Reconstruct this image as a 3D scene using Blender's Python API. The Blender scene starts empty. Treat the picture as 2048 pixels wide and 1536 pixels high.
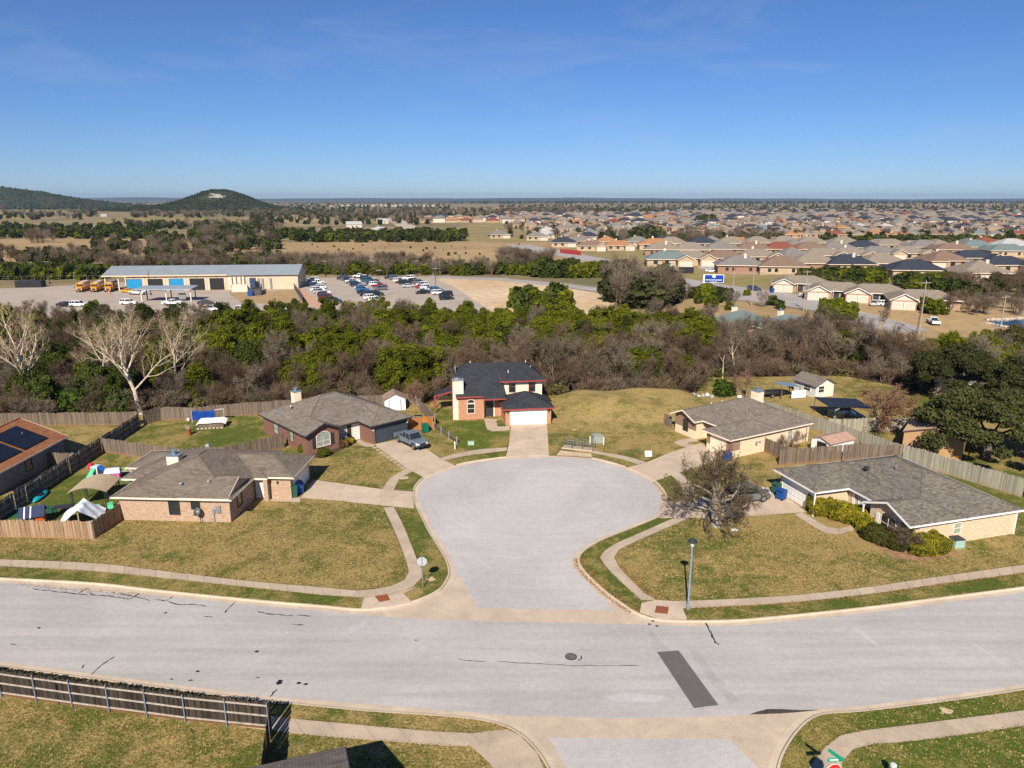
import bpy, bmesh, math, random
import numpy as np
from mathutils import Vector, Matrix, Quaternion
from math import sin, cos, pi, radians, atan2, hypot, sqrt

# ------------------------------------------------------------------ camera, sky, sun, exposure
SC = bpy.context.scene
COL = SC.collection
F_PX, HOR, CAM_H = 1440.0, 399.0, 30.0            # focal length (px of 2048), horizon row, camera height
PITCH = math.atan((768 - HOR) / F_PX)
SP, CP = sin(PITCH), cos(PITCH)
cam = bpy.data.cameras.new('camera'); cam_o = bpy.data.objects.new('camera', cam); COL.objects.link(cam_o)
cam.sensor_width = 36; cam.lens = 36 * F_PX / 2048; cam.clip_start = .5; cam.clip_end = 40000
cam_o.location = (0, 0, CAM_H); cam_o.rotation_euler = (pi / 2 - PITCH, 0, 0)
SC.camera = cam_o

SUN_EL, SUN_AZ = radians(37.5), radians(191)      # sun behind the camera, a little to the left
w = bpy.data.worlds.new('World'); SC.world = w; w.use_nodes = True
wn, wl = w.node_tree.nodes, w.node_tree.links
bg = wn['Background']; sky = wn.new('ShaderNodeTexSky'); sky.sky_type = 'NISHITA'
sky.sun_disc = False; sky.sun_elevation = SUN_EL; sky.sun_rotation = SUN_AZ
sky.altitude = 300; sky.air_density = .9; sky.dust_density = 0; sky.ozone_density = 10
hsv = wn.new('ShaderNodeHueSaturation'); hsv.inputs['Saturation'].default_value = 1.0
tint = wn.new('ShaderNodeMix'); tint.data_type = 'RGBA'; tint.blend_type = 'MULTIPLY'; tint.inputs[0].default_value = 1; tint.inputs[7].default_value = (.95, .99, 1.12, 1)
wl.new(sky.outputs[0], tint.inputs[6]); wl.new(tint.outputs[2], hsv.inputs['Color'])
# faint cirrus: streaky noise over the whole dome
tc = wn.new('ShaderNodeTexCoord'); mp = wn.new('ShaderNodeMapping'); mp.inputs['Rotation'].default_value = (0, radians(14), radians(25))
mp.inputs['Scale'].default_value = (2.2, 5.0, 9.0)
nz = wn.new('ShaderNodeTexNoise'); nz.inputs['Scale'].default_value = 1.6; nz.inputs['Detail'].default_value = 8; nz.inputs['Roughness'].default_value = .62
nz.inputs['Distortion'].default_value = .6
cr = wn.new('ShaderNodeValToRGB'); cr.color_ramp.elements[0].position = .52; cr.color_ramp.elements[1].position = .8
cr.color_ramp.elements[1].color = (.19, .19, .19, 1)
mx = wn.new('ShaderNodeMix'); mx.data_type = 'RGBA'; mx.inputs[7].default_value = (6.5, 7.4, 8.6, 1)
wl.new(tc.outputs['Generated'], mp.inputs[0]); wl.new(mp.outputs[0], nz.inputs['Vector']); wl.new(nz.outputs[0], cr.inputs[0])
wl.new(cr.outputs[0], mx.inputs[0]); wl.new(hsv.outputs[0], mx.inputs[6]); wl.new(mx.outputs[2], bg.inputs[0])
bg.inputs[1].default_value = .057

sun = bpy.data.lights.new('sun', 'SUN'); sun.energy = 5.0; sun.angle = radians(.53); sun.color = (1, .91, .76)
sun_o = bpy.data.objects.new('sun', sun); COL.objects.link(sun_o)
sd = Vector((sin(SUN_AZ) * cos(SUN_EL), cos(SUN_AZ) * cos(SUN_EL), sin(SUN_EL)))
sun_o.rotation_euler = (-sd).to_track_quat('-Z', 'Y').to_euler(); sun_o.location = (-30, -60, 120)

vs = SC.view_settings; vs.view_transform = 'Standard'; vs.look = 'None'; vs.gamma = 1; vs.exposure = .6
vs.use_curve_mapping = False
SC.render.engine = 'CYCLES'
SC.cycles.max_bounces = 5; SC.cycles.diffuse_bounces = 3; SC.cycles.glossy_bounces = 2; SC.cycles.transmission_bounces = 2
SC.cycles.transparent_max_bounces = 4; SC.cycles.volume_bounces = 0; SC.cycles.caustics_reflective = False
SC.cycles.use_denoising = False; SC.cycles.sample_clamp_indirect = 4

# ------------------------------------------------------------------ picture geometry
def P(px, py, z=0.0):
    """ground point (on the plane z) seen at this pixel of the 2048 x 1536 photograph"""
    v = (py - 768) / F_PX; u = (px - 1024) / F_PX
    d = SP + CP * v; f = CP - SP * v; t = (CAM_H - z) / d
    return Vector((u * t, f * t, z))
def zat(py, Y):
    v = (py - 768) / F_PX
    return CAM_H - Y * (SP + CP * v) / (CP - SP * v)
def pix(p):
    dz = p[2] - CAM_H; zc = p[1] * CP - dz * SP; up = p[1] * SP + dz * CP
    return 1024 + F_PX * p[0] / zc, 768 - F_PX * up / zc
LZ = .12                                          # lawns lie one kerb above the street
RNG = random.Random(7)

def catmull(pts, n=6, closed=False):
    pts = [Vector(p) for p in pts]; out = []
    m = len(pts)
    for i in range(m if closed else m - 1):
        p1, p2 = pts[i], pts[(i + 1) % m]
        p0 = pts[i - 1] if (i > 0 or closed) else p1 * 2 - p2
        p3 = pts[(i + 2) % m] if (i + 2 < m or closed) else p2 * 2 - p1
        for k in range(n):
            t = k / n
            out.append(.5 * ((2 * p1) + (p2 - p0) * t + (2 * p0 - 5 * p1 + 4 * p2 - p3) * t * t + (3 * p1 - p0 - 3 * p2 + p3) * t ** 3))
    if not closed: out.append(pts[-1].copy())
    return out
def offset(line, d):
    """shift a polyline sideways in plan (positive = left of its direction)"""
    out = []
    for i, p in enumerate(line):
        a = line[max(0, i - 1)]; b = line[min(len(line) - 1, i + 1)]
        t = (b - a).to_2d()
        if t.length < 1e-6: t = Vector((1, 0))
        t.normalize()
        out.append(Vector((p.x - t.y * d, p.y + t.x * d, p.z)))
    return out
def resample(line, n):
    d = [0]
    for a, b in zip(line, line[1:]): d.append(d[-1] + (b - a).length)
    out = []; j = 0
    for i in range(n + 1):
        s = d[-1] * i / n
        while j < len(d) - 2 and d[j + 1] < s: j += 1
        seg = d[j + 1] - d[j]
        out.append(line[j].lerp(line[j + 1], 0 if seg < 1e-9 else (s - d[j]) / seg))
    return out
def length(line): return sum((b - a).length for a, b in zip(line, line[1:]))

# ------------------------------------------------------------------ mesh builder
class MB:
    def __init__(s): s.v = []; s.f = []
    def face(s, pts):
        n = len(s.v); s.v += [tuple(p) for p in pts]; s.f.append(tuple(range(n, n + len(pts)))); return s
    def hexa(s, b, t):
        n = len(s.v); s.v += [tuple(p) for p in b] + [tuple(p) for p in t]
        s.f += [(n + 3, n + 2, n + 1, n), (n + 4, n + 5, n + 6, n + 7)]
        for i in range(4):
            j = (i + 1) % 4; s.f.append((n + i, n + j, n + 4 + j, n + 4 + i))
        return s
    def box(s, x0, x1, y0, y1, z0, z1):
        return s.hexa([(x0, y0, z0), (x1, y0, z0), (x1, y1, z0), (x0, y1, z0)], [(x0, y0, z1), (x1, y0, z1), (x1, y1, z1), (x0, y1, z1)])
    def taper(s, x0, x1, y0, y1, z0, z1, k, ky=None):
        ky = k if ky is None else ky
        return s.hexa([(x0, y0, z0), (x1, y0, z0), (x1, y1, z0), (x0, y1, z0)],
                      [(x0 + k, y0 + ky, z1), (x1 - k, y0 + ky, z1), (x1 - k, y1 - ky, z1), (x0 + k, y1 - ky, z1)])
    def beam(s, a, b, w, h=None, up=(0, 0, 1)):
        a, b = Vector(a), Vector(b); h = w if h is None else h
        d = (b - a).normalized(); u = Vector(up)
        if abs(d.dot(u)) > .98: u = Vector((1, 0, 0))
        r = d.cross(u).normalized() * (w / 2); q = r.cross(d).normalized() * (h / 2)
        return s.hexa([a - r - q, a + r - q, a + r + q, a - r + q], [b - r - q, b + r - q, b + r + q, b - r + q])
    def prism(s, poly, z0, z1, bottom=True):
        n = len(s.v); m = len(poly)
        if sum(poly[i][0] * poly[(i + 1) % m][1] - poly[(i + 1) % m][0] * poly[i][1] for i in range(m)) < 0: poly = poly[::-1]
        s.v += [(p[0], p[1], z0) for p in poly] + [(p[0], p[1], z1) for p in poly]
        s.f.append(tuple(range(n + m, n + 2 * m)))
        if bottom: s.f.append(tuple(range(n + m - 1, n - 1, -1)))
        for i in range(m):
            j = (i + 1) % m; s.f.append((n + i, n + j, n + m + j, n + m + i))
        return s
    def prof(s, poly, y0, y1, inset=0.0):
        """side profile (x, z) extruded across y"""
        n = len(s.v); m = len(poly)
        s.v += [(p[0], y0, p[1]) for p in poly] + [(p[0], y1, p[1]) for p in poly]
        s.f.append(tuple(range(n, n + m))); s.f.append(tuple(range(n + 2 * m - 1, n + m - 1, -1)))
        for i in range(m):
            j = (i + 1) % m; s.f.append((n + j, n + i, n + m + i, n + m + j))
        return s
    def tube(s, pts, rad, n=6, cap=True):
        pts = [Vector(p) for p in pts]
        if not hasattr(rad, '__len__'): rad = [rad] * len(pts)
        base = len(s.v); prev = None
        for i, p in enumerate(pts):
            d = (pts[min(i + 1, len(pts) - 1)] - pts[max(0, i - 1)])
            d = d.normalized() if d.length > 1e-9 else Vector((0, 0, 1))
            if prev is None: prev = Vector((1, 0, 0)) if abs(d.x) < .9 else Vector((0, 1, 0))
            a = (prev - d * prev.dot(d)).normalized(); prev = a; b = d.cross(a)
            for k in range(n):
                t = 2 * pi * k / n; q = p + (a * cos(t) + b * sin(t)) * rad[i]; s.v.append((q.x, q.y, q.z))
        for i in range(len(pts) - 1):
            for k in range(n):
                j = (k + 1) % n; o = base + i * n
                s.f.append((o + k, o + j, o + n + j, o + n + k))
        if cap and n > 2:
            s.f.append(tuple(base + k for k in range(n - 1, -1, -1)))
            o = base + (len(pts) - 1) * n; s.f.append(tuple(o + k for k in range(n)))
        return s
    def cyl(s, x, y, z0, z1, r, n=12, r1=None): return s.tube([(x, y, z0), (x, y, z1)], [r, r if r1 is None else r1], n)
    def lathe(s, prof, n=14, c=(0, 0, 0)):
        base = len(s.v)
        for r, z in prof:
            for k in range(n): s.v.append((c[0] + r * cos(2 * pi * k / n), c[1] + r * sin(2 * pi * k / n), c[2] + z))
        for i in range(len(prof) - 1):
            for k in range(n):
                j = (k + 1) % n; o = base + i * n; s.f.append((o + k, o + j, o + n + j, o + n + k))
        o = base + (len(prof) - 1) * n
        s.f.append(tuple(o + k for k in range(n))); s.f.append(tuple(base + k for k in range(n - 1, -1, -1)))
        return s
    def ribbon(s, A, B, z=None):
        n = len(s.v)
        for a, b in zip(A, B):
            s.v.append((a[0], a[1], a[2] if z is None else z)); s.v.append((b[0], b[1], b[2] if z is None else z))
        for i in range(len(A) - 1): s.f.append((n + 2 * i, n + 2 * i + 2, n + 2 * i + 3, n + 2 * i + 1))
        return s
    def loft(s, rings, cap=True):
        n = len(rings[0]); base = len(s.v)
        for r in rings: s.v += [tuple(p) for p in r]
        for i in range(len(rings) - 1):
            for k in range(n):
                j = (k + 1) % n; o = base + i * n; s.f.append((o + k, o + j, o + n + j, o + n + k))
        if cap:
            s.f.append(tuple(base + k for k in range(n - 1, -1, -1))); o = base + (len(rings) - 1) * n; s.f.append(tuple(o + k for k in range(n)))
        return s
    def move(s, d): s.v = [(a + d[0], b + d[1], c + d[2]) for a, b, c in s.v]; return s
    def mesh(s, name, smooth=False, up=False):
        me = bpy.data.meshes.new(name); me.from_pydata(s.v, [], s.f)
        bm = bmesh.new(); bm.from_mesh(me)
        if up:
            bm.normal_update()
            bmesh.ops.reverse_faces(bm, faces=[f for f in bm.faces if f.normal.z < 0])
        elif len(bm.faces) < 20000: bmesh.ops.recalc_face_normals(bm, faces=bm.faces)
        bm.normal_update(); uvl = bm.loops.layers.uv.new('m')
        for f in bm.faces:                          # uv in metres: u level along the face, v up its slope
            n = f.normal; t = Vector((-n.y, n.x, 0))
            t = t.normalized() if t.length > .02 else Vector((1, 0, 0)); b = n.cross(t)
            f.smooth = smooth
            for l in f.loops: c = l.vert.co; l[uvl].uv = (c.dot(t), c.dot(b))
        bm.to_mesh(me); bm.free(); return me
    def build(s, name, mat, parent=None, loc=None, rot=0, smooth=False, up=False):
        return link(name, s.mesh(name, smooth, up), mat, parent, loc, rot)

def link(name, me, mat=None, parent=None, loc=None, rot=0):
    if mat is not None and len(me.materials) == 0: me.materials.append(mat)
    o = bpy.data.objects.new(name, me); COL.objects.link(o)
    if parent is not None: o.parent = parent
    if loc is not None: o.location = loc
    if rot: o.rotation_euler = (0, 0, rot)
    return o
def setmat(o, m, i=0):
    o.material_slots[i].link = 'OBJECT'; o.material_slots[i].material = m
def tag(o, label=None, cat=None, group=None, kind=None):
    if label: o['label'] = label
    if cat: o['category'] = cat
    if group: o['group'] = group
    if kind: o['kind'] = kind
    return o
def thing(name, label, cat, loc=(0, 0, 0), rot=0, group=None):
    o = bpy.data.objects.new(name, None); COL.objects.link(o); o.empty_display_size = .3
    o.location = loc; o.rotation_euler = (0, 0, rot); return tag(o, label, cat, group)
KIDS = {}
def children(o): return [c for c in COL.objects if c.parent == o]
def tree_of(root):
    """(object, [(child, [grandchildren])]) collected once for a prototype"""
    ch = [c for c in COL.objects if c.parent is not None and (c.parent == root or c.parent.parent == root)]
    return root, [(c, [g for g in ch if g.parent == c]) for c in ch if c.parent == root]
def copy_tree(proto, loc, rot=0, scale=None, label=None, group=None, parts=True):
    root, kids = proto
    r = root.copy(); COL.objects.link(r); r.location = loc; r.rotation_euler = (0, 0, rot)
    if scale is not None: r.scale = scale if hasattr(scale, '__len__') else (scale,) * 3
    if label: r['label'] = label
    if group: r['group'] = group
    out = {}
    if parts:
        for c, gs in kids:
            k = c.copy(); COL.objects.link(k); k.parent = r; out.setdefault(c.name.split('.')[0], []).append(k)
            for g in gs:
                q = g.copy(); COL.objects.link(q); q.parent = k; out.setdefault(g.name.split('.')[0], []).append(q)
    return r, out
def structure(o): o['kind'] = 'structure'; return o

def poly_sheet(name, pts, z, mat, kind='structure', hole=None):
    """flat sheet from an outline (plan points)"""
    bm = bmesh.new(); vs_ = [bm.verts.new((p[0], p[1], z)) for p in pts]
    es = [bm.edges.new((vs_[i], vs_[(i + 1) % len(vs_)])) for i in range(len(vs_))]
    bmesh.ops.triangle_fill(bm, use_beauty=True, use_dissolve=False, edges=es)
    bm.normal_update(); bmesh.ops.reverse_faces(bm, faces=[f for f in bm.faces if f.normal.z < 0])
    me = bpy.data.meshes.new(name); bm.to_mesh(me); bm.free()
    o = link(name, me, mat)
    if kind: o['kind'] = kind
    return o
ORD = ['', 'first', 'second', 'third', 'fourth', 'fifth', 'sixth', 'seventh', 'eighth', 'ninth', 'tenth', 'eleventh', 'twelfth', 'thirteenth',
       'fourteenth', 'fifteenth', 'sixteenth', 'seventeenth', 'eighteenth', 'nineteenth', 'twentieth']
# ------------------------------------------------------------------ materials
class NT:
    def __init__(s, name):
        s.m = bpy.data.materials.new(name); s.m.use_nodes = True
        s.n = s.m.node_tree.nodes; s.l = s.m.node_tree.links; s.p = s.n['Principled BSDF']; s.out = s.n['Material Output']
    def new(s, t, **k):
        x = s.n.new('ShaderNode' + t)
        for a, b in k.items(): setattr(x, a, b)
        return x
    def to(s, a, b): s.l.new(a, b)
    def pos(s, scale=(1, 1, 1), src='world', rot=0):
        if src == 'world': o = s.new('NewGeometry').outputs['Position']
        elif src == 'uv': o = s.new('UVMap').outputs[0]
        else: o = s.new('TexCoord').outputs['Object']
        m = s.new('Mapping'); m.inputs['Scale'].default_value = scale; m.inputs['Rotation'].default_value = (0, 0, rot); s.to(o, m.inputs[0]); return m.outputs[0]
    def noise(s, vec, scale, detail=3, rough=.55, dist=0):
        x = s.new('TexNoise'); x.inputs['Scale'].default_value = scale; x.inputs['Detail'].default_value = detail
        x.inputs['Roughness'].default_value = rough; x.inputs['Distortion'].default_value = dist
        if vec is not None: s.to(vec, x.inputs['Vector'])
        return x.outputs[0]
    def ramp(s, fac, a, b, ca=(0, 0, 0), cb=(1, 1, 1)):
        r = s.new('ValToRGB'); r.color_ramp.elements[0].position = a; r.color_ramp.elements[1].position = b
        r.color_ramp.elements[0].color = (*ca, 1); r.color_ramp.elements[1].color = (*cb, 1); s.to(fac, r.inputs[0]); return r.outputs[0]
    def mix(s, fac, a, b, mode='MIX'):
        x = s.new('Mix', data_type='RGBA', blend_type=mode)
        for i, q in ((0, fac), (6, a), (7, b)):
            if hasattr(q, 'is_output'): s.to(q, x.inputs[i])
            elif i == 0: x.inputs[0].default_value = q
            else: x.inputs[i].default_value = (*q, 1) if len(q) == 3 else q
        return x.outputs[2]
    def math(s, op, a, b=None, c=None):
        x = s.new('Math', operation=op)
        for i, q in enumerate((a, b, c)):
            if q is None: continue
            if hasattr(q, 'is_output'): s.to(q, x.inputs[i])
            else: x.inputs[i].default_value = q
        return x.outputs[0]
    def rand(s): return s.new('ObjectInfo').outputs['Random']
    def bump(s, h, strength=.3, dist=.02):
        b = s.new('Bump'); b.inputs['Strength'].default_value = strength; b.inputs['Distance'].default_value = dist
        s.to(h, b.inputs['Height']); s.to(b.outputs[0], s.p.inputs['Normal'])
    def done(s, col, rough=.85, spec=.3, metal=0):
        if hasattr(col, 'is_output'): s.to(col, s.p.inputs['Base Color'])
        else: s.p.inputs['Base Color'].default_value = (*col, 1)
        s.p.inputs['Roughness'].default_value = rough; s.p.inputs['Specular IOR Level'].default_value = spec; s.p.inputs['Metallic'].default_value = metal
        return s.m
MATS = {}
def M(name, c, var=.12, scale=3, rough=.7, spec=.35, metal=0, orand=0.0, src='obj', c2=None, bump=0):
    """plain painted / solid surface with a little uneven wear"""
    if name in MATS: return MATS[name]
    t = NT(name); v = t.pos(src=src); n = t.noise(v, scale, 5, .6)
    dark = c2 if c2 else tuple(x * (1 - 2 * var) for x in c)
    col = t.mix(t.ramp(n, .3, .72), dark, tuple(min(1, x * (1 + var)) for x in c))
    if orand:
        f = t.math('MULTIPLY_ADD', t.rand(), 2 * orand, 1 - orand)
        g = t.new('CombineColor'); [t.to(f, g.inputs[i]) for i in range(3)]
        col = t.mix(1, col, g.outputs[0], 'MULTIPLY')
    if bump: t.bump(n, bump)
    MATS[name] = t.done(col, rough, spec, metal); return MATS[name]

def grass_mat(name, straw, green, soil, bias=0.0, bigs=.05):
    t = NT(name); v = t.pos()
    n1 = t.noise(v, bigs, 4, .6); n2 = t.noise(v, .33, 5, .7, .6); n3 = t.noise(v, 5.5, 4, .75); n4 = t.noise(v, 1.5, 4, .72, .4)
    a = t.math('ADD', t.math('MULTIPLY', n1, 1.3), t.math('MULTIPLY', n2, 1.3)); a = t.math('ADD', a, t.math('MULTIPLY', n3, .5)); a = t.math('ADD', a, t.math('MULTIPLY', n4, .6))
    fm = t.new('MapRange'); fm.inputs[1].default_value = 1.66; fm.inputs[2].default_value = 1.98; t.to(t.math('ADD', a, bias), fm.inputs[0])
    col = t.mix(fm.outputs[0], green, straw)
    pale = t.ramp(t.noise(v, .55, 5, .75, 1.2), .56, .72); col = t.mix(t.math('MULTIPLY', pale, .55), col, tuple(min(1, x * 1.25) for x in straw))
    bare = t.ramp(t.noise(v, .23, 6, .72, .9), .67, .75); col = t.mix(t.math('MULTIPLY', bare, .7), col, soil)
    sp = t.ramp(n3, .3, .72, (.68, .69, .68), (1.22, 1.2, 1.12)); col = t.mix(1, col, sp, 'MULTIPLY')
    ns = t.noise(t.pos((1, .75, 1)), 8.0, 3, .85); sp2 = t.ramp(ns, .36, .66, (.6, .62, .6), (1.32, 1.28, 1.16)); col = t.mix(1, col, sp2, 'MULTIPLY')
    t.bump(t.math('ADD', n3, ns), 1.0, .09)
    return t.done(col, .95, .1)
GRASS = grass_mat('lawn_grass', (.39, .28, .125), (.125, .142, .034), (.46, .34, .21), .0)
GRASS_FRESH = grass_mat('fresh_lawn_grass', (.30, .235, .085), (.105, .145, .026), (.36, .26, .14), -.1, .09)
GRASS_VERGE = grass_mat('verge_grass', (.33, .25, .10), (.105, .135, .028), (.40, .27, .14), -.1, .12)
GRASS_DRY = grass_mat('dormant_grass', (.38, .28, .125), (.15, .15, .045), (.42, .30, .17), .12)

def asphalt_mat(name, c, streak=.12):
    t = NT(name); v = t.pos()
    big = t.noise(v, .11, 5, .6, .4); st = t.noise(t.pos((.05, .75, 1), rot=radians(4)), 1.4, 4, .55); fine = t.noise(v, 16, 3, .75); mid = t.noise(v, 2.2, 5, .65)
    col = t.mix(t.ramp(big, .3, .7), tuple(x * .86 for x in c), tuple(x * 1.08 for x in c))
    col = t.mix(t.math('MULTIPLY', t.ramp(st, .42, .68), streak * 4), col, tuple(x * .72 for x in c))
    col = t.mix(1, col, t.ramp(fine, .3, .7, (.76, .76, .77), (1.2, 1.2, 1.19)), 'MULTIPLY')
    col = t.mix(1, col, t.ramp(mid, .25, .75, (.9, .9, .9), (1.07, 1.07, 1.07)), 'MULTIPLY')
    t.bump(fine, .35, .012); return t.done(col, .9, .25)
ASPHALT = asphalt_mat('worn_asphalt', (.435, .413, .402), .14)
def bulb_mat():
    """turning-circle wear: faint rings scrubbed round the middle of the bulb"""
    c = (.47, .448, .442); t = asphalt_mat('cul_de_sac_asphalt', c, .03); n = NT('x'); n.m = t; n.n = t.node_tree.nodes; n.l = t.node_tree.links; n.p = n.n['Principled BSDF']
    g = n.new('NewGeometry'); sb = n.new('VectorMath', operation='SUBTRACT'); n.to(g.outputs['Position'], sb.inputs[0]); q = P(1072, 990); sb.inputs[1].default_value = (q.x, q.y, 0); sp = n.new('SeparateXYZ'); n.to(sb.outputs[0], sp.inputs[0])
    r = n.math('SQRT', n.math('ADD', n.math('POWER', sp.outputs[0], 2), n.math('POWER', sp.outputs[1], 2))); an = n.math('ARCTAN2', sp.outputs[1], sp.outputs[0]); cx = n.new('CombineXYZ'); n.to(n.math('MULTIPLY', r, 1.5), cx.inputs[0]); n.to(n.math('MULTIPLY', an, 1.6), cx.inputs[1])
    k = n.noise(cx.outputs[0], 1.3, 6, .7, 1.2); old = n.p.inputs['Base Color'].links[0].from_socket; n.to(n.mix(1, old, n.ramp(k, .3, .7, (.91, .91, .915), (1.05, 1.045, 1.045)), 'MULTIPLY'), n.p.inputs['Base Color']); return t
ASPHALT2 = bulb_mat()
PATCH = asphalt_mat('patch_asphalt', (.125, .118, .115), .03)
TAR = M('crack_tar', (.022, .022, .026), .2, 6, .5)
LOT = asphalt_mat('lot_asphalt', (.40, .335, .285), .05)
ROADFAR = asphalt_mat('far_road', (.36, .335, .32), .1)

def concrete_mat(name, c, orand=.07):
    t = NT(name); v = t.pos(); a = t.noise(v, .5, 6, .7, .5); b = t.noise(v, 9, 4, .7); s_ = t.noise(v, 2.1, 5, .7, 1)
    col = t.mix(t.ramp(a, .32, .68), tuple(x * .82 for x in c), tuple(x * 1.1 for x in c))
    col = t.mix(t.math('MULTIPLY', t.ramp(s_, .58, .72), .38), col, (c[0] * .6, c[1] * .56, c[2] * .5))
    col = t.mix(1, col, t.ramp(b, .3, .7, (.86, .86, .86), (1.1, 1.1, 1.1)), 'MULTIPLY')
    f = t.math('MULTIPLY_ADD', t.rand(), 2 * orand, 1 - orand); g = t.new('CombineColor'); [t.to(f, g.inputs[i]) for i in range(3)]
    col = t.mix(1, col, g.outputs[0], 'MULTIPLY'); t.bump(b, .25, .01); return t.done(col, .9, .2)
CONC = concrete_mat('tan_concrete', (.50, .405, .315), .03)
WALK = concrete_mat('sidewalk_concrete', (.45, .36, .275), .05)
DRIVE = concrete_mat('driveway_concrete', (.51, .405, .31), .06)
KERB = concrete_mat('kerb_concrete', (.52, .425, .33), .03)
JOINT = M('joint_dirt', (.16, .12, .08), .25, 3, .95)

def shingle_mat(name, c, c2, c3=None):
    t = NT(name); uv = t.pos(src='uv')
    b = t.new('TexBrick'); b.inputs['Scale'].default_value = 1; b.inputs['Brick Width'].default_value = .34; b.inputs['Row Height'].default_value = .145
    b.inputs['Mortar Size'].default_value = .012; b.inputs['Mortar Smooth'].default_value = .3; b.inputs['Bias'].default_value = -.1
    b.inputs['Color1'].default_value = (*c, 1); b.inputs['Color2'].default_value = (*c2, 1); b.inputs['Mortar'].default_value = (*[x * .55 for x in c2], 1); t.to(uv, b.inputs[0])
    n = t.noise(t.pos((.55, 2.0, 1), 'uv'), 1.5, 5, .75); col = t.mix(1, b.outputs[0], t.ramp(n, .32, .68, (.62, .62, .63), (1.34, 1.31, 1.27)), 'MULTIPLY')
    n2 = t.noise(t.pos((.35, .8, 1), 'uv'), 1.0, 4, .6); col = t.mix(t.ramp(n2, .4, .7), col, t.mix(.5, col, c3 or c))
    t.bump(b.outputs[1], .5, -.02); return t.done(col, .93, .15)
SH_TAUPE = shingle_mat('taupe_shingles', (.20, .165, .135), (.13, .108, .09), (.22, .19, .16))
SH_GREY = shingle_mat('grey_shingles', (.175, .16, .15), (.085, .078, .074), (.17, .16, .155))
SH_GREYB = shingle_mat('brown_grey_shingles', (.215, .185, .158), (.135, .115, .10), (.22, .195, .17))
SH_SPECK = shingle_mat('speckled_grey_shingles', (.225, .195, .155), (.095, .09, .085), (.16, .15, .14))
SH_BLACK = shingle_mat('charcoal_shingles', (.042, .047, .058), (.026, .029, .037), (.05, .053, .06))
SH_RUST = shingle_mat('rust_shingles', (.34, .145, .075), (.24, .10, .05), (.32, .15, .08))
FAR_ROOFS = {'tan': shingle_mat('tan_far_shingles', (.27, .225, .18), (.20, .17, .14)), 'grey': shingle_mat('grey_far_shingles', (.215, .20, .19), (.16, .15, .14)),
             'brown': shingle_mat('brown_far_shingles', (.225, .155, .115), (.165, .11, .085)), 'red': shingle_mat('red_far_shingles', (.24, .085, .055), (.17, .06, .04)),
             'charcoal': shingle_mat('navy_far_shingles', (.045, .053, .075), (.03, .035, .05)), 'orange': shingle_mat('orange_far_shingles', (.38, .20, .10), (.3, .15, .075)),
             'teal': shingle_mat('teal_far_shingles', (.17, .215, .215), (.12, .16, .16)), 'pale': shingle_mat('pale_far_shingles', (.42, .42, .42), (.36, .36, .36))}

def brick_mat(name, c, c2, mortar, big=1.0):
    t = NT(name); uv = t.pos(src='uv'); b = t.new('TexBrick'); b.inputs['Scale'].default_value = 1; b.inputs['Brick Width'].default_value = .21 * big
    b.inputs['Row Height'].default_value = .072 * big; b.inputs['Mortar Size'].default_value = .009 * big; b.inputs['Mortar Smooth'].default_value = .2
    b.inputs['Color1'].default_value = (*c, 1); b.inputs['Color2'].default_value = (*c2, 1); b.inputs['Mortar'].default_value = (*mortar, 1); t.to(uv, b.inputs[0])
    n = t.noise(t.pos((2.2, 5.5, 1), 'uv'), 1.1, 4, .75); col = t.mix(1, b.outputs[0], t.ramp(n, .3, .7, (.68, .64, .6), (1.2, 1.18, 1.16)), 'MULTIPLY')
    t.bump(b.outputs[1], .5, -.012); return t.done(col, .9, .2)
BR_TAN = brick_mat('tan_brick', (.47, .335, .245), (.36, .23, .165), (.50, .41, .32))
BR_RED = brick_mat('red_brown_brick', (.23, .095, .068), (.13, .065, .055), (.29, .20, .16))
BR_ORANGE = brick_mat('orange_brick', (.50, .235, .135), (.40, .175, .10), (.52, .36, .26))
BR_MIX = brick_mat('mixed_brick', (.31, .16, .11), (.20, .115, .085), (.42, .34, .27))
BR_CREAM = brick_mat('cream_brick', (.66, .52, .36), (.58, .45, .31), (.66, .55, .42))
def siding_mat(name, c, row=.2, depth=.5):
    t = NT(name); uv = t.pos(src='uv'); s = t.new('SeparateXYZ'); t.to(uv, s.inputs[0])
    fr = t.math('FRACT', t.math('DIVIDE', s.outputs[1], row)); n = t.noise(t.pos((.6, 4, 1), 'uv'), 1.2, 4, .6)
    col = t.mix(1, c, t.ramp(n, .3, .7, (.88, .88, .87), (1.06, 1.06, 1.06)), 'MULTIPLY'); col = t.mix(t.ramp(fr, .0, .12, (.55, .55, .55), (0, 0, 0)), col, tuple(x * .6 for x in c))
    t.bump(fr, depth, .02); return t.done(col, .7, .3)
def vrib_mat(name, c, pitch=.3, rough=.5, spec=.4, metal=0):
    t = NT(name); uv = t.pos(src='uv'); s = t.new('SeparateXYZ'); t.to(uv, s.inputs[0]); fr = t.math('FRACT', t.math('DIVIDE', s.outputs[0], pitch))
    n = t.noise(t.pos((1.5, .4, 1), 'uv'), .8, 4, .6); col = t.mix(1, c, t.ramp(n, .3, .7, (.88, .88, .87), (1.06, 1.06, 1.06)), 'MULTIPLY')
    col = t.mix(t.ramp(fr, .0, .16, (.6, .6, .6), (0, 0, 0)), col, tuple(x * .62 for x in c)); t.bump(fr, .3, .02); return t.done(col, rough, spec, metal)
STUCCO = siding_mat('cream_siding', (.74, .585, .42), .2, .25)
STUCCO_W = siding_mat('pale_cream_siding', (.80, .67, .50), .22, .25)
WHITE = M('white_paint', (.80, .78, .73), .05, 2, .5)
TRIMW = M('white_trim', (.82, .80, .76), .04, 2, .5)
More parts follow.
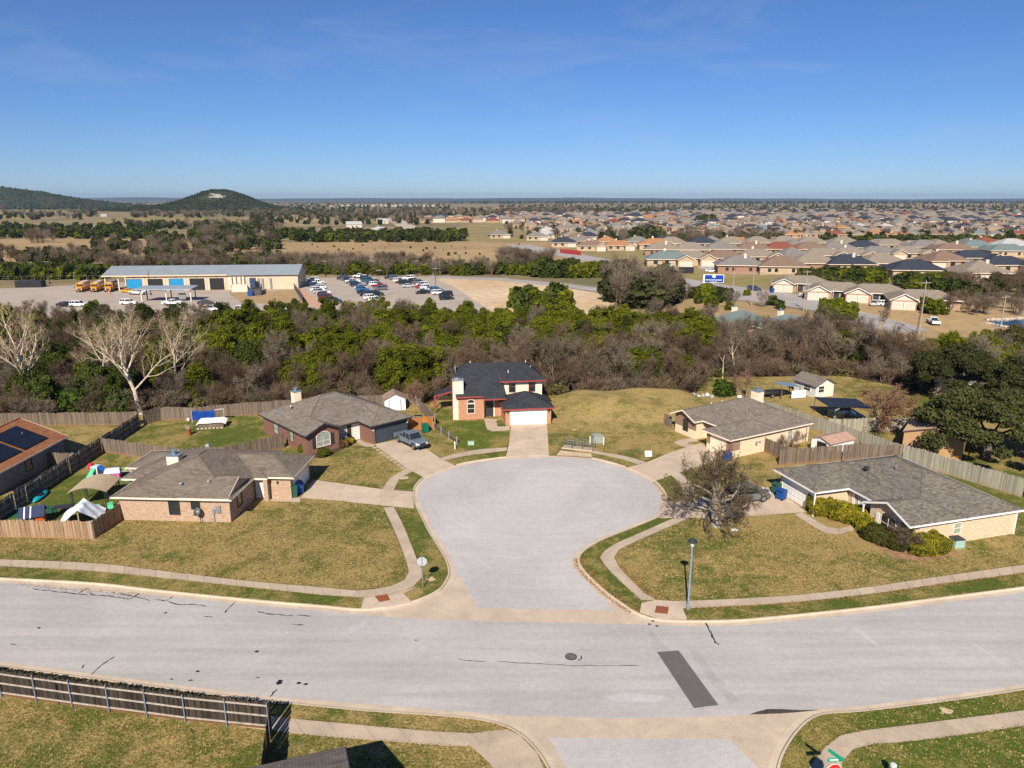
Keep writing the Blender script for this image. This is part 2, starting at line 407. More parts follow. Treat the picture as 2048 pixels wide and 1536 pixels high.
CREAMT = M('cream_trim', (.78, .66, .52), .05, 2, .55)
REDT = M('red_trim', (.30, .055, .05), .1, 2, .5)
DARKT = M('dark_trim', (.035, .037, .042), .12, 2, .5)
BLACKM = M('black_plastic', (.018, .018, .02), .1, 5, .45)
GLASS = NT('dark_window_glass'); GLASS.p.inputs['Coat Weight'].default_value = .4; GLASS = GLASS.done((.018, .024, .028), .08, .8)
BLIND = M('window_blind', (.30, .34, .30), .15, 4, .5)
GALV = M('galvanised_steel', (.34, .37, .40), .12, 3, .42, .5, .5)
LAMPBLUE = M('painted_lamp_post', (.23, .31, .40), .12, 3, .45, .5, .2)
BLUEGREY = M('weathered_steel_blue', (.17, .22, .27), .15, 3, .5)
RUST = M('rusty_iron', (.26, .085, .035), .3, 9, .85, .2, 0, 0, 'obj', (.14, .05, .025))
IRON = M('cast_iron', (.13, .125, .125), .2, 8, .6)

def wood_mat(name, c, c2, orand=.28):
    t = NT(name); v = t.pos((9, 9, .55), 'obj'); rnd = t.rand()
    off = t.new('CombineXYZ'); t.to(t.math('MULTIPLY', rnd, 40), off.inputs[2]); va = t.new('VectorMath', operation='ADD'); t.to(v, va.inputs[0]); t.to(off.outputs[0], va.inputs[1])
    n = t.noise(va.outputs[0], 1.6, 5, .7); z = t.new('SeparateXYZ'); t.to(t.pos(src='obj'), z.inputs[0])
    col = t.mix(t.ramp(n, .3, .7), c2, c); f = t.math('MULTIPLY_ADD', rnd, 2 * orand, 1 - orand); g = t.new('CombineColor'); [t.to(f, g.inputs[i]) for i in range(3)]
    col = t.mix(1, col, g.outputs[0], 'MULTIPLY')
    damp = t.ramp(t.math('ADD', z.outputs[2], t.math('MULTIPLY', n, .3)), .18, .5); col = t.mix(damp, t.mix(.45, col, (.34, .17, .07)), col)
    t.bump(n, .3, .01); return t.done(col, .9, .15)
WOOD_GREY = wood_mat('weathered_pickets', (.215, .17, .135), (.10, .075, .06))
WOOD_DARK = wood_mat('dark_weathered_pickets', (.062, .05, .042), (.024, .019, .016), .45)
WOOD_TAN = wood_mat('tan_weathered_pickets', (.40, .27, .17), (.21, .135, .085))
WOOD_BROWN = wood_mat('brown_pickets', (.20, .155, .12), (.10, .075, .058))
WOOD_SILVER = wood_mat('silver_green_pickets', (.37, .345, .28), (.215, .20, .16), .25)
WOOD_ORANGE = wood_mat('orange_cedar', (.47, .20, .065), (.34, .135, .04), .2)
RAILW = M('pale_rail_wood', (.42, .36, .31), .2, 4, .9)

def leaf_mat(name, c, c2, tr=.25, orand=.36):
    t = NT(name); n = t.noise(t.pos(), .9, 3, .7); n2 = t.noise(t.pos(), 6, 2, .6); col = t.mix(t.ramp(n, .32, .68), c2, c)
    col = t.mix(1, col, t.ramp(n2, .25, .75, (.6, .6, .6), (1.4, 1.4, 1.4)), 'MULTIPLY')
    f = t.math('MULTIPLY_ADD', t.rand(), 2 * orand, 1 - orand); g = t.new('CombineColor'); [t.to(f, g.inputs[i]) for i in range(3)]; col = t.mix(1, col, g.outputs[0], 'MULTIPLY')
    t.done(col, .75, .06); tl = t.new('BsdfTranslucent'); t.to(col, tl.inputs[0]); ms = t.new('MixShader'); ms.inputs[0].default_value = tr
    t.to(t.p.outputs[0], ms.inputs[1]); t.to(tl.outputs[0], ms.inputs[2]); t.to(ms.outputs[0], t.out.inputs[0]); return t.m
LEAF_JUN = leaf_mat('juniper_foliage', (.155, .165, .010), (.05, .068, .006))
LEAF_JUN2 = leaf_mat('dark_juniper_foliage', (.075, .092, .016), (.034, .047, .010))
LEAF_OAK = leaf_mat('live_oak_foliage', (.075, .08, .026), (.036, .042, .015), .18)
LEAF_YEL = leaf_mat('yellow_green_foliage', (.42, .34, .02), (.15, .16, .015), .2)
LEAF_OLIVE = leaf_mat('olive_dry_foliage', (.13, .115, .04), (.075, .07, .028), .2)
LEAF_RED = leaf_mat('russet_foliage', (.20, .075, .03), (.10, .05, .025), .2)
def bark_mat(name, c, c2, orand=.2): return M(name, c, .2, 2.5, .92, .1, 0, orand, 'world', c2)
BARK = bark_mat('grey_brown_bark', (.165, .125, .098), (.085, .064, .052))
TWIG = bark_mat('brown_twigs', (.14, .096, .062), (.07, .047, .031), .4)
TWIG_G = bark_mat('grey_twigs', (.17, .132, .098), (.09, .07, .053), .35)
BARK_PALE = bark_mat('pale_bark', (.58, .50, .42), (.34, .27, .21), .08)
TWIG_PALE = bark_mat('pale_tan_twigs', (.40, .315, .21), (.27, .20, .13), .08)
BARK_OAK = bark_mat('lichen_oak_bark', (.28, .235, .19), (.13, .105, .085), .05)
TWIG_OAK = bark_mat('lichen_oak_twigs', (.145, .11, .072), (.065, .048, .032), .05)
TWIG_RED = bark_mat('russet_twigs', (.24, .13, .09), (.14, .08, .06), .1)

def paint(name, c, rough=.3): return M('paint_' + name, c, .03, 1, rough, .5)
RUBBER = M('tyre_rubber', (.02, .02, .02), .1, 6, .85)
RIM = M('wheel_rim', (.30, .30, .31), .1, 6, .4, .5, .6)
LENS = M('headlamp_lens', (.75, .77, .8), .03, 4, .15, .7)
TAIL = M('tail_lamp', (.35, .02, .02), .05, 4, .25, .6)
# ------------------------------------------------------------------ ground, hills, far ridge
def terrain_mat():
    t = NT('open_country'); v = t.pos(); n1 = t.noise(v, .0045, 5, .6, .3); n2 = t.noise(v, .03, 5, .65); n3 = t.noise(v, .35, 5, .7); n4 = t.noise(v, 2.5, 4, .7)
    col = t.mix(t.ramp(n2, .35, .68), (.20, .15, .085), (.36, .265, .145)); col = t.mix(t.ramp(n1, .45, .62), col, (.15, .135, .07))
    col = t.mix(t.math('MULTIPLY', t.ramp(n3, .55, .7), .6), col, (.12, .11, .05)); col = t.mix(1, col, t.ramp(n4, .3, .7, (.75, .75, .75), (1.2, 1.2, 1.2)), 'MULTIPLY')
    return t.done(col, .95, .1)
TERRAIN = terrain_mat()
poly_sheet('ground', [(-14500, -150), (14500, -150), (14500, 15500), (-14500, 15500)], 0.0, TERRAIN)
def field_mat(name, c, c2):
    t = NT(name); v = t.pos(); n = t.noise(v, .02, 5, .65, .4); n2 = t.noise(v, .3, 6, .75); n3 = t.noise(v, 3, 4, .7)
    col = t.mix(t.ramp(n, .35, .65), c, c2); col = t.mix(1, col, t.ramp(n2, .25, .75, (.66, .64, .6), (1.25, 1.22, 1.18)), 'MULTIPLY')
    col = t.mix(1, col, t.ramp(n3, .25, .75, (.8, .8, .8), (1.15, 1.15, 1.15)), 'MULTIPLY'); return t.done(col, .95, .1)
F_TAN = field_mat('tan_pasture', (.40, .285, .155), (.30, .215, .12))
F_GREEN = field_mat('olive_pasture', (.30, .24, .10), (.21, .19, .075))
F_DIRT = field_mat('bare_dirt', (.52, .38, .245), (.62, .51, .385))
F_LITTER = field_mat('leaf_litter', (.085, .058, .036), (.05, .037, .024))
def px_sheet(name, pts, z, mat): return poly_sheet(name, [P(x, y, z) for x, y in pts], z, mat)
px_sheet('pasture', [(540, 489), (700, 482), (1090, 485), (1215, 522), (1180, 546), (880, 549), (690, 530), (560, 515)], .02, F_TAN)
px_sheet('pasture', [(-160, 486), (120, 474), (330, 476), (520, 470), (545, 500), (480, 524), (240, 530), (-160, 540)], .02, F_TAN)
px_sheet('pasture', [(-120, 410), (100, 408), (330, 411), (300, 423), (120, 424), (-120, 426)], .02, F_GREEN)
px_sheet('pasture', [(185, 441), (300, 432), (505, 437), (500, 449), (190, 455)], .02, F_GREEN)
px_sheet('pasture', [(-160, 430), (70, 429), (60, 439), (-160, 442)], .024, F_GREEN)
px_sheet('pasture', [(560, 430), (640, 428), (640, 444), (560, 444)], .02, F_TAN)
px_sheet('pasture', [(990, 414), (1140, 412), (1150, 417), (990, 419)], .02, F_TAN)
px_sheet('pasture', [(1050, 405.5), (1330, 404.5), (1560, 405.5), (1400, 408.5), (1090, 408)], .02, F_TAN)
px_sheet('pasture', [(1780, 409.5), (1980, 408.5), (2050, 412), (1800, 413)], .02, F_TAN)
px_sheet('pasture', [(1290, 583), (1440, 596), (1600, 620), (1640, 636), (1500, 660), (1330, 640)], .02, F_TAN)
px_sheet('pasture', [(1620, 598), (2160, 600), (2160, 690), (1800, 680), (1640, 640)], .026, F_TAN)
px_sheet('pasture', [(1230, 566), (1370, 545), (1560, 560), (1480, 575), (1340, 562)], .02, F_GREEN)
px_sheet('neighbourhood_ground', [(820, 470), (1000, 440), (2200, 440), (2200, 590), (1700, 592), (1320, 560), (1250, 520), (1000, 492)], .012, field_mat('yard_grass', (.30, .24, .12), (.22, .19, .085)))
px_sheet('dirt_bank', [(868, 557), (1010, 556), (1190, 585), (1260, 605), (1230, 640), (1010, 640)], .03, F_DIRT)
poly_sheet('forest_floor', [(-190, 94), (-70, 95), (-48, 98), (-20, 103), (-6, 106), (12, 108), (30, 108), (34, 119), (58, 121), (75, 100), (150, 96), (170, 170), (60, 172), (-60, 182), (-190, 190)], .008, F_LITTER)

def hill(name, fn, x0, x1, y0, y1, nx, ny, mat):
    b = MB()
    for j in range(ny + 1):
        for i in range(nx + 1):
            x = x0 + (x1 - x0) * i / nx; y = y0 + (y1 - y0) * j / ny; b.v.append((x, y, fn(x, y)))
    for j in range(ny):
        for i in range(nx): o = j * (nx + 1) + i; b.f.append((o, o + 1, o + nx + 2, o + nx + 1))
    return structure(b.build(name, mat, smooth=True, up=True))
def bell(d, w): return math.exp(-(d / w) ** 2)
def rough(x, y, k): return sin(x * k) * cos(y * k * 1.3 + 1) + .5 * sin(x * k * 2.3 + 2) * cos(y * k * 2.1)
def hill_a(x, y):   # the knoll with the bare limestone scar
    h = 40 * bell(x + 862, 92) * bell(y - 2200, 170) + 16 * bell(x + 880, 190) * bell(y - 2230, 260) + 9 * bell(x + 1050, 300) * bell(y - 2300, 300)
    return -4 + h + min(h, 6) * .12 * rough(x, y, .03)
def hill_b(x, y):   # the long ridge running out of frame on the left
    h = 76 * bell(min(0, -1900 - x) if x > -1900 else 0, 330) * bell(y - 2650, 260) + 12 * bell(x + 1500, 420) * bell(y - 2700, 260)
    return -4 + h + min(h, 6) * .12 * rough(x, y, .025)
def hill_mat():
    t = NT('wooded_hill'); v = t.pos(); n = t.noise(v, .02, 6, .7); n2 = t.noise(v, .15, 4, .7)
    col = t.mix(t.ramp(n, .35, .65), (.022, .03, .012), (.05, .052, .026)); col = t.mix(1, col, t.ramp(n2, .3, .7, (.6, .6, .6), (1.4, 1.4, 1.4)), 'MULTIPLY')
    # limestone scar near the top of the knoll
    g = t.new('NewGeometry'); d = t.new('VectorMath', operation='DISTANCE'); t.to(g.outputs[0], d.inputs[0]); d.inputs[1].default_value = (-838, 2110, 40)
    sc = t.math('ADD', t.math('MULTIPLY', d.outputs['Value'], .011), t.math('MULTIPLY', t.noise(v, .055, 5, .75), 1.3)); col = t.mix(t.ramp(sc, .78, .92, (1, 1, 1), (0, 0, 0)), col, (.40, .36, .30))
    return t.done(col, .95, .05)
HILLM = hill_mat()
hill('hill', hill_a, -1500, -350, 1750, 2800, 70, 50, HILLM)
hill('hill', hill_b, -4200, -700, 2050, 3300, 90, 40, HILLM)
def ridge(x, y):
    e = bell(y - 12500, 700); return -3 + e * (52 + 7 * sin(x * .00042 + 1) + 4 * sin(x * .0017) + 2 * sin(x * .0051 + 2) - 8 * bell(x - 5200, 2600)) + 5 * e * bell(x + 6200, 1300) * 4
hill('hill', ridge, -13800, 13800, 10800, 14200, 200, 16, field_mat('far_ridge', (.055, .06, .04), (.09, .085, .055)))
def ridge2(x, y): return -3 + 17 * bell(y - 6500, 350) * (.75 + .25 * sin(x * .0013 + 2)) * (1 if x > -4000 else 0)
hill('hill', ridge2, -6000, 9000, 5700, 7300, 120, 12, field_mat('far_plain', (.06, .065, .04), (.11, .095, .06)))

# ------------------------------------------------------------------ street
def ext(line, d0, d1):
    a = line[0] + (line[0] - line[3]).normalized() * d0; b = line[-1] + (line[-1] - line[-4]).normalized() * d1
    return [a] + line + [b]
def W(pts, z=0.0): return [P(x, y, z) for x, y in pts]
poly_sheet('concrete_gutter', [(-120, 10), (120, 10), (120, 72), (40, 72), (20, 92), (-20, 92), (-40, 76), (-120, 76)], .004, CONC)
# back of the north kerb, all the way round the cul-de-sac
KB_PX = [(0, 1155), (187, 1165), (312, 1179), (500, 1198), (640, 1210), (720, 1217), (770, 1213), (820, 1203), (855, 1190), (879, 1176), (892, 1158), (896, 1141),
         (889, 1118), (873, 1090), (854, 1059), (842, 1034), (830, 1012), (825, 996), (825, 981), (833, 966), (850, 951), (878, 938), (911, 929), (949, 921), (1011, 913),
         (1054, 910.5), (1097, 910), (1140, 911), (1184, 915), (1219, 923), (1253, 933), (1285, 947), (1312, 962), (1331, 984), (1336, 1003), (1330, 1022), (1316, 1035),
         (1250, 1062), (1203, 1081), (1172, 1100), (1160, 1115), (1163, 1132), (1187, 1159), (1219, 1187), (1250, 1209), (1272, 1223), (1310, 1236), (1366, 1240),
         (1469, 1239), (1564, 1231), (1720, 1215), (1877, 1195), (2048, 1173)]
KBN = 5
KB = catmull(W(KB_PX, LZ), KBN)
def kb_i(px, py):
    q = P(px, py, LZ); return min(range(len(KB)), key=lambda i: (KB[i] - q).length)
KBX = ext(KB, 70, 70)
lawn_back = [(150, 96), (75, 100), (58, 122.5), (33, 121), (29, 109.5), (12, 109), (-6, 107.5), (-20, 105), (-48, 99.5), (-72, 96.5), (-190, 95.5)]
LAWN = poly_sheet('lawn', [KBX[0] + Vector((-60, 0, 0))] + KBX + [KBX[-1] + Vector((40, 0, 0))] + [Vector((x, y, 0)) for x, y in lawn_back], LZ, GRASS)
# asphalt
AN = ext(catmull(W([(0, 1164), (312, 1192), (640, 1219), (801, 1236), (957, 1242), (1160, 1246), (1300, 1250), (1406, 1250), (1640, 1236), (1720, 1226), (1877, 1204), (2048, 1180)]), 6), 70, 70)
AS = ext(catmull(W([(0, 1323), (187, 1348), (312, 1364), (531, 1392), (676, 1404), (926, 1424), (1020, 1431), (1160, 1435), (1219, 1437), (1406, 1434), (1531, 1428), (1640, 1420), (1720, 1413), (1877, 1394), (2048, 1370)]), 6), 70, 70)
poly_sheet('road', AN + AS[::-1], .012, ASPHALT)
i0, i1 = kb_i(889, 1118), kb_i(1225, 1192)
bulb = offset(KB, -.62)[i0:i1]
poly_sheet('cul_de_sac_road', [P(957, 1217)] + [P(907, 1133)] + bulb + [P(1226, 1221)], .012, ASPHALT2)
poly_sheet('side_road', W([(1098, 1475), (1290, 1478), (1458, 1478), (1516, 1536), (1600, 1640), (1190, 1640), (1132, 1536)]), .012, ASPHALT2)
# south lawns
KS_L = catmull(W([(-250, 1302), (0, 1334), (187, 1359), (312, 1375), (531, 1403), (601, 1410), (739, 1423), (864, 1431), (942, 1438), (990, 1447), (1022, 1459), (1052, 1480), (1078, 1510), (1098, 1545), (1110, 1590), (1118, 1650)], LZ), 4)
poly_sheet('lawn', [KS_L[0] + Vector((-60, 8, 0))] + KS_L + [Vector((2, 15, 0)), Vector((-130, 15, 0))], LZ, GRASS)
KS_R = catmull(W([(1548, 1650), (1552, 1580), (1562, 1525), (1576, 1493), (1595, 1465), (1620, 1441), (1652, 1428), (1720, 1423.5), (1877, 1405), (2048, 1380), (2300, 1335)], LZ), 4)
poly_sheet('lawn', KS_R + [KS_R[-1] + Vector((60, 10, 0)), Vector((130, 15, 0)), Vector((10, 15, 0))], LZ, GRASS_FRESH)
# kerbs: a real step with a rounded nose; broken where driveways cross
def kerb(line, side):
    """line = back of kerb, side = +1 street on the left of its direction"""
    A = line; n = len(line); prof = [(0, -.02), (0, .022), (.11, .022), (.145, .006), (.16, -.05), (.165, -.118)]
    b = MB(); rows = [[Vector((p.x, p.y, p.z + dz)) for p in offset(line, side * d)] for d, dz in prof]
    for r0, r1 in zip(rows, rows[1:]): b.ribbon(r0, r1)
    return structure(b.build('kerb', KERB))
GAPS = [((828, 1017), (825, 981)), ((842, 955), (911, 929)), ((1011, 913), (1184, 915)), ((1253, 933), (1312, 962)), ((1336, 1000), (1316, 1035))]
cuts = [0] + [k for a, b in GAPS for k in (kb_i(*a), kb_i(*b))] + [len(KB) - 1]
for a, b in zip(cuts[::2], cuts[1::2]):
    seg = KB[a:b + 1]
    if a == 0: seg = [KBX[0]] + seg
    if b == len(KB) - 1: seg = seg + [KBX[-1]]
    kerb(seg, -1)
kerb(KS_L, 1); kerb(KS_R, 1)
# gutter pans with a joint against the asphalt
for ln, sd_ in ((KBX, -1), (KS_L, 1), (KS_R, 1)):
    b = MB(); b.ribbon(offset(ln, sd_ * .17), offset(ln, sd_ * .60), .016); structure(b.build('gutter_pan', KERB, up=True))

# ------------------------------------------------------------------ sidewalks and driveways: slab by slab
def slabs(name, A, B, step=1.5, z=.152, mat=WALK, gap=.014, n=None):
    A, B = catmull(A, 6), catmull(B, 6); n = n or max(1, round(max(length(A), length(B)) / step)); ra, rb = resample(A, n), resample(B, n)
    base = MB(); base.ribbon(ra, rb, z - .022); o = structure(base.build(name, JOINT, up=True))
    for i in range(n):
        q = [ra[i], rb[i], rb[i + 1], ra[i + 1]]; c = sum(q, Vector()) / 4; dz = RNG.uniform(-.006, .006)
        poly = [((p.x - c.x) * (1 - gap / max(.4, (p - c).length)), (p.y - c.y) * (1 - gap / max(.4, (p - c).length))) for p in q]
        MB().prism(poly, -.06, 0, False).build('slab', mat, o, (c.x, c.y, z + dz))
    return o
Wl = lambda pts: W(pts, .15)
slabs('sidewalk', Wl([(-330, 1105), (0, 1118), (187, 1126), (312, 1140), (500, 1162), (640, 1174), (714, 1181)]), Wl([(-330, 1117), (0, 1132), (187, 1142), (312, 1154), (500, 1174), (640, 1189), (720, 1194)]))
slabs('sidewalk', Wl([(714, 1181), (765, 1176), (801, 1164), (817, 1147), (811, 1119), (792, 1069), (767, 1015)]), Wl([(720, 1194), (785, 1188), (829, 1171), (846, 1148), (833, 1116), (808, 1053), (788, 1014)]))
slabs('sidewalk', Wl([(766, 978), (777, 959), (796, 946), (814, 936)]), Wl([(788, 979), (799, 957), (812, 949), (830, 940)]))
slabs('sidewalk', Wl([(880, 916), (917, 906), (964, 898), (1015, 894.5)]), Wl([(889, 921), (933, 911), (980, 905), (1013, 901)]))
slabs('sidewalk', Wl([(1187, 901), (1250, 912), (1292, 924)]), Wl([(1184, 905), (1234, 915), (1275, 928)]))
slabs('sidewalk', Wl([(1341, 949), (1362, 970), (1372, 998)]), Wl([(1359, 945), (1384, 968), (1394, 998)]))
slabs('sidewalk', Wl([(1347, 1036), (1281, 1065), (1231, 1087), (1204, 1106), (1201, 1118), (1219, 1141), (1250, 1171), (1281, 1199)]),
      Wl([(1378, 1036), (1312, 1065), (1250, 1093), (1229, 1109), (1237, 1131), (1259, 1156), (1291, 1187), (1312, 1199)]))
slabs('sidewalk', Wl([(1345, 1202), (1408, 1200), (1564, 1192), (1720, 1176), (1877, 1153), (2048, 1129), (2300, 1093)]), Wl([(1366, 1216), (1408, 1214.5), (1564, 1206), (1720, 1190), (1877, 1168), (2048, 1145), (2300, 1108)]))
slabs('sidewalk', Wl([(-200, 1340), (0, 1366), (200, 1391), (400, 1417), (606, 1439), (707, 1448), (864, 1462), (967, 1466), (1014, 1458)]), Wl([(-200, 1362), (0, 1388), (200, 1416), (400, 1442), (606, 1468), (786, 1483), (942, 1494), (975, 1492), (1040, 1470)]), 2.1)
slabs('sidewalk', Wl([(1040, 1470), (1072, 1502), (1092, 1545), (1104, 1600)]), Wl([(945, 1495), (985, 1532), (1010, 1570), (1020, 1610)]), 1.6)
slabs('sidewalk', Wl([(1600, 1560), (1642, 1503), (1667, 1478), (1700, 1464), (1752, 1458), (1877, 1442), (2048, 1420), (2300, 1382)]), Wl([(1680, 1560), (1686, 1518), (1708, 1497), (1745, 1487), (1800, 1484), (1900, 1472), (2048, 1451), (2300, 1412)]), 1.6)
def apron(poly_px):
    """driveway mouth running down over the gutter"""
    (a, b), (c, d) = poly_px; A, B = P(*a, .15), P(*b, .15); C, D = P(*c, .022), P(*d, .022)
    structure(MB().face([A, B, D, C]).build('driveway_apron', DRIVE, up=True))
def driveway(rows, step=None):
    A = W([r[0] for r in rows], .158); B = W([r[1] for r in rows], .158); base = MB(); base.ribbon(A, B, .136); o = structure(base.build('driveway', JOINT, up=True))
    for i in range(len(rows) - 1):
        q = [A[i], B[i], B[i + 1], A[i + 1]]; c = sum(q, Vector()) / 4
        poly = [((p.x - c.x) * .9965, (p.y - c.y) * .9965) for p in q]; MB().prism(poly, -.05, 0, False).build('slab', DRIVE, o, (c.x, c.y, .158 + RNG.uniform(-.004, .004)))
    return o
driveway([((627, 959), (602, 995)), ((690, 968), (676, 1001)), ((762, 978), (761, 1010)), ((824, 983), (827, 1016))]); apron((((824, 983), (827, 1016)), ((831, 982), (833, 1018))))
slabs('path', Wl([(535, 992), (602, 995)]), Wl([(535, 1001), (600, 1004)]), 2.0, .15)
driveway([((749, 888), (822, 874)), ((782, 912), (855, 899)), ((811, 934), (881, 917)), ((846, 954), (908, 930))]); apron((((846, 954), (908, 930)), ((853, 957), (914, 933))))
driveway([((1022, 851.5), (1094, 847)), ((1019, 880), (1096, 876)), ((1016, 897), (1097, 894)), ((1012, 912), (1098, 909))]); apron((((1012, 912), (1098, 909)), ((1012, 918), (1099, 914.5))))
driveway([((1400, 886), (1462, 908)), ((1340, 905), (1406, 929)), ((1297, 923), (1345, 949)), ((1258, 934), (1313, 961))]); apron((((1258, 934), (1313, 961)), ((1250, 936), (1307, 964))))
driveway([((1545, 973), (1612, 1023)), ((1470, 985), (1550, 1028)), ((1400, 997), (1460, 1033)), ((1338, 1001), (1320, 1036))]); apron((((1338, 1001), (1320, 1036)), ((1330, 1000), (1310, 1034))))
slabs('path', Wl([(1604, 1024), (1664, 1057), (1712, 1048)]), Wl([(1590, 1029), (1658, 1068), (1716, 1057)]), 1.4, .151)
slabs('path', Wl([(1392, 874), (1347, 884), (1380, 897)]), Wl([(1396, 882), (1372, 886), (1400, 892)]), 1.4, .15)
slabs('path', Wl([(968, 837), (978, 861), (1019, 860)]), Wl([(994, 838), (996, 852), (1020, 852)]), 1.2, .15)
slabs('path', Wl([(706, 881), (730, 893), (748, 893)]), Wl([(720, 880), (735, 886), (750, 887)]), 1.2, .15)
# stepping stones beside the driveway of the red-brown brick house
st = structure(MB().prism([(p.x, p.y) for p in W([(740, 893), (757, 890), (816, 934), (802, 941)])], LZ - .02, LZ + .004).build('stepping_stone_bed', GRASS))
A, B = W([(743, 894), (807, 940)], LZ), W([(756, 891), (816, 934)], LZ)
for i in range(9):
    for k in range(2):
        c = A[0].lerp(A[1], (i + .5) / 9).lerp(B[0].lerp(B[1], (i + .5) / 9), .27 + .48 * k); d = (A[1] - A[0]).normalized(); e = Vector((-d.y, d.x, 0)); r = .27
        MB().prism([tuple((d * a * r + e * b_ * r * .9).to_2d()) for a, b_ in ((-1, -1), (1, -1), (1, 1), (-1, 1))], -.02, .03).build('stepping_stone', WALK, st, (c.x, c.y, LZ))
# the grassy bank beyond the lot
def mound(x, y):
    e = .5 + .5 * math.tanh((x - 8) / 2.2); e *= .5 - .5 * math.tanh((x - 27 + (y - 100) * -.12) / 2.5); f = .5 + .5 * math.tanh((y - 97) / 3.5); g = .5 - .5 * math.tanh((y - 108.6) / .8)
    return LZ - .05 + e * f * g * (1.7 + .25 * rough(x, y, .35))
hill('lawn_bank', mound, 3, 33, 90, 111, 60, 42, GRASS_DRY)
# worn tan track and pale dirt spots on the lawns
for k, (px, py, r) in enumerate([(1155, 858, .9), (495, 1222, 0), (1892, 1421, .35), (862, 1158, .35), (730, 1212, 0), (1720, 1122, 0)]):
    if r: c = P(px, py, LZ); poly_sheet('bare_soil', [(c.x + r * (1 + .3 * sin(a * 3 + k)) * cos(a), c.y + r * .8 * (1 + .25 * cos(a * 2 + k)) * sin(a)) for a in [2 * pi * i / 18 for i in range(18)]], LZ + .006, F_DIRT)
for poly in ([(1205, 1150), (1240, 1185), (1262, 1212), (1255, 1213), (1228, 1193), (1200, 1160)],):
    px_sheet('leaf_drift', poly, .022, M('dry_leaves', (.42, .25, .12), .3, 5, .95))
# tar-sealed cracks, the dark patch, the puddle stain
def crack(pts, w0=.07):
    L = catmull(W(pts, .016), 5); rg = random.Random(len(pts) * 31 + int(pts[0][0])); ws = [w0 * rg.uniform(.5, 1.5) for _ in L]; ws[0] = ws[-1] = w0 * .25; a, b_ = [], []
    for i, p in enumerate(L):
        t = (L[min(i + 1, len(L) - 1)] - L[max(0, i - 1)]).to_2d().normalized(); nrm = Vector((-t.y, t.x, 0)); j = nrm * rg.uniform(-.05, .05); a.append(p + j + nrm * ws[i] / 2); b_.append(p + j - nrm * ws[i] / 2)
    structure(MB().ribbon(a, b_).build('crack_seal', TAR, up=True))
z1 = lambda x, y: (x / 3.2, 1056 + y / 3.2)
for c_ in ([(205, 388), (340, 405), (500, 422), (570, 428)], [(500, 420), (530, 400), (568, 385)], [(580, 415), (600, 428), (700, 435), (800, 452), (840, 450), (895, 415)], [(748, 420), (850, 435), (965, 468)],
           [(985, 458), (1060, 466), (1150, 490), (1230, 488), (1325, 500)], [(1060, 466), (1112, 434)], [(1510, 468), (1470, 505), (1440, 545)], [(1650, 532), (1700, 546), (1800, 555), (1880, 563)],
           [(1895, 558), (1990, 564)], [(1302, 567), (1365, 569)], [(1855, 615), (1950, 621)], [(580, 940), (650, 880), (735, 820)], [(525, 897), (545, 872)], [(1720, 1085), (1775, 1030)], [(600, 368), (612, 352)],
           [(68, 742), (110, 745)], [(1085, 968), (1110, 967)], [(1205, 972), (1240, 973)], [(1635, 958), (1665, 955)]): crack([z1(*q) for q in c_], .09)
z2 = lambda x, y: (520 + x / 3.2, 1056 + y / 3.2)
z3 = lambda x, y: (1000 + x / 3.2, 1056 + y / 3.2)
crack([z2(1270, 840), z2(1350, 850), z2(1465, 854)], .05); crack([z2(1510, 855), z2(1700, 865), z2(1930, 878), z3(560, 879), z3(720, 882), z3(895, 879)], .05)
crack([z3(1318, 605), z3(1340, 650), z3(1372, 720), z3(1405, 748)], .1); crack([z3(1345, 655), z3(1370, 695)], .06); crack([z2(980, 717), z2(1018, 720)], .06)
crack([z3(497, 848), z3(520, 835), z3(520, 815)], .07)
for x, y, r in ((250, 640, .1), (1060, 544, .1), (1645, 791, .12), (1792, 980, .13), (1785, 994, .16), (1912, 993, .12), (1958, 1000, .11), (1265, 918, .1)):
    c = P(*z1(x, y)); poly_sheet('tar_spot', [(c.x + r * (1.3 + .4 * sin(3 * a + x)) * cos(a), c.y + r * sin(a)) for a in [pi * i / 6 for i in range(12)]], .017, TAR)
px_sheet('asphalt_patch', [(1314, 1304), (1357, 1300.5), (1437, 1410), (1388, 1416)], .018, PATCH)
px_sheet('damp_stain', [(1497, 1429), (1515, 1423), (1535, 1418), (1560, 1418), (1600, 1420), (1645, 1419.5), (1600, 1424), (1560, 1427)], .0175, M('damp_silt', (.075, .06, .048), .3, 4, .7))
for poly in ([(1296, 1262), (1306, 1262), (1352, 1322), (1398, 1390), (1412, 1425), (1392, 1415), (1340, 1345), (1303, 1290)], [(1375, 1295), (1392, 1300), (1440, 1360), (1478, 1400), (1465, 1408), (1425, 1370)]): px_sheet('tyre_scuff', poly, .0155, asphalt_mat('scuffed_asphalt', (.40, .38, .372), .2))
for poly in ([(1205, 1392), (1250, 1385), (1330, 1392), (1315, 1402), (1240, 1405)], [(700, 1252), (740, 1240), (715, 1262), (692, 1270)], [(1700, 1247), (1735, 1270), (1760, 1292), (1745, 1287), (1715, 1265)], [(1664, 1257), (1694, 1255), (1694, 1258), (1664, 1260)], [(1950, 1287), (2020, 1335), (2012, 1333), (1948, 1290)]): px_sheet('chalky_scuff', poly, .0155, asphalt_mat('chalky_asphalt', (.47, .455, .45), .1))
px_sheet('back_lawn', [(5, 1036), (186, 1042), (247, 1008), (300, 930), (208, 904), (120, 955), (5, 1020)], LZ + .003, GRASS_VERGE)
px_sheet('back_lawn', [(290, 853), (395, 843), (480, 832), (515, 832), (570, 888), (450, 912), (330, 915), (210, 902)], LZ + .003, GRASS_VERGE)
px_sheet('back_lawn', [(-90, 858), (275, 853), (205, 900), (140, 905), (130, 872), (-90, 890)], LZ + .003, GRASS_DRY)
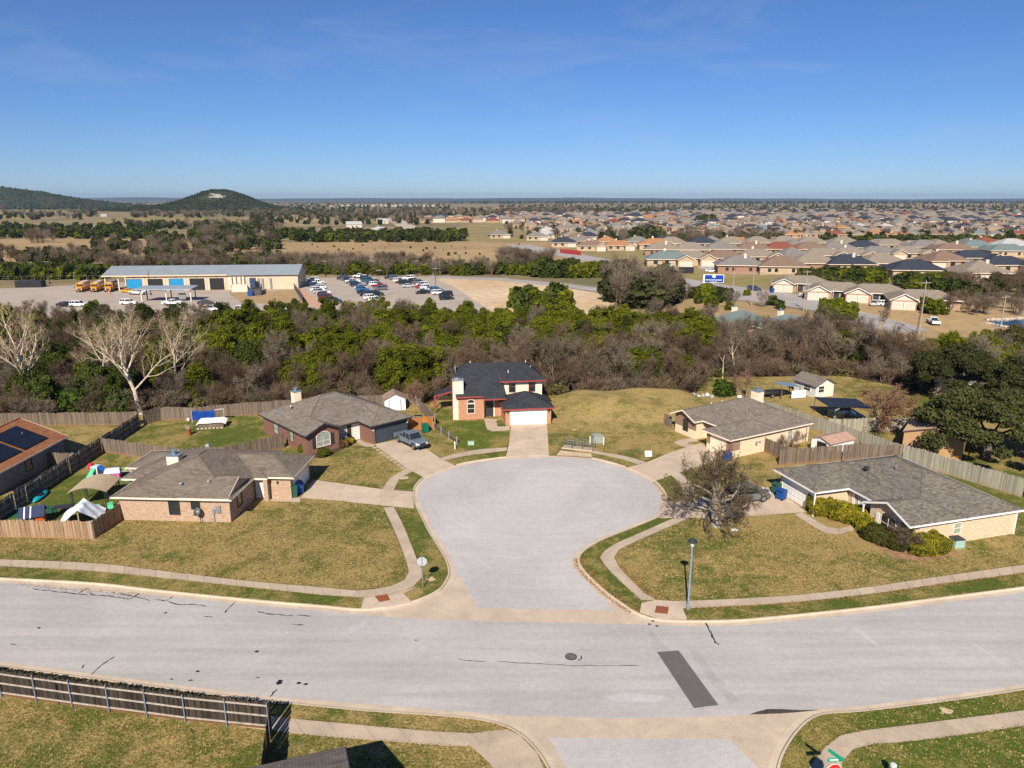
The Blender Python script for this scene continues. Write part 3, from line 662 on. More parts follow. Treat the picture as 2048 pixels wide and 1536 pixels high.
px_sheet('back_lawn', [(1560, 800), (1680, 790), (1740, 830), (1690, 856), (1640, 840)], LZ + .003, GRASS_DRY)
# greener verge strips between kerb and sidewalk
def verge(k0, k1, inner): poly_sheet('verge', [p.copy() for p in KB[kb_i(*k0):kb_i(*k1) + 1]] + W(inner, LZ), LZ + .004, GRASS_VERGE)
verge((0, 1155), (720, 1217), [(722, 1195), (640, 1190), (500, 1175), (312, 1155), (187, 1143), (0, 1133)])
verge((855, 1190), (832, 1017), [(789, 1015), (809, 1053), (834, 1116), (847, 1148), (832, 1170)])
verge((825, 979), (846, 954), [(826, 943), (800, 957), (790, 978)])
verge((914, 929), (1009, 913), [(1011, 902), (980, 906), (933, 912), (893, 921)])
verge((1318, 1034), (1268, 1221), [(1280, 1200), (1249, 1171), (1218, 1141), (1200, 1118), (1203, 1106), (1230, 1087), (1280, 1065), (1345, 1037)])
verge((1376, 1240), (2048, 1173), [(2048, 1146), (1877, 1169), (1720, 1191), (1564, 1207), (1408, 1215.5), (1376, 1216.5)])
# ------------------------------------------------------------------ house kit
def hip(R, Fa, u0, u1, v0, v1, z, m, ax='u', h0=True, h1=True, cap=None, fh=.17):
    """one roof block: eave rectangle, pitch m, ridge along ax, hipped or gabled ends; R roof mesh, Fa fascia mesh"""
    if ax == 'v':
        T = lambda p: (u0 + (v1 - v0 - (0)) * 0 + p[1], p[0], p[2])
        a0, a1, b0, b1 = v0, v1, u0, u1; T = lambda p: (p[1], p[0], p[2])
    else: a0, a1, b0, b1 = u0, u1, v0, v1; T = lambda p: p
    hw = (b1 - b0) / 2; rz = z + m * hw; bm_ = (b0 + b1) / 2
    ra, rb = a0 + (hw if h0 else 0), a1 - (hw if h1 else 0)
    if rb < ra: ra = rb = (ra + rb) / 2
    E_ = [(a0, b0, z), (a1, b0, z), (a1, b1, z), (a0, b1, z)]; r0, r1 = (ra, bm_, rz), (rb, bm_, rz)
    R.face([T(E_[0]), T(E_[1]), T(r1), T(r0)]); R.face([T(E_[2]), T(E_[3]), T(r0), T(r1)])
    if h0: R.face([T(E_[3]), T(E_[0]), T(r0)])
    if h1: R.face([T(E_[1]), T(E_[2]), T(r1)])
    s0, s1 = a0 + (0 if h0 else .75), a1 - (0 if h1 else .75)                     # soffit, kept behind open gables
    R.face([T((s0, b1, z - fh * .5)), T((s1, b1, z - fh * .5)), T((s1, b0, z - fh * .5)), T((s0, b0, z - fh * .5))])
    th = .035
    def edge(p, q): Fa.beam(T((p[0], p[1], p[2] - fh / 2 + .012)), T((q[0], q[1], q[2] - fh / 2 + .012)), th, fh)
    edge(E_[0], E_[1]); edge(E_[2], E_[3])
    for hflag, p, q, r in ((h0, E_[3], E_[0], r0), (h1, E_[1], E_[2], r1)):
        if hflag: edge(p, q)
        else: edge(p, r); edge(r, q)
    if cap is not None:
        L = [(r0, r1)]
        if h0: L += [(E_[0], r0), (E_[3], r0)]
        if h1: L += [(E_[1], r1), (E_[2], r1)]
        for p, q in L:
            p, q = Vector(T(p)), Vector(T(q))
            if (q - p).length > .3: cap.beam(p + Vector((0, 0, .012)), q + Vector((0, 0, .012)), .26, .045)
    return rz
def gable_wall(Wm, side, u0, u1, v, z, m):
    """triangle of wall closing a gable that faces -v"""
    Wm.face([(u0, v, z), (u1, v, z), ((u0 + u1) / 2, v, z + m * (u1 - u0) / 2)])
def window(par, x, y, z, rot, wd, ht, frame=TRIMW, pane=GLASS, arch=False, mull=0, rail=True, sill=None, label=None):
    """frame proud of the wall, dark pane set back inside it; faces -y of its own frame"""
    b = MB(); t = .07; d0, d1 = -.06, .02
    b.box(-wd / 2 - t, -wd / 2, d0, d1, 0, ht); b.box(wd / 2, wd / 2 + t, d0, d1, 0, ht); b.box(-wd / 2 - t, wd / 2 + t, d0, d1, -t, 0)
    if arch:
        n = 8; pts = [(-(wd / 2) * cos(pi * i / n), ht + wd * .32 * sin(pi * i / n)) for i in range(n + 1)]
        for p, q in zip(pts, pts[1:]): b.beam((p[0], -.02, p[1]), (q[0], -.02, q[1]), .08, .09, (0, 1, 0))
    else: b.box(-wd / 2 - t, wd / 2 + t, d0, d1, ht, ht + t)
    if rail: b.box(-wd / 2, wd / 2, -.04, .0, ht * .5 - .025, ht * .5 + .025)
    for k in range(mull): xx = -wd / 2 + wd * (k + 1) / (mull + 1); b.box(xx - .025, xx + .025, -.045, .0, 0, ht)
    o = b.build('window', frame, par, (x, y, z), rot)
    g = MB(); g.box(-wd / 2, wd / 2, -.018, .01, 0, ht)
    if arch: g.face([(p[0], -.018, p[1]) for p in pts])
    g.build('pane', pane, o)
    if sill: MB().box(-wd / 2 - .12, wd / 2 + .12, -.11, .02, -.15, -.072).build('sill', sill, o)
    if label: o['label'] = label
    return o
def garage_door(par, x, y, z, rot, wd, ht, mat, frame):
    b = MB(); b.box(-wd / 2 - .1, -wd / 2, -.07, .02, 0, ht); b.box(wd / 2, wd / 2 + .1, -.07, .02, 0, ht); b.box(-wd / 2 - .1, wd / 2 + .1, -.07, .02, ht, ht + .12)
    o = b.build('garage_door', frame, par, (x, y, z), rot); n = 4
    for k in range(n):
        q = MB(); z0, z1 = ht * k / n + .008, ht * (k + 1) / n - .008; q.box(-wd / 2, wd / 2, -.03, .015, z0, z1)
        for c in range(8):
            a = -wd / 2 + wd * (c + .5) / 8; q.taper(a - wd / 20, a + wd / 20, -.042, -.03, z0 + .09, z1 - .09, .02, 0)
        q.build('panel', mat, o)
    return o
def door(par, x, y, z, rot, mat, frame, wd=.95, ht=2.08):
    b = MB(); b.box(-wd / 2 - .09, -wd / 2, -.06, .02, 0, ht); b.box(wd / 2, wd / 2 + .09, -.06, .02, 0, ht); b.box(-wd / 2 - .09, wd / 2 + .09, -.06, .02, ht, ht + .1); b.box(-wd / 2, wd / 2, -.02, .015, 0, ht)
    for q in range(2): b.box(-wd / 2 + .14, wd / 2 - .14, -.035, -.02, .2 + q * .95, .95 + q * .95)
    o = b.build('door', mat, par, (x, y, z), rot); MB().tube([(wd / 2 - .12, -.02, 1), (wd / 2 - .12, -.09, 1)], .035, 6).build('handle', GALV, o); return o
def chimney(par, x, y, z0, z1, w, d, mat, capm):
    o = MB().box(x - w / 2, x + w / 2, y - d / 2, y + d / 2, z0, z1).build('chimney', mat, par); c = MB(); c.box(x - w / 2 - .06, x + w / 2 + .06, y - d / 2 - .06, y + d / 2 + .06, z1, z1 + .09)
    c.cyl(x, y, z1 + .09, z1 + .45, .19, 10); c.cyl(x, y, z1 + .45, z1 + .52, .3, 10); c.build('chimney_cap', capm, o); return o
def vent(par, x, y, z, kind=0, mat=GALV):
    b = MB()
    if kind == 0: b.cyl(x, y, z - .15, z + .32, .05, 8)
    elif kind == 1: b.taper(x - .22, x + .22, y - .22, y + .22, z - .1, z + .16, .06)
    else: b.lathe([(.05, -.1), (.12, .12), (.2, .22), (.16, .3), (0.02, .34)], 10, (x, y, z))
    return b.build('roof_vent', mat, par)
class House:
    def __init__(s, name, label, o, ang, cat='house'):
        s.r = thing(name, label, cat, (o[0], o[1], LZ), radians(ang)); s.W, s.R, s.F, s.C = MB(), MB(), MB(), MB()
    def finish(s, wall, roof, fascia, cap=None):
        s.wall = s.W.build('wall', wall, s.r)
        if s.R.f: s.roof = s.R.build('roof', roof, s.r)
        if s.F.f: s.F.build('fascia', fascia, s.r)
        if s.C.f: s.C.build('ridge_cap', cap or roof, getattr(s, 'roof', s.r))
        return s

# ---- tan brick house, front left
h = House('tan_brick_house', 'tan brick house with weathered taupe hip roof and white square chimney, front left', (-37.55, 63.9), -3)
z, m = 2.55, .37; W_, R_, F_, C_ = h.W, h.R, h.F, h.C
W_.box(0, 10.75, 0, 12.5, 0, z); W_.box(10.2, 14.6, 5.75, 11.6, 0, z - .01); W_.box(-1.7, .2, 4.7, 11.8, 0, z - .012); W_.box(-3.2, .1, 7.7, 12.1, 0, z - .02)
hip(R_, F_, -.55, 11.2, -.5, 13, z, m, 'v', True, True, C_); hip(R_, F_, 5, 15.15, 5.3, 12.05, z - .015, m, 'u', True, True, C_)
hip(R_, F_, 6, 10.85, -.47, 5.2, z + .03, .41, 'u', True, False); W_.face([(10.82, .1, z + .1), (10.82, 4.7, z + .1), (10.82, 2.37, z + 1.0)])
hip(R_, F_, -2.2, 6, 4.1, 12.2, z - .02, m * .9, 'u', True, True); hip(R_, F_, -3.6, 5, 7.2, 12.6, z - .035, m * .8, 'u', True, True)
hip(R_, F_, 10.2, 12.5, 4.95, 8.8, z - .03, .36, 'v', True, True); W_.box(12.0, 12.45, 5.05, 5.5, 0, z - .1)
h.finish(BR_TAN, SH_TAUPE, CREAMT)
window(h.r, 5.35, 0, .75, 0, .95, 1.5, DARKT); window(h.r, 7.45, 0, 1.35, 0, .75, .85, DARKT); window(h.r, 10.75, 2.2, .8, pi / 2, 1.0, 1.5, DARKT)
garage_door(h.r, 14.6, 8.7, .02, pi / 2, 4.6, 2.1, WHITE, CREAMT); door(h.r, 11.5, 5.75, .05, 0, WHITE, TRIMW)
chimney(h.r, 2.55, 6.1, 2.9, 4.45, 1.25, 1.0, STUCCO_W, BLUEGREY)
for x, y, k in ((5.6, 1.2, 2), (8.2, 1.55, 2), (5.0, 8.4, 1)): vent(h.r, x, y, z + .37 * (y + .5) if y < 5 else 4.75, k)
b = MB(); b.box(9.42, 9.86, -.14, -.005, 1.0, 1.72); b.build('meter_box', GALV, h.r)
b = MB(); b.box(9.05, 9.3, -.12, -.005, .9, 1.35); b.tube([(9.17, -.06, 0), (9.17, -.06, .9)], .05, 8); b.build('meter_box', GALV, h.r)
MB().box(13.2, 13.35, 5.62, 5.745, 1.7, 1.95).build('wall_lamp', BLACKM, h.r)

# ---- red-brown brick house
h = House('brown_brick_house', 'red brown brick house with big taupe hip roof and dark garage door', (-24.6, 81.95), 43)
z, m = 2.55, .44; W_, R_, F_, C_ = h.W, h.R, h.F, h.C
W_.box(0, 4.3, 0, 12, 0, z); W_.box(4.1, 13.3, 1.1, 12.02, 0, z - .01); W_.box(7.9, 13.3, -1.9, 2, 0, z - .012)
hip(R_, F_, -.45, 13.75, .62, 12.6, z, m, 'u', True, True, C_); hip(R_, F_, -.43, 4.7, -.5, 6.5, z + .015, m, 'v', False, True, C_)
hip(R_, F_, 7.45, 13.77, -2.4, 6.2, z + .012, m, 'v', True, True, C_); gable_wall(W_, 0, .02, 4.28, -.001, z - .02, m)
h.finish(BR_RED, SH_GREYB, DARKT)
window(h.r, 2.15, -.002, .75, 0, 1.75, 1.25, CREAMT, BLIND, True, 1, True, BR_RED)
for x in (.9, 3.4): MB().box(x - .2, x + .2, -.06, .0, .65, 2.1).build('shutter', DARKT, h.r)
window(h.r, 5.5, 1.1, .8, 0, .95, 1.3, CREAMT, BLIND); MB().box(6.2, 6.55, 1.04, 1.1, .75, 2.15).build('shutter', DARKT, h.r)
window(h.r, 0, 8.2, .8, -pi / 2, 1.2, 1.3, DARKT, BLIND); window(h.r, 0, 3.9, .8, -pi / 2, .8, 1.3, DARKT, BLIND)
garage_door(h.r, 10.75, -1.9, .02, 0, 4.75, 2.1, M('slate_garage_door', (.052, .066, .085), .08, 2, .5), DARKT); door(h.r, 7.3, 1.1, .02, 0, WHITE, TRIMW)
chimney(h.r, 3.6, 9.4, 3.6, 5.5, 1.0, .9, STUCCO_W, BLUEGREY)
for x, y, zz, k in ((2.0, 7.8, 3.9, 2), (9.8, 10.6, 3.6, 1), (1.0, 9.8, 3.3, 1)): vent(h.r, x, y, zz, k)
for x in (8.05, 13.15): MB().box(x - .08, x + .08, -2.02, -1.9, 1.75, 2.05).build('wall_lamp', WHITE, h.r)

# ---- two-storey house at the head of the cul-de-sac
h = House('two_storey_house', 'two-storey cream and orange brick house with charcoal roof and red trim', (-7.5, 96.55), 8.2)
W_, R_, F_ = h.W, h.R, h.F
m = .62                                                             # long front slope, low eave in front, ridge at two storeys
B2 = MB(); Bk = MB()
Bk.box(0, 3.6, -.25, 5, 0, 3.35); Bk.box(3.5, 6.35, .9, 5, 0, 3.2); Bk.box(6.15, 12.45, -3.75, 1.2, 0, 2.42)
B2.box(0.02, 6.32, 2.4, 8.6, 0, 4.75); B2.box(6.3, 12.1, 1.4, 8.58, 0, 5.0)
def front_z(v): return 3.42 + m * (v + .65)
rv = 5.0; rzz = front_z(rv)
uL = -.35
# main front slope (left of the upper storey), reaching over the entry
R_.face([(uL, -.65, front_z(-.65)), (3.45, -.65, front_z(-.65)), (3.45, rv, rzz), (1.6, rv, rzz), (uL, rv - 2.2, front_z(rv - 2.2))])
R_.face([(3.45, -1.15, front_z(-1.15)), (6.55, -1.15, front_z(-1.15)), (6.55, 3.1, front_z(3.1)), (6.55, rv, rzz), (3.45, rv, rzz)])
R_.face([(3.45, -1.15, front_z(-1.15) - .14), (6.55, -1.15, front_z(-1.15) - .14), (6.55, 2, front_z(2) - .14), (3.45, 2, front_z(2) - .14)])
F_.beam((uL, -.67, front_z(-.65) - .08), (3.45, -.67, front_z(-.65) - .08), .04, .2); F_.beam((3.4, -1.17, front_z(-1.15) - .08), (6.6, -1.17, front_z(-1.15) - .08), .04, .2)
F_.beam((3.43, -1.15, front_z(-1.15) - .06), (3.43, -.65, front_z(-.65) - .06), .04, .2)
F_.beam((uL, -.65, front_z(-.65) - .08), (uL, rv - 2.2, front_z(rv - 2.2) - .08), .04, .2)
# left clipped hip and rear slope
R_.face([(uL, rv - 2.2, front_z(rv - 2.2)), (1.6, rv, rzz), (uL, rv + 2.2, front_z(rv - 2.2))])
R_.face([(uL, rv + 2.2, front_z(rv - 2.2)), (1.6, rv, rzz), (10, rv, rzz), (12.55, 9.0, 5.0), (uL, 9.0, 5.0)])
# upper storey front slope and right hip
uz = 5.08; um = (rzz - uz) / (rv - .75)
R_.face([(6.1, .75, uz), (12.55, .75, uz), (10, rv, rzz), (6.1, rv, rzz)]); R_.face([(12.55, .75, uz), (12.55, 9.0, 5.0), (10, rv, rzz)])
R_.face([(6.1, .75, uz - .1), (12.55, .75, uz - .1), (12.55, 9, uz - .1), (6.1, 9, uz - .1)]); R_.face([(6.1, .75, uz), (6.1, rv, rzz), (6.1, 2.9, front_z(2.9))])
F_.beam((6.1, .73, uz - .08), (12.57, .73, uz - .08), .04, .2); F_.beam((12.57, .73, uz - .08), (12.57, 9.0, 4.92), .04, .2); F_.beam((6.08, .75, uz - .08), (6.08, 2.75, uz + um * 2 - .1), .04, .16)
hip(R_, F_, 5.75, 12.85, -4.2, 2.6, 2.42, .46, 'v', True, True, None, .2)
# gable wall on the left under the slope
B2.face([(.0, -.2, 3.3), (.0, 1.45, 4.6), (.0, 5, 6.9), (.0, 8.6, 5.0), (.0, 8.6, 3)]); B2.face([(12.1, 1.4, 4.9), (12.1, 8.6, 4.9), (12.1, 5, 5.0)])
B2.face([(6.3, 1.39, 2.5), (12.1, 1.39, 2.5), (12.1, 1.39, 5.0), (6.3, 1.39, 5.0)])
h.finish(STUCCO, SH_BLACK, REDT); Bk.build('brick_wall', BR_ORANGE, h.r)
h.wall.data.clear_geometry(); me = B2.mesh('wall'); me.materials.append(STUCCO_W); h.wall.data = me
garage_door(h.r, 9.3, -3.75, .02, 0, 4.9, 2.1, WHITE, CREAMT)
window(h.r, 7.8, 1.39, 3.35, 0, .85, 1.5, REDT); window(h.r, 10.65, 1.39, 3.35, 0, .85, 1.5, REDT)
window(h.r, 1.75, -.25, .95, 0, .95, 1.3, CREAMT); window(h.r, 1.75, -.25, 2.42, 0, .95, .2, CREAMT, GLASS, True, 0, False)
b = MB(); b.box(3.95, 5.0, .82, .9, .05, 2.15); b.build('door', DARKT, h.r)
b = MB(); b.box(3.85, 5.1, .8, .9, 2.3, 2.62); b.build('transom_window', GLASS, h.r); MB().box(5.05, 5.22, .78, .9, 0, 2.7).build('door_frame', CREAMT, h.r)
o = MB().box(-.75, .05, -.15, .95, 0, 3.6).box(-.75, .75, -.15, .95, 3.6, 5.6).build('chimney', STUCCO_W, h.r); MB().box(-.83, .83, -.23, 1.03, 5.6, 5.74).box(-.4, .1, .2, .7, 5.74, 5.95).build('chimney_cap', GALV, o)
MB().box(-.82, -.75, -.18, -.12, 0, 5.6).build('corner_trim', REDT, h.r)
for x in (6.45, 12.15): MB().box(x - .08, x + .08, -3.86, -3.75, 1.7, 2.0).build('wall_lamp', BLACKM, h.r)
for x, y, zz in ((7.4, 2.6, 5.95), (10.4, 5.6, 6.6), (10.9, 4.2, 6.1), (2.2, 5.2, 6.85)): vent(h.r, x, y, zz, 0, WHITE)
pr = MB(); pr.face([(-3.2, 3.6, 2.55), (-.05, 3.6, 3.3), (-.05, 6.2, 3.3), (-3.2, 6.2, 2.55)]); pr.build('porch_roof', SH_BLACK, h.r)
for y in (3.7, 6.1): MB().box(-3.15, -2.98, y - .08, y + .08, 0, 2.5).build('porch_post', REDT, h.r)
MB().beam((-3.2, 3.6, 2.5), (-.05, 3.6, 3.24), .05, .18).beam((-3.07, 3.7, 1.7), (-2.3, 3.7, 2.6), .1, .1).build('porch_beam', REDT, h.r)

# ---- cream and brick house behind the oak
h = House('cream_brick_house', 'cream house with brick gable and brown grey roof behind the bare oak', (19.8, 90.6), -61)
z, m = 2.5, .45; W_, R_, F_, C_ = h.W, h.R, h.F, h.C
W_.box(.3, 4.2, 2.0, 13.6, 0, z); W_.box(4.1, 11.6, 3.6, 13.62, 0, z - .01); W_.box(7.7, 11.62, .5, 12.1, 0, z - .012)
hip(R_, F_, -.1, 12.0, 2.75, 14.4, z, m, 'v', True, True, C_); hip(R_, F_, 7.25, 12.02, 0, 8.5, z + .012, m, 'v', True, True, C_)
hip(R_, F_, -.12, 4.55, 1.3, 7, z + .01, m, 'v', False, True, C_); gable_wall(W_, 0, .32, 4.18, 1.999, z - .02, m)
h.finish(STUCCO, SH_GREYB, CREAMT)
MB().box(.29, 4.21, 1.955, 2.0, 1.15, z - .03).face([(.3, 1.95, z - .03), (4.2, 1.95, z - .03), (2.25, 1.95, z + .82)]).build('brick_panel', BR_MIX, h.r)
MB().box(7.69, 8.35, .45, .5, .95, z - .03).build('brick_panel', BR_MIX, h.r); MB().box(10.95, 11.67, .45, .5, .95, z - .03).build('brick_panel', BR_MIX, h.r); MB().box(11.62, 11.668, .5, 2.0, .95, z - .03).build('brick_panel', BR_MIX, h.r); MB().box(4.3, 7.6, 3.55, 3.6, .9, z - .03).build('brick_panel', BR_MIX, h.r)
window(h.r, 2.3, 1.955, .75, 0, .8, 1.4, DARKT, GLASS, False, 1); garage_door(h.r, 9.65, .5, .02, 0, 2.4, 2.0, STUCCO_W, CREAMT)
window(h.r, 11.62, 10.6, .75, pi / 2, .85, 1.4, CREAMT, BLIND); door(h.r, 5.3, 3.6, .02, 0, DARKT, CREAMT)
MB().box(11.5, 11.65, 13.9, 14.05, 0, z - .1).build('porch_post', CREAMT, h.r)
chimney(h.r, 4.2, 12.6, 3.2, 5.1, 1.3, 1.0, STUCCO_W, BLUEGREY)
for x, y, zz, k in ((6.9, 9.6, 4.95, 0), (7.3, 10.0, 4.7, 0), (5.4, 8.0, 5.2, 1), (1.5, 7, 3.3, 0), (2.0, 8.5, 3.5, 0)): vent(h.r, x, y, zz, k, WHITE)
b = MB(); b.box(11.63, 11.7, 4.6, 4.9, 1.0, 1.5).box(11.63, 11.7, 5.1, 5.5, 1.3, 1.45); b.build('meter_box', GALV, h.r)

# ---- speckled roof house, front right
h = House('cream_house', 'long cream house with speckled grey roof and white gutters, front right', (30.6, 71.4), -74)
z, m = 2.5, .40; W_, R_, F_, C_ = h.W, h.R, h.F, h.C
W_.box(.1, 14.35, 1.2, 12.05, 0, z); W_.box(.12, 5.6, -2.6, 3, 0, z - .01); W_.box(9.6, 14.19, .25, 5, 0, z - .012)
hip(R_, F_, -.4, 14.75, .72, 12.5, z, m, 'u', True, True, C_); hip(R_, F_, -.42, 6.15, -3.2, 5.5, z + .014, m, 'v', True, True, C_)
hip(R_, F_, 9.15, 14.77, -.35, 6, z + .013, m, 'v', False, True, C_); gable_wall(W_, 0, 9.6, 14.19, .249, z - .02, m)
h.finish(BR_CREAM, SH_SPECK, TRIMW)
garage_door(h.r, 2.95, -2.6, .02, 0, 4.8, 2.05, WHITE, WHITE); window(h.r, 11.85, .249, .75, 0, 1.7, 1.15, CREAMT, GLASS, True, 1)
for x in (10.6, 13.15): MB().box(x - .2, x + .2, .19, .249, .6, 1.95).build('shutter', WHITE, h.r)
window(h.r, 14.35, 5.4, .95, pi / 2, .75, 1.0, CREAMT, BLIND); door(h.r, 7.6, 1.2, .02, 0, WHITE, TRIMW); MB().box(6.2, 6.55, 1.13, 1.2, .3, 2.0).build('shutter', WHITE, h.r)
for x, y in ((6.05, -3.1), (14.42, 12.1), (9.2, -.2)): MB().box(x - .05, x + .05, y - .05, y + .05, 0, z).build('downpipe', TRIMW, h.r)
for x, y, zz, k in ((5.2, 3.4, 4.0, 1), (7.2, 5.0, 4.65, 0), (11.4, 2.0, 3.45, 0)): vent(h.r, x, y, zz, k, DARKT if k else GALV)

# ---- rust roof house with solar panels, left edge
h = House('rust_roof_house', 'house with rust orange roof and dark solar panels at the left edge', (-53.45, 81.4), 90)
z, m = 2.5, .42; W_, R_, F_, C_ = h.W, h.R, h.F, h.C
W_.box(-13, 0, 0, 10, 0, z); W_.face([(0, 0, z), (0, 10, z), (0, 5, z + 5 * m)]); hip(R_, F_, -13.4, .4, -.45, 10.45, z, m, 'u', True, False, C_)
h.finish(M('grey_blue_siding', (.20, .20, .20), .1, 2), SH_RUST, CREAMT)
pc = M('solar_panel', (.012, .014, .022), .1, 4, .25, .5)
for u0 in (-10.6, -6.0):
    for i in range(2):
        for j in range(3):
            a, b_ = u0 + j * 1.42, .55 + i * 1.75; q = lambda u, v: (u, v, z + m * (v + .45) + .09)
            s_ = MB(); s_.hexa([q(a, b_), q(a + 1.36, b_), q(a + 1.36, b_ + 1.68), q(a, b_ + 1.68)], [(p[0], p[1], p[2] + .05) for p in (q(a, b_), q(a + 1.36, b_), q(a + 1.36, b_ + 1.68), q(a, b_ + 1.68))]); s_.build('solar_panel', pc, h.r)
window(h.r, -6.5, 0, .9, 0, 1.0, 1.1, DARKT); chimney(h.r, -.9, 8.8, 2.9, 5.2, 1.0, 1.0, M('blue_grey_panel', (.25, .31, .37), .08, 2), GALV); vent(h.r, -3, 2.6, 3.8, 0)

# ---- brown roof at the bottom edge, below the camera
h = House('brown_roof_house', 'brown shingled roof corner at the bottom edge beside the picket fence', (-14.2, 26.0), 24)
W_, R_, F_ = h.W, h.R, h.F
pA, pB, pC = P(690, 1493, 3.6), P(480, 1540, 3.6), P(690, 1600, 3.6)
h.r.location = (pA.x, pA.y, LZ); h.r.rotation_euler = (0, 0, atan2(pA.y - pB.y, pA.x - pB.x))
R_.face([(-12, 0, 3.48), (0, 0, 3.48), (0, -4.6, 5.1), (-12, -4.6, 5.1)]); R_.face([(-12, -9.2, 3.48), (0, -9.2, 3.48), (0, -4.6, 5.1), (-12, -4.6, 5.1)])
F_.beam((-12, 0, 3.40), (0, 0, 3.40), .05, .16); F_.beam((0.02, 0, 3.40), (0.02, -4.6, 5.02), .05, .16); F_.beam((0.02, -4.6, 5.02), (0.02, -9.2, 3.4), .05, .16)
W_.box(-11.6, -.5, -8.8, -.5, 0, 3.3); W_.face([(-.5, -.5, 3.3), (-.5, -8.8, 3.3), (-.5, -4.6, 4.9)])
h.finish(BR_TAN, SH_GREYB, DARKT)

# ---- roofs showing among the trees
for lab, px, py, ang, mt in (('teal grey hip roof among bare trees, the left of two', 1478, 668, 30, 'teal'), ('teal grey hip roof among bare trees beside the dry field', 1570, 678, 24, 'teal')):
    c = P(px, py); h = House('wooded_house', lab, (c.x, c.y), ang); h.W.box(-6, 6, -5, 5, 0, 2.7); hip(h.R, h.F, -6.5, 6.5, -5.5, 5.5, 2.7, .5, 'u', True, True)
    h.finish(BR_CREAM, FAR_ROOFS[mt], TRIMW); chimney(h.r, -1, 1, 4, 6.2, 1.0, .9, STUCCO_W, GALV); window(h.r, 2, -5, .9, 0, 1.2, 1.2)
c = P(1992, 800); h = House('oak_screened_house', 'brown roof with white rooftop cooler above the dark live oaks', (c.x, c.y), 10); h.W.box(-7, 7, -5, 5, 0, 3.4); hip(h.R, h.F, -7.5, 7.5, -5.5, 5.5, 3.4, .4, 'u', True, True)
h.finish(BR_CREAM, SH_GREYB, TRIMW); MB().box(-.7, .5, -2.4, -1.4, 4.4, 5.5).box(.5, 1.2, -2.4, -1.8, 4.3, 4.9).build('rooftop_cooler', WHITE, h.r); window(h.r, 2, -5, .9, 0, 1.2, 1.2)
# ------------------------------------------------------------------ fences, picket by picket
PK = {}
def picket_mesh(h, mat, dog=True):
    key = (round(h, 2), mat.name)
    if key not in PK:
        b = MB(); w_ = .068; t = .011; c = .035 if dog else 0
        b.prof([(-w_, 0), (w_, 0), (w_, h - c), (w_ - c, h), (-w_ + c, h), (-w_, h - c)], -t, t); me = b.mesh('picket'); me.materials.append(mat); PK[key] = me
    return PK[key]
def fence(name, label, pts, h=1.85, mat=WOOD_GREY, rails=1, post=RAILW, steel=False, lean=.012, limit=290, jit=.035, group=None):
    """pts in plan; rails = +1 on the left of the direction, -1 on the right, 0 none"""
    pts = [Vector((p[0], p[1], 0)) for p in pts]; c = pts[0]; T = thing(name, label, 'fence', (c.x, c.y, LZ), 0, group)
    me = picket_mesh(h, mat); rg = random.Random(int(abs(c.x) * 100)); n_all = 0; rest = MB(); pm = None
    for a, b in zip(pts, pts[1:]):
        d = b - a; L = d.length; d.normalize(); ang = atan2(d.y, d.x); nrm = Vector((-d.y, d.x, 0)); n = max(1, int(L / .147)); wob = rg.uniform(0, 6)
        for i in range(n):
            if rg.random() < .006: continue
            p = a + d * ((i + .5) * L / n) - c; hz = 1 + rg.uniform(-jit, jit) + .02 * sin(i * .22 + wob)
            if n_all < limit:
                o = bpy.data.objects.new('picket', me); COL.objects.link(o); o.parent = T; o.location = (p.x + nrm.x * rg.uniform(-.008, .008), p.y + nrm.y * rg.uniform(-.008, .008), rg.uniform(0, .03))
                o.rotation_euler = (rg.uniform(-lean, lean), rg.uniform(-lean, lean), ang); o.scale = (1, 1, hz)
            else:
                q = Vector((d.x * .068, d.y * .068, 0)); t = nrm * .011; bb = [p - q - t, p + q - t, p + q + t, p - q + t]; rest.hexa(bb, [x + Vector((0, 0, h * hz)) for x in bb])
            n_all += 1
        if rails:
            off = nrm * (.05 * rails); np_ = max(1, round(L / 2.44))
            for zz in (.28, h * .52, h - .22):
                for k in range(np_):
                    p, q = a + d * (L * k / np_) - c + off, a + d * (L * (k + 1) / np_) - c + off
                    MB().beam((p.x, p.y, zz), (q.x - d.x * .01, q.y - d.y * .01, zz + rg.uniform(-.015, .015)), .045, .09).build('rail', RAILW if not steel else RAILW, T)
            po = nrm * (.12 * rails)
            for k in range(np_ + 1):
                p = a + d * (L * k / np_) - c + po; key = ('post', steel, post.name, round(h, 2))
                if key not in PK:
                    b2 = MB()
                    if steel: b2.cyl(0, 0, 0, h + .06, .035, 8)
                    else: b2.box(-.045, .045, -.045, .045, 0, h + .05)
                    PK[key] = b2.mesh('post'); PK[key].materials.append(post)
                o = bpy.data.objects.new('post', PK[key]); COL.objects.link(o); o.parent = T; o.location = (p.x, p.y, 0); o.rotation_euler = (0, 0, ang)
    if rest.f: tag(rest.build('pickets_beyond', mat, T), kind='stuff')
    return T
def W2(pts, z=LZ): return [P(x, y, z) for x, y in pts]
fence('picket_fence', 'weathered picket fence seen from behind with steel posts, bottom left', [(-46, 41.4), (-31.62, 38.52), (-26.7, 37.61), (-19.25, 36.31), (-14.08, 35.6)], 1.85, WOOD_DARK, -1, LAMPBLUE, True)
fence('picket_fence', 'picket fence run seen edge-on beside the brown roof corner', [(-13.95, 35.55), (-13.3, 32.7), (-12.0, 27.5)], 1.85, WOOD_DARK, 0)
fence('picket_fence', 'tan brown picket fence corner facing the street around the toy yard', [(-57, 60.9), (-46.75, 60.2), (-37.95, 59.82), (-37.5, 63.9)], 1.75, WOOD_TAN, 1)
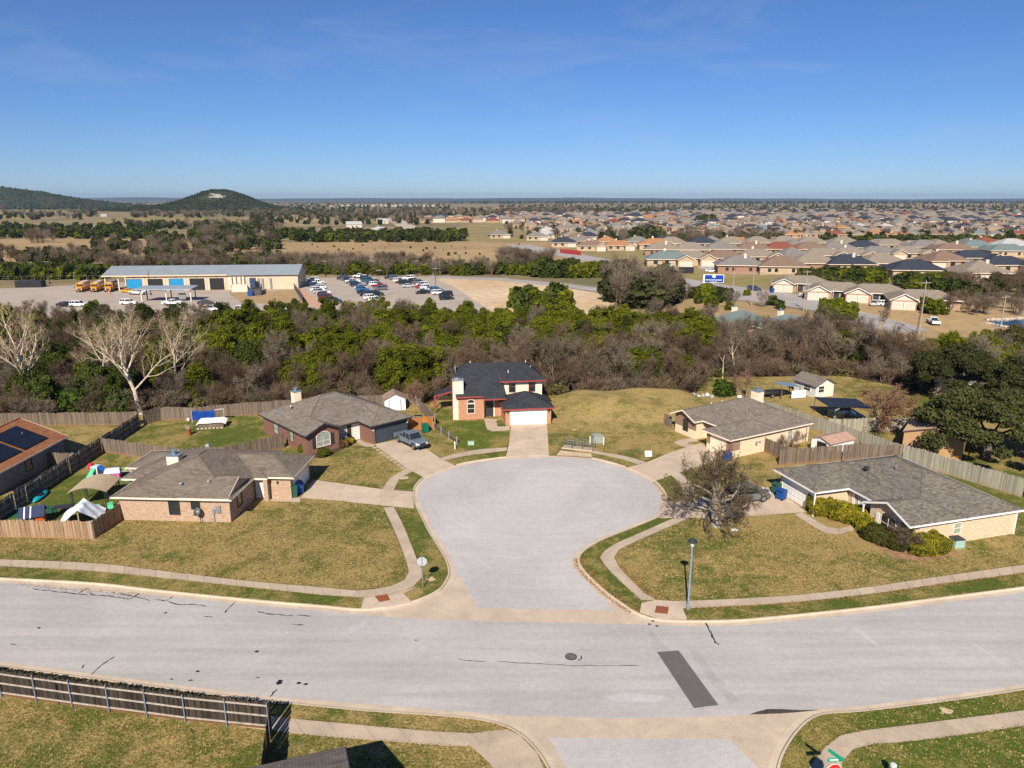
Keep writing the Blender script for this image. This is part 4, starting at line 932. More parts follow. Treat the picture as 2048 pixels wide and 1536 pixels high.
fence('picket_fence', 'long shaded picket fence between toy yard and rust roof house', [(-49.1, 60.6), (-50.1, 83.2)], 1.85, WOOD_BROWN, -1, BLUEGREY, True)
fence('picket_fence', 'dark shaded picket fence between the two back yards by pale trunk', [(-50.1, 83.35), (-50.5, 93.2)], 1.85, WOOD_BROWN, -1, BLUEGREY, True)
fence('picket_fence', 'grey picket fence running behind the tan brick house', [(-49.95, 83.1), (-44, 80.9), (-38.5, 79.2), (-33.9, 79.9)], 1.85, WOOD_GREY, 0)
fence('picket_fence', 'grey picket fence joining the brown brick house side wall', [(-33.7, 79.6), (-28.25, 84.7)], 1.85, WOOD_GREY, 0)
fence('picket_fence', 'brown picket fence under dark brush behind rust roof house', [(-92, 92.4), (-69.5, 93.2), (-51.0, 94.0)], 1.9, WOOD_BROWN, 0)
fence('picket_fence', 'short brown picket fence shaded beside the rust roof house', [(-57.0, 78.0), (-50.4, 78.2)], 1.7, WOOD_BROWN, 0)
fence('picket_fence', 'grey back fence behind the blue and white tarps', [(-50.3, 93.9), (-49.0, 96.2), (-44.0, 96.2), (-39.6, 97.9), (-30.4, 100.5), (-22.0, 102.4), (-13.6, 103.2)], 1.9, WOOD_GREY, 0)
fence('picket_fence', 'grey side fence by the white shed next to two-storey house', [(-13.4, 100.6), (-10.55, 93.0)], 1.8, WOOD_GREY, 1)
fence('cedar_fence', 'new orange cedar fence panel beside the dark garage', [(-13.75, 91.2), (-10.6, 92.4)], 1.8, WOOD_ORANGE, 0)
fence('picket_fence', 'long silvery fence behind the speckled roof house', [(46.0, 80.0), (52.6, 69.5), (60, 57.5)], 2.05, WOOD_SILVER, 0)
fence('picket_fence', 'silvery green fence with dark rails behind the cream brick house', [(35.2, 101.5), (42.3, 87.6), (45.9, 80.2)], 1.95, WOOD_SILVER, 1, BARK)
fence('picket_fence', 'brown fence close behind the speckled roof house garage', [(30.9, 78.5), (36.5, 79.6), (41, 80.6), (45.6, 79.9)], 1.95, WOOD_BROWN, 0)
fence('picket_fence', 'dark brown fence from cream brick house wall to blue bin lawn', [(30.7, 84.0), (32.4, 78.9)], 1.8, WOOD_BROWN, 0)
fence('picket_fence', 'short grey fence stub at the brick gable corner', [tuple(P(1327, 851, LZ))[:2], tuple(P(1343, 858, LZ))[:2]], 1.7, WOOD_GREY, 0)
fence('picket_fence', 'weathered green fence by tan metal barn under the oaks', [(41.5, 90.5), (53.5, 91.5)], 1.9, WOOD_SILVER, 0)
# split-rail fence
a, b_ = Vector((-10.5, 92.3, LZ)), P(914, 888, LZ); T = thing('split_rail_fence', 'dark split-rail fence sloping toward the kerb beside green lawn', 'fence', a)
d = b_ - a
for k in range(4):
    p = d * (k / 3); MB().box(-.07, .07, -.07, .07, 0, .98).build('post', M('grey_post', (.26, .25, .25), .15, 4, .85), T, p)
for k in range(3):
    for zz in (.3, .58, .86): p, q = d * (k / 3), d * ((k + 1) / 3); MB().beam((p.x, p.y, zz), (q.x, q.y, zz + .03), .05, .12).build('rail', WOOD_BROWN, T)
# ------------------------------------------------------------------ trees
def np_mesh(name, v, f, mat, smooth=False):
    v = np.asarray(v, np.float32); f = np.asarray(f, np.int32); me = bpy.data.meshes.new(name); k = f.shape[1]
    me.vertices.add(len(v)); me.vertices.foreach_set('co', v.ravel()); me.loops.add(f.size); me.loops.foreach_set('vertex_index', f.ravel())
    me.polygons.add(len(f)); me.polygons.foreach_set('loop_start', np.arange(0, f.size, k, dtype=np.int32)); me.polygons.foreach_set('loop_total', np.full(len(f), k, np.int32))
    me.update(calc_edges=True); me.validate()
    if mat is not None: me.materials.append(mat)
    return me
def rot_about(d, ang, az, rg):
    a = d.orthogonal().normalized(); b = d.cross(a); ax = a * cos(az) + b * sin(az)
    return (d * cos(ang) + ax * sin(ang)).normalized()
def bare_tree(seed, H, r0, kids=(7, 5, 4), ang=(.75, .7, .8), ratio=(.62, .55, .5), first=.28, trop=.12, wig=.16, twigs=7, tl=.55, tw=.014, stems=1, lean=.08, tlev=2):
    """trunk mesh (stem and main limbs) and twig mesh (everything finer); returns MB, MB"""
    rg = random.Random(seed); TK, TW = MB(), MB(); nl = len(kids)
    def grow(p, d, L, r, lv):
        n = (6, 5, 4, 3)[min(lv, 3)]; pts = [p.copy()]; dirs = [d.copy()]
        for i in range(n):
            d = (d + Vector((rg.gauss(0, wig), rg.gauss(0, wig), rg.gauss(0, wig) * .7 + trop * (.3 if lv == 0 else 1)))).normalized(); p = p + d * (L / n); pts.append(p.copy()); dirs.append(d.copy())
        end = .55 if lv == 0 else .25; rad = [r * (1 - (1 - end) * i / n) for i in range(n + 1)]
        if lv == 0: rad[0] *= 1.35
        (TK if lv < tlev else TW).tube(pts, rad, (8, 5, 3, 3)[min(lv, 3)], cap=False)
        if lv < nl:
            k = kids[lv]; az = rg.uniform(0, 6.28)
            for j in range(k):
                t = (first if lv == 0 else .25) + (1 - (first if lv == 0 else .25)) * (j + rg.uniform(.1, .9)) / k; t = min(t, .99); i = int(t * n); q = pts[i].lerp(pts[i + 1], t * n - i); az += 2.4 + rg.uniform(-.5, .5)
                dd = rot_about(dirs[i + 1], ang[lv] * rg.uniform(.6, 1.25) * (1.15 - .45 * t), az, rg); grow(q, dd, L * ratio[lv] * rg.uniform(.7, 1.2) * (1.15 - .45 * t), rad[i] * .62, lv + 1)
        else:
            for j in range(twigs):
                t = rg.uniform(.15, 1); i = min(int(t * n), n - 1); q = pts[i].lerp(pts[i + 1], t * n - i); dd = rot_about(dirs[i + 1], rg.uniform(.3, 1.1), rg.uniform(0, 6.28), rg); l = tl * rg.uniform(.5, 1.4)
                s_ = dd.orthogonal().normalized(); s_ = rot_about(dd, pi / 2, rg.uniform(0, 6.28), rg) * tw; e = q + dd * l + Vector((0, 0, trop * l)); m_ = q.lerp(e, .5) + Vector((rg.gauss(0, .05), rg.gauss(0, .05), rg.gauss(0, .05))) * l
                nv = len(TW.v); TW.v += [tuple(q - s_), tuple(q + s_), tuple(m_ + s_ * .7), tuple(m_ - s_ * .7), tuple(e)]; TW.f += [(nv, nv + 1, nv + 2, nv + 3), (nv + 3, nv + 2, nv + 4)]
    for s in range(stems):
        d = Vector((rg.gauss(0, lean), rg.gauss(0, lean), 1)) if stems == 1 else Vector((.3 * cos(6.28 * s / stems + rg.random()), .3 * sin(6.28 * s / stems + rg.random()), 1)); d.normalize()
        grow(Vector((0.12 * cos(6.28 * s / stems) * (stems > 1), .12 * sin(6.28 * s / stems) * (stems > 1), -.1)), d, H * rg.uniform(.5, .6), r0 * (1 if stems == 1 else .7), 0)
    return TK, TW
def leaf_cloud(seed, lobes, n, size, flat=.35, inner=.35, up=.25):
    """leaf-clump quads through the outer volume of overlapping lobes ((x,y,z),(rx,ry,rz))"""
    g = np.random.default_rng(seed); vol = np.array([l[1][0] * l[1][1] * l[1][2] for l in lobes]) ** .67; pick = g.choice(len(lobes), n, p=vol / vol.sum())
    C = np.array([l[0] for l in lobes])[pick]; R = np.array([l[1] for l in lobes])[pick]; d = g.normal(size=(n, 3)); d /= np.linalg.norm(d, axis=1, keepdims=True)
    # lumpy radius: each lobe has its own bumps
    bump = 1 + .16 * np.sin(d[:, :1] * 5 + pick[:, None]) * np.cos(d[:, 1:2] * 6 + 2 * pick[:, None]) + .1 * np.sin(d[:, 2:] * 9 + pick[:, None])
    r = (inner + (1 - inner) * g.random((n, 1)) ** .45) * bump; c = C + d * R * r; c[:, 2] = np.maximum(c[:, 2], .05)
    nrm = d + g.normal(size=(n, 3)) * .8 + np.array([0, 0, up]); nrm /= np.linalg.norm(nrm, axis=1, keepdims=True); t = np.cross(nrm, g.normal(size=(n, 3))); t /= np.linalg.norm(t, axis=1, keepdims=True); b = np.cross(nrm, t)
    s = (size * (.55 + .9 * g.random((n, 1)))); k = .55 + .4 * g.random((n, 1))
    P4 = np.stack([c - t * s - b * s * k * .3, c + b * s * k, c + t * s + b * s * k * .2, c - b * s * k], 1) + g.normal(size=(n, 4, 3)) * size * .12
    return P4.reshape(-1, 3), np.arange(4 * n).reshape(-1, 4)
def lobes_round(seed, R, H, n, z0=.25):
    rg = random.Random(seed); L = []
    for i in range(n):
        a = 2.4 * i + rg.uniform(-.4, .4); t = (i + .5) / n; zz = H * (z0 + (.80 - z0) * t * rg.uniform(.8, 1.1)); rr = R * (1.0 - .35 * t) * rg.uniform(.4, .85); s = R * rg.uniform(.24, .44) * (1.1 - .4 * t)
        L.append(((rr * cos(a), rr * sin(a), zz), (s, s, s * rg.uniform(.75, 1.0))))
    L.append(((0, 0, H * .5), (R * .55, R * .55, H * .36))); return L
def proto_tree(name, label, trunk, crown, tmat, cmat, group=None):
    T = thing(name, label, 'tree', (0, -500, 0), 0, group)
    if isinstance(trunk, MB): trunk.build('trunk', tmat, T, smooth=True)
    else: link('trunk', trunk, tmat, T)
    if isinstance(crown, MB): crown.build('crown', cmat, T)
    else: link('crown', crown, cmat, T)
    return tree_of(T)
def kill(proto):
    r, k = proto
    for c, gs in k:
        for g in gs: bpy.data.objects.remove(g)
        bpy.data.objects.remove(c)
    bpy.data.objects.remove(r)
def simple_trunk(seed, H, r):
    rg = random.Random(seed); b = MB(); b.tube([(0, 0, -.1), (.1, .05, H * .3), (.05, -.1, H * .6)], [r, r * .7, r * .35], 7, False)
    for i in range(6):
        a = i * 1.05 + rg.random(); z = H * (.12 + .07 * i); b.tube([(0.05, 0, z), (cos(a) * H * .12, sin(a) * H * .12, z + H * .1), (cos(a) * H * .2, sin(a) * H * .2, z + H * .22)], [r * .45, r * .3, r * .12], 4, False)
    return b
# prototypes --------------------------------------------------------
JUN, BARE, SHR = [], [], []
for i, (R, H, n, lm) in enumerate([(2.7, 6.2, 9000, LEAF_JUN), (3.0, 5.8, 9500, LEAF_JUN), (2.3, 6.6, 8500, LEAF_JUN), (2.9, 5.2, 8500, LEAF_JUN), (2.6, 6.0, 8500, LEAF_JUN2), (3.0, 5.5, 9000, LEAF_JUN2)]):
    v, f = leaf_cloud(100 + i, lobes_round(40 + i, R, H, 19, .12), int(n * 1.55), .115); JUN.append(proto_tree('juniper_tree', 'x', simple_trunk(i, H, .16), np_mesh('crown', v, f, lm), BARK, lm))
for i, (H, r, st, tm) in enumerate([(9.6, .15, 1, TWIG), (8.6, .13, 2, TWIG), (10.2, .16, 1, TWIG_G), (7.6, .11, 3, TWIG), (9.0, .13, 2, TWIG_G), (8.2, .12, 1, TWIG), (6.4, .09, 4, TWIG)]):
    a, b_ = bare_tree(300 + i, H, r, (8 if st == 1 else 6, 6, 4), (.62, .72, .8), (.6, .52, .5), .22, .1, .15, 7, .8, .017, st); BARE.append(proto_tree('bare_tree', 'x', a, b_, BARK, tm))
def bush_cloud(seed, R, H, n, size): return leaf_cloud(seed, [((R * .55 * cos(a), R * .55 * sin(a), H * (.35 + .2 * (k % 2))), (R * .55, R * .55, H * .5)) for k, a in enumerate([0, 1.3, 2.5, 3.8, 5])] + [((0, 0, H * .55), (R * .6, R * .6, H * .5))], n, size, inner=.6)
# low-cost versions for the far country
FAR = []
for i, (R, H, n, lm) in enumerate([(2.6, 5.2, 420, LEAF_JUN2), (3.0, 6.0, 420, LEAF_OAK), (2.4, 4.6, 380, LEAF_JUN)]):
    v, f = leaf_cloud(500 + i, lobes_round(70 + i, R, H, 8, .15), n, .75); me = np_mesh('crown', v, f, lm); FAR.append(me)
for i, tm in enumerate((TWIG_G, TWIG)):
    a, b_ = bare_tree(620 + i, 8.0, .16, (7, 5), (.7, .8), (.6, .55), .2, .1, .16, 9, 1.3, .03, 2, tlev=1); a.v += []; n0 = len(a.v); a.v += b_.v; a.f += [tuple(k + n0 for k in q) for q in b_.f]; me = a.mesh('crown'); me.materials.append(tm); FAR.append(me)

# ---- the wood behind the houses -----------------------------------
def wood_front(x):
    pts = [(-190, 97), (-72, 98), (-48, 101.5), (-20, 107), (-6, 109.5), (12, 110.5), (29, 111), (34, 123), (58, 124), (66, 113), (75, 106), (150, 103)]
    for (a, b), (c, d) in zip(pts, pts[1:]):
        if a <= x <= c: return b + (d - b) * (x - a) / (c - a)
    return 100
def wood_back(x): return 176 if x < -75 else 172 if x < -10 else 168 if x < 45 else 150 if x < 68 else 127
wood = []; rg = random.Random(11); y = 96.0
while y < 178:
    x = -150.0
    while x < 130:
        xx, yy = x + rg.uniform(-1.7, 1.7), y + rg.uniform(-1.6, 1.6); x += 4.1
        if not (wood_front(xx) < yy < wood_back(xx)): continue
        dep = yy - wood_front(xx); px, py = pix((xx, yy, 5))
        if not -90 < px < 2140: continue
        if 1420 < px < 1640 and 600 < py < 660 and yy > 150: continue           # the dry field shows here
        if 30 < xx < 62 and yy < 126: continue
        pj = .12
        if xx < -62: pj = .34
        elif xx < -30: pj = .25 if dep < 20 else .82
        elif xx < 42: pj = .08 if dep < 11 else .55 if dep < 19 else .88
        else: pj = .1 if dep < 40 else .3
        if -22 < xx < -13 and dep < 18: pj = .97
        if 72 < xx < 92 and dep > 8: pj = .5
        wood.append((xx, yy, rg.random() < pj, rg.random(), dep))
    y += 3.9
wood.sort(key=lambda q: q[1])
WOODJ, WOODB, nj, nb = [], [], 0, 0
def wood_zone(px, dep):
    z_ = next(n_ for lim, n_ in ((130, 'rust roof house yard'), (330, 'tallest pale tree'), (640, 'blue and white tarps'), (870, 'brown brick house'), (1110, 'two-storey house'), (1340, 'grassy bank'), (1560, 'cream brick house'), (1760, 'garden shed'), (9999, 'dark live oaks')) if px < lim)
    return ('at the front edge of the wood behind the ' if dep < 9 else 'midway in the wood behind the ' if dep < 26 else 'deep in the wood far behind the ') + z_
for xx, yy, j, q, dep in wood:
    zz = 0.0; px, py = pix((xx, yy, 3))
    if j:
        k = int(q * 97) % 6 if xx > -62 else (4 + int(q * 97) % 2 if q < .75 else int(q * 97) % 4); k = k if not (xx > -40 and k > 3 and q > .3) else k - 3; s = .85 + .55 * ((q * 7) % 1)
        if nj < 190: copy_tree(JUN[k], (xx, yy, zz), q * 40, (s, s, s * (.85 + .3 * ((q * 13) % 1))), 'green juniper tree ' + wood_zone(px, dep), 'junipers of the wood'); nj += 1
        else: WOODJ.append((xx, yy, zz, s, q * 40, k))
    else:
        k = int(q * 101) % 7; s = (.72 if dep < 5 else .85) + .35 * ((q * 5) % 1); s *= .8 if xx < -40 else 1
        if nb < 190: copy_tree(BARE[k], (xx, yy, zz), q * 40, (s, s, s * (.85 + .25 * ((q * 11) % 1))), 'leafless brown tree ' + wood_zone(px, dep), 'leafless trees of the wood'); nb += 1
        else: WOODB.append((xx, yy, zz, s, q * 40, k))
def scatter(name, label, pts, meshes, cat=None):
    """one uncountable mass: points carrying tree meshes through geometry nodes; pts = (x,y,z,scale,rot,index)"""
    me = bpy.data.meshes.new(name); me.from_pydata([p[:3] for p in pts], [], [])
    for nm, ix, ty in (('sc', 3, 'FLOAT'), ('ro', 4, 'FLOAT'), ('ix', 5, 'INT')):
        at = me.attributes.new(nm, ty, 'POINT'); at.data.foreach_set('value', [p[ix] for p in pts])
    o = bpy.data.objects.new(name, me); COL.objects.link(o); tag(o, label, cat, None, 'stuff'); g = bpy.data.node_groups.new(name, 'GeometryNodeTree')
    g.interface.new_socket('Geometry', in_out='INPUT', socket_type='NodeSocketGeometry'); g.interface.new_socket('Geometry', in_out='OUTPUT', socket_type='NodeSocketGeometry')
    N, L = g.nodes, g.links; gi, go = N.new('NodeGroupInput'), N.new('NodeGroupOutput'); jn = N.new('GeometryNodeJoinGeometry')
    def attr(nm, ty):
        a = N.new('GeometryNodeInputNamedAttribute'); a.data_type = ty; a.inputs[0].default_value = nm; return a.outputs[0]
    cx = N.new('ShaderNodeCombineXYZ'); L.new(attr('ro', 'FLOAT'), cx.inputs[2]); e2r = N.new('FunctionNodeEulerToRotation'); L.new(cx.outputs[0], e2r.inputs[0]); sc_, ix_ = attr('sc', 'FLOAT'), attr('ix', 'INT')
    for k, src in enumerate(meshes):
        oi = N.new('GeometryNodeObjectInfo'); oi.inputs['Object'].default_value = src; oi.transform_space = 'ORIGINAL'; ip = N.new('GeometryNodeInstanceOnPoints'); cmp_ = N.new('FunctionNodeCompare'); cmp_.data_type = 'INT'; cmp_.operation = 'EQUAL'
        ins = [s for s in cmp_.inputs if s.type == 'INT']; L.new(ix_, ins[0]); ins[1].default_value = k
        L.new(gi.outputs[0], ip.inputs['Points']); L.new(oi.outputs['Geometry'], ip.inputs['Instance']); L.new(cmp_.outputs[0], ip.inputs['Selection']); L.new(e2r.outputs[0], ip.inputs['Rotation']); L.new(sc_, ip.inputs['Scale']); L.new(ip.outputs[0], jn.inputs[0])
    L.new(jn.outputs[0], go.inputs[0]); md = o.modifiers.new('scatter', 'NODES'); md.node_group = g; return o
def src_of(group, part='crown'):
    """a standing tree's own crown mesh serves as the source"""
    out = []
    for proto in group:
        me = [c for c, _ in proto[1] if c.name.startswith(part)][0].data; out.append(next(o for o in COL.objects if o.data == me and o.parent != proto[0]))
    return out
if WOODJ: scatter('distant_wood', 'farther mass of green juniper canopy in the wood', WOODJ, src_of(JUN))
if WOODB: scatter('distant_wood', 'farther mass of leafless brown canopy in the wood', WOODB, src_of(BARE))
# undergrowth along the wood's edge
UG = []; rg = random.Random(5); um = []
for i, tm in enumerate((TWIG, TWIG_G, LEAF_OLIVE)):
    if i < 2:
        a, b_ = bare_tree(700 + i, 3.0, .04, (5, 4), (.7, .8), (.7, .6), .1, .12, .2, 7, .5, .016, 5, tlev=1); n0 = len(a.v); a.v += b_.v; a.f += [tuple(k + n0 for k in q) for q in b_.f]; me = a.mesh('brush'); me.materials.append(tm)
    else: v, f = bush_cloud(77, 1.1, 1.5, 500, .16); me = np_mesh('brush', v, f, tm)
    um.append(me)
for i in range(1500):
    xx = rg.uniform(-125, 105); d_ = rg.random() ** 1.5 * 32; yy = wood_front(xx) - 1.5 + d_; UG.append((xx, yy, 0.0, rg.uniform(.6, 1.4), rg.uniform(0, 6.3), rg.choice((0, 0, 0, 1, 1, 2))))
us = [link('brush_clump', me, None, None, (xx, wood_front(xx) + 1.0, 0)) for me, xx in zip(um, (-30, 16, -60))]
for o, l_ in zip(us, ('brown leafless brush clump at the wood edge behind the back fence', 'grey leafless brush clump at the wood edge above the grassy bank', 'olive brush clump behind the fence near pale trunk')): tag(o, l_, 'bush')
scatter('undergrowth', 'tangled brown brush filling the edge of the wood', UG, us)
# green shrubs behind the left fence
v, f = bush_cloud(21, 1.6, 2.4, 1900, .2); SHME = np_mesh('shrub', v, f, leaf_mat('bright_shrub_foliage', (.10, .15, .02), (.04, .075, .014)))
for k, (px, py, s, lab) in enumerate([(110, 822, 1.3, 'green shrub behind back fence right of leftmost pale trunk'), (160, 824, 1.5, 'largest green shrub behind the back fence between pale trunks'), (205, 826, 1.0, 'small bright green shrub behind the back fence'), (250, 826, 1.3, 'dark green shrub behind fence left of tallest pale trunk'), (55, 823, .9, 'low green shrub behind fence at leftmost pale trunk'), (345, 815, .8, 'small green shrub behind fence right of tallest pale trunk'), (1448, 792, 1.0, 'dark green shrub at the wood edge behind cream brick roof')]):
    c = P(px, py); tag(link('shrub', SHME, None, None, (c.x, c.y, .05), k * 1.3), lab, 'shrub', 'green shrubs at the wood edge').scale = (s,) * 3

# ---- pale sycamores on the left ----------------------------------
for k, (px, py, top, lab) in enumerate([(72, 818, 16.2, 'tall pale leafless tree at left edge behind the fence'), (283, 829, 17.0, 'tallest pale leafless tree, white trunk at the fence corner'), (358, 788, 14.5, 'pale leafless tree farther back right of the tallest one'), (205, 795, 12.5, 'pale thin leafless tree between the two tall ones')]):
    c = P(px, py); a, b_ = bare_tree(801 + k * 7, top, .25 if k < 2 else .17, (9, 7, 5), (.78, .65, .7), (.62, .52, .5), .26, .10, .10, 6, .6, .013, 1, .02)
    T = thing('pale_tree', lab, 'tree', (c.x, c.y, 0)); a.build('trunk', BARK_PALE, T, smooth=True); b_.build('crown', TWIG_PALE, T)
    hz = max(v_[2] for v_ in b_.v); T.scale = (1.1 * top / hz, 1.1 * top / hz, top / hz)
# slender pale stems inside the wood
for k, (px, py, hh, lab) in enumerate([(1472, 752, 9, 'slender pale trunk in the wood left of the garden shed'), (1445, 758, 7, 'thin leaning pale trunk in the wood'), (925, 735, 8, 'pale forked dead tree above the two-storey roof'), (1100, 772, 8, 'thin tan trunk beside the two-storey house'), (500, 735, 9, 'grey leafless tree above the brown brick house'), (1750, 690, 10, 'big grey leafless tree at right in the wood')]):
    c = P(px, py); a, b_ = bare_tree(950 + k, hh, .11 if k < 5 else .2, (7, 5, 4), (.5, .6, .7), (.5, .5, .5), .4, .15, .12, 6, .5, .016); T = thing('bare_tree', lab, 'tree', (c.x, c.y, 0)); a.build('trunk', TWIG_PALE, T, smooth=True); b_.build('crown', TWIG_G, T)
    hz = max(v_[2] for v_ in b_.v); T.scale = (hh / hz,) * 3

# ---- the big bare oak by the cul-de-sac ---------------------------
c = P(1432, 1051, LZ); T = thing('bare_oak', 'large gnarled nearly leafless oak with lichen on the corner lawn', 'tree', (c.x, c.y, LZ), .4); T.scale = (1.15, 1.15, 1.16)
rg = random.Random(44); TK, TW = MB(), MB()
def oak_limb(p, d, L, r, lv, mx_=4):
    n = (6, 6, 5, 4, 3)[lv]; pts, dirs = [p.copy()], [d.copy()]
    for i in range(n):
        d = (d + Vector((rg.gauss(0, .26), rg.gauss(0, .26), rg.gauss(0, .17) + (.02 if lv > 0 else .1)))).normalized(); p = p + d * (L / n); pts.append(p.copy()); dirs.append(d.copy())
    rad = [max(.006, r * (1 - .72 * i / n)) for i in range(n + 1)]; (TK if lv < 2 else TW).tube(pts, rad, (9, 6, 4, 3, 3)[lv], cap=False)
    if lv < mx_:
        k = (0, 7, 6, 5)[lv] if lv else 0
        for j in range(k):
            t = .25 + .75 * (j + rg.random()) / k; t = min(t, .98); i = int(t * n); q = pts[i].lerp(pts[i + 1], t * n - i); oak_limb(q, rot_about(dirs[i + 1], rg.uniform(.45, 1.15), rg.uniform(0, 6.28), rg), L * rg.uniform(.34, .6), rad[i] * .6, lv + 1, mx_)
    if lv >= 3:
        for j in range(4 if lv == 3 else 5):
            t = rg.uniform(.2, 1); i = min(int(t * n), n - 1); q = pts[i]; dd = rot_about(dirs[i], rg.uniform(.3, 1.2), rg.uniform(0, 6.28), rg); TWIGP.append(tuple(q + dd * .1)); s_ = rot_about(dd, pi / 2, rg.uniform(0, 6.28), rg) * .012; e = q + dd * rg.uniform(.15, .45); nv = len(TW.v); TW.v += [tuple(q - s_), tuple(q + s_), tuple(e)]; TW.f.append((nv, nv + 1, nv + 2))
TWIGP = []
TK.tube([(0, 0, -.15), (.03, 0, .4), (-.05, .05, 1.2), (-.12, .1, 2.1), (-.1, .1, 2.9)], [.62, .44, .38, .37, .30], 12, False)
for j in range(9):
    a = j * 2.4; zz = 1.75 + .16 * j; el = .34 + .11 * j; d = Vector((cos(a) * cos(el), sin(a) * cos(el), sin(el))); oak_limb(Vector((-.08, .08, zz)), d, 3.1 - .06 * j + rg.uniform(-.3, .5), .135, 1)
oak_limb(Vector((.1, 0, .4)), Vector((.75, -.1, .65)), 2.8, .2, 1); oak_limb(Vector((-.1, .1, 1.7)), Vector((-.95, -.2, .3)), 3.6, .15, 1)
TK.build('trunk', BARK_OAK, T, smooth=True); TW.build('crown', TWIG_OAK, T)
g = np.random.default_rng(3); tp = np.array(TWIGP)[g.choice(len(TWIGP), min(1500, len(TWIGP)), replace=False)]; n = len(tp); q = tp[:, None, :] + g.normal(size=(n, 4, 3)) * .055
link('dry_leaves', np_mesh('dry_leaves', q.reshape(-1, 3), np.arange(4 * n).reshape(-1, 4), LEAF_OLIVE), None, T)

# ---- live oaks on the right ---------------------------------------
def live_oak(px, py, R, H, n, seed, lab, lm=LEAF_OAK, s=.15, squash=1.0):
    c = P(px, py, LZ); rg_ = random.Random(seed); T = thing('live_oak', lab, 'tree', (c.x, c.y, LZ)); L = []
    for i in range(64):
        a = 2.4 * i; rr = R * sqrt((i + .5) / 64) * rg_.uniform(.78, 1.02); hh = H * (.30 + .50 * (1 - (rr / R) ** 2)) + rg_.uniform(-1.1, 1.1); k = R * rg_.uniform(.10, .19); L.append(((rr * cos(a), rr * sin(a), hh), (k, k, k * .75)))
    v, f = leaf_cloud(seed, L, n, s, inner=.3); tr = MB(); tr.tube([(0, 0, -.1), (.1, 0, H * .2), (.2, .1, H * .4)], [.5, .36, .28], 10, False)
    for i in range(9):
        a = i * .7; tr.tube([(.1, .05, H * .28), (cos(a) * R * .35, sin(a) * R * .35, H * .42), (cos(a) * R * .7, sin(a) * R * .7, H * .52)], [.2, .12, .05], 5, False)
    tr.build('trunk', BARK, T, smooth=True); link('crown', np_mesh('crown', v, f, lm), None, T); return T
live_oak(1972, 915, 8.6, 8.8, 42000, 31, 'big dark live oak beside the tan metal barn')
live_oak(1915, 800, 7.6, 8.6, 36000, 32, 'dark live oak behind the tan metal barn')
live_oak(2080, 830, 8.4, 9.6, 36000, 33, 'dark live oak at the right frame edge')
live_oak(1890, 745, 6.0, 7.0, 20000, 36, 'bright green tree behind the dark live oaks', LEAF_JUN)
live_oak(2030, 735, 7.5, 8.0, 22000, 37, 'olive grey tree above the dark live oaks at right', LEAF_OLIVE)
# russet tree by the carport
c = P(1748, 862, LZ); T = thing('russet_tree', 'bare spreading tree with russet leaves beside the dark carport', 'tree', (c.x, c.y, LZ)); a, b_ = bare_tree(55, 7.6, .2, (9, 7, 5), (.95, .8, .8), (.75, .6, .5), .15, .05, .16, 8, .6, .014)
a.build('trunk', BARK_OAK, T, smooth=True); b_.build('crown', TWIG_RED, T); hz = max(v_[2] for v_ in b_.v); T.scale = (8.6 / hz * 1.0, 8.6 / hz, 7.4 / hz)
g = np.random.default_rng(8); tv = np.array(b_.v); rr = np.hypot(tv[:, 0], tv[:, 1]); tv = tv[(rr > np.quantile(rr, .55))]; tp = tv[g.choice(len(tv), 1300)]; q = tp[:, None, :] + g.normal(size=(1300, 4, 3)) * .06; link('russet_leaves', np_mesh('russet_leaves', q.reshape(-1, 3), np.arange(5200).reshape(-1, 4), LEAF_RED), None, T)
# reddish brush by the white shed, saplings, crape myrtle
for lab, px, py, hh, st, tm, sd2 in (('russet bare shrub behind the white metal shed', 838, 815, 4.6, 4, TWIG_RED, 61), ('small bare sapling in cream brick house side yard', 1580, 905, 3.2, 2, TWIG_G, 62), ('multi-stemmed bare crape myrtle among the yellow green hedges', 1804, 1100, 2.9, 6, TWIG_OAK, 63), ('bare brown sapling behind cream brick roof chimney', 1488, 800, 4.8, 2, TWIG_RED, 64)):
    c = P(px, py, LZ); a, b_ = bare_tree(sd2, hh, .07, (6, 6, 4), (.5, .6, .7), (.65, .55, .5), .2, .12, .14, 7, .35, .010, st); T = thing('bare_tree', lab, 'tree', (c.x, c.y, LZ)); a.build('trunk', BARK_OAK, T); b_.build('crown', tm, T); hz = max(v_[2] for v_ in b_.v); T.scale = (hh / hz,) * 3
# clipped hedges at the front right house
def hedge(px, py, rx, ry, hh, rot, n, lab, lm=LEAF_YEL):
    c = P(px, py, LZ); T = thing('hedge_shrub', lab, 'shrub', (c.x, c.y, LZ), rot); L = [((rx * .5 * a, ry * .45 * b_, hh * .5), (rx * .56, ry * .6, hh * .53)) for a in (-1, 0, 1) for b_ in (-1, 1)]
    v, f = leaf_cloud(int(px), L, int(n * 1.9), .05, inner=.88, up=.1); link('foliage', np_mesh('foliage', v, f, lm), None, T); b = MB()
    for k in range(6): a = k * 1.05; b.tube([(.1 * cos(a), .1 * sin(a), -.05), (rx * .5 * cos(a), ry * .5 * sin(a), hh * .7)], [.05, .02], 5, False)
    b.build('stems', BARK, T); v, f = leaf_cloud(int(px) + 1, [((q[0][0], q[0][1], q[0][2]), tuple(x * .86 for x in q[1])) for q in L], n // 3, .16, inner=.8); link('inner_foliage', np_mesh('inner_foliage', v, f, LEAF_OAK), None, T)
hedge(1641, 1026, 1.25, 1.15, 1.7, 0, 9000, 'round yellow green hedge at the garage corner')
hedge(1697, 1042, 1.75, 1.1, 1.6, radians(-38), 10000, 'oblong yellow green hedge second from the garage')
hedge(1730, 1058, 1.0, .9, 1.2, 0, 6000, 'smallest yellow green hedge at the path end')
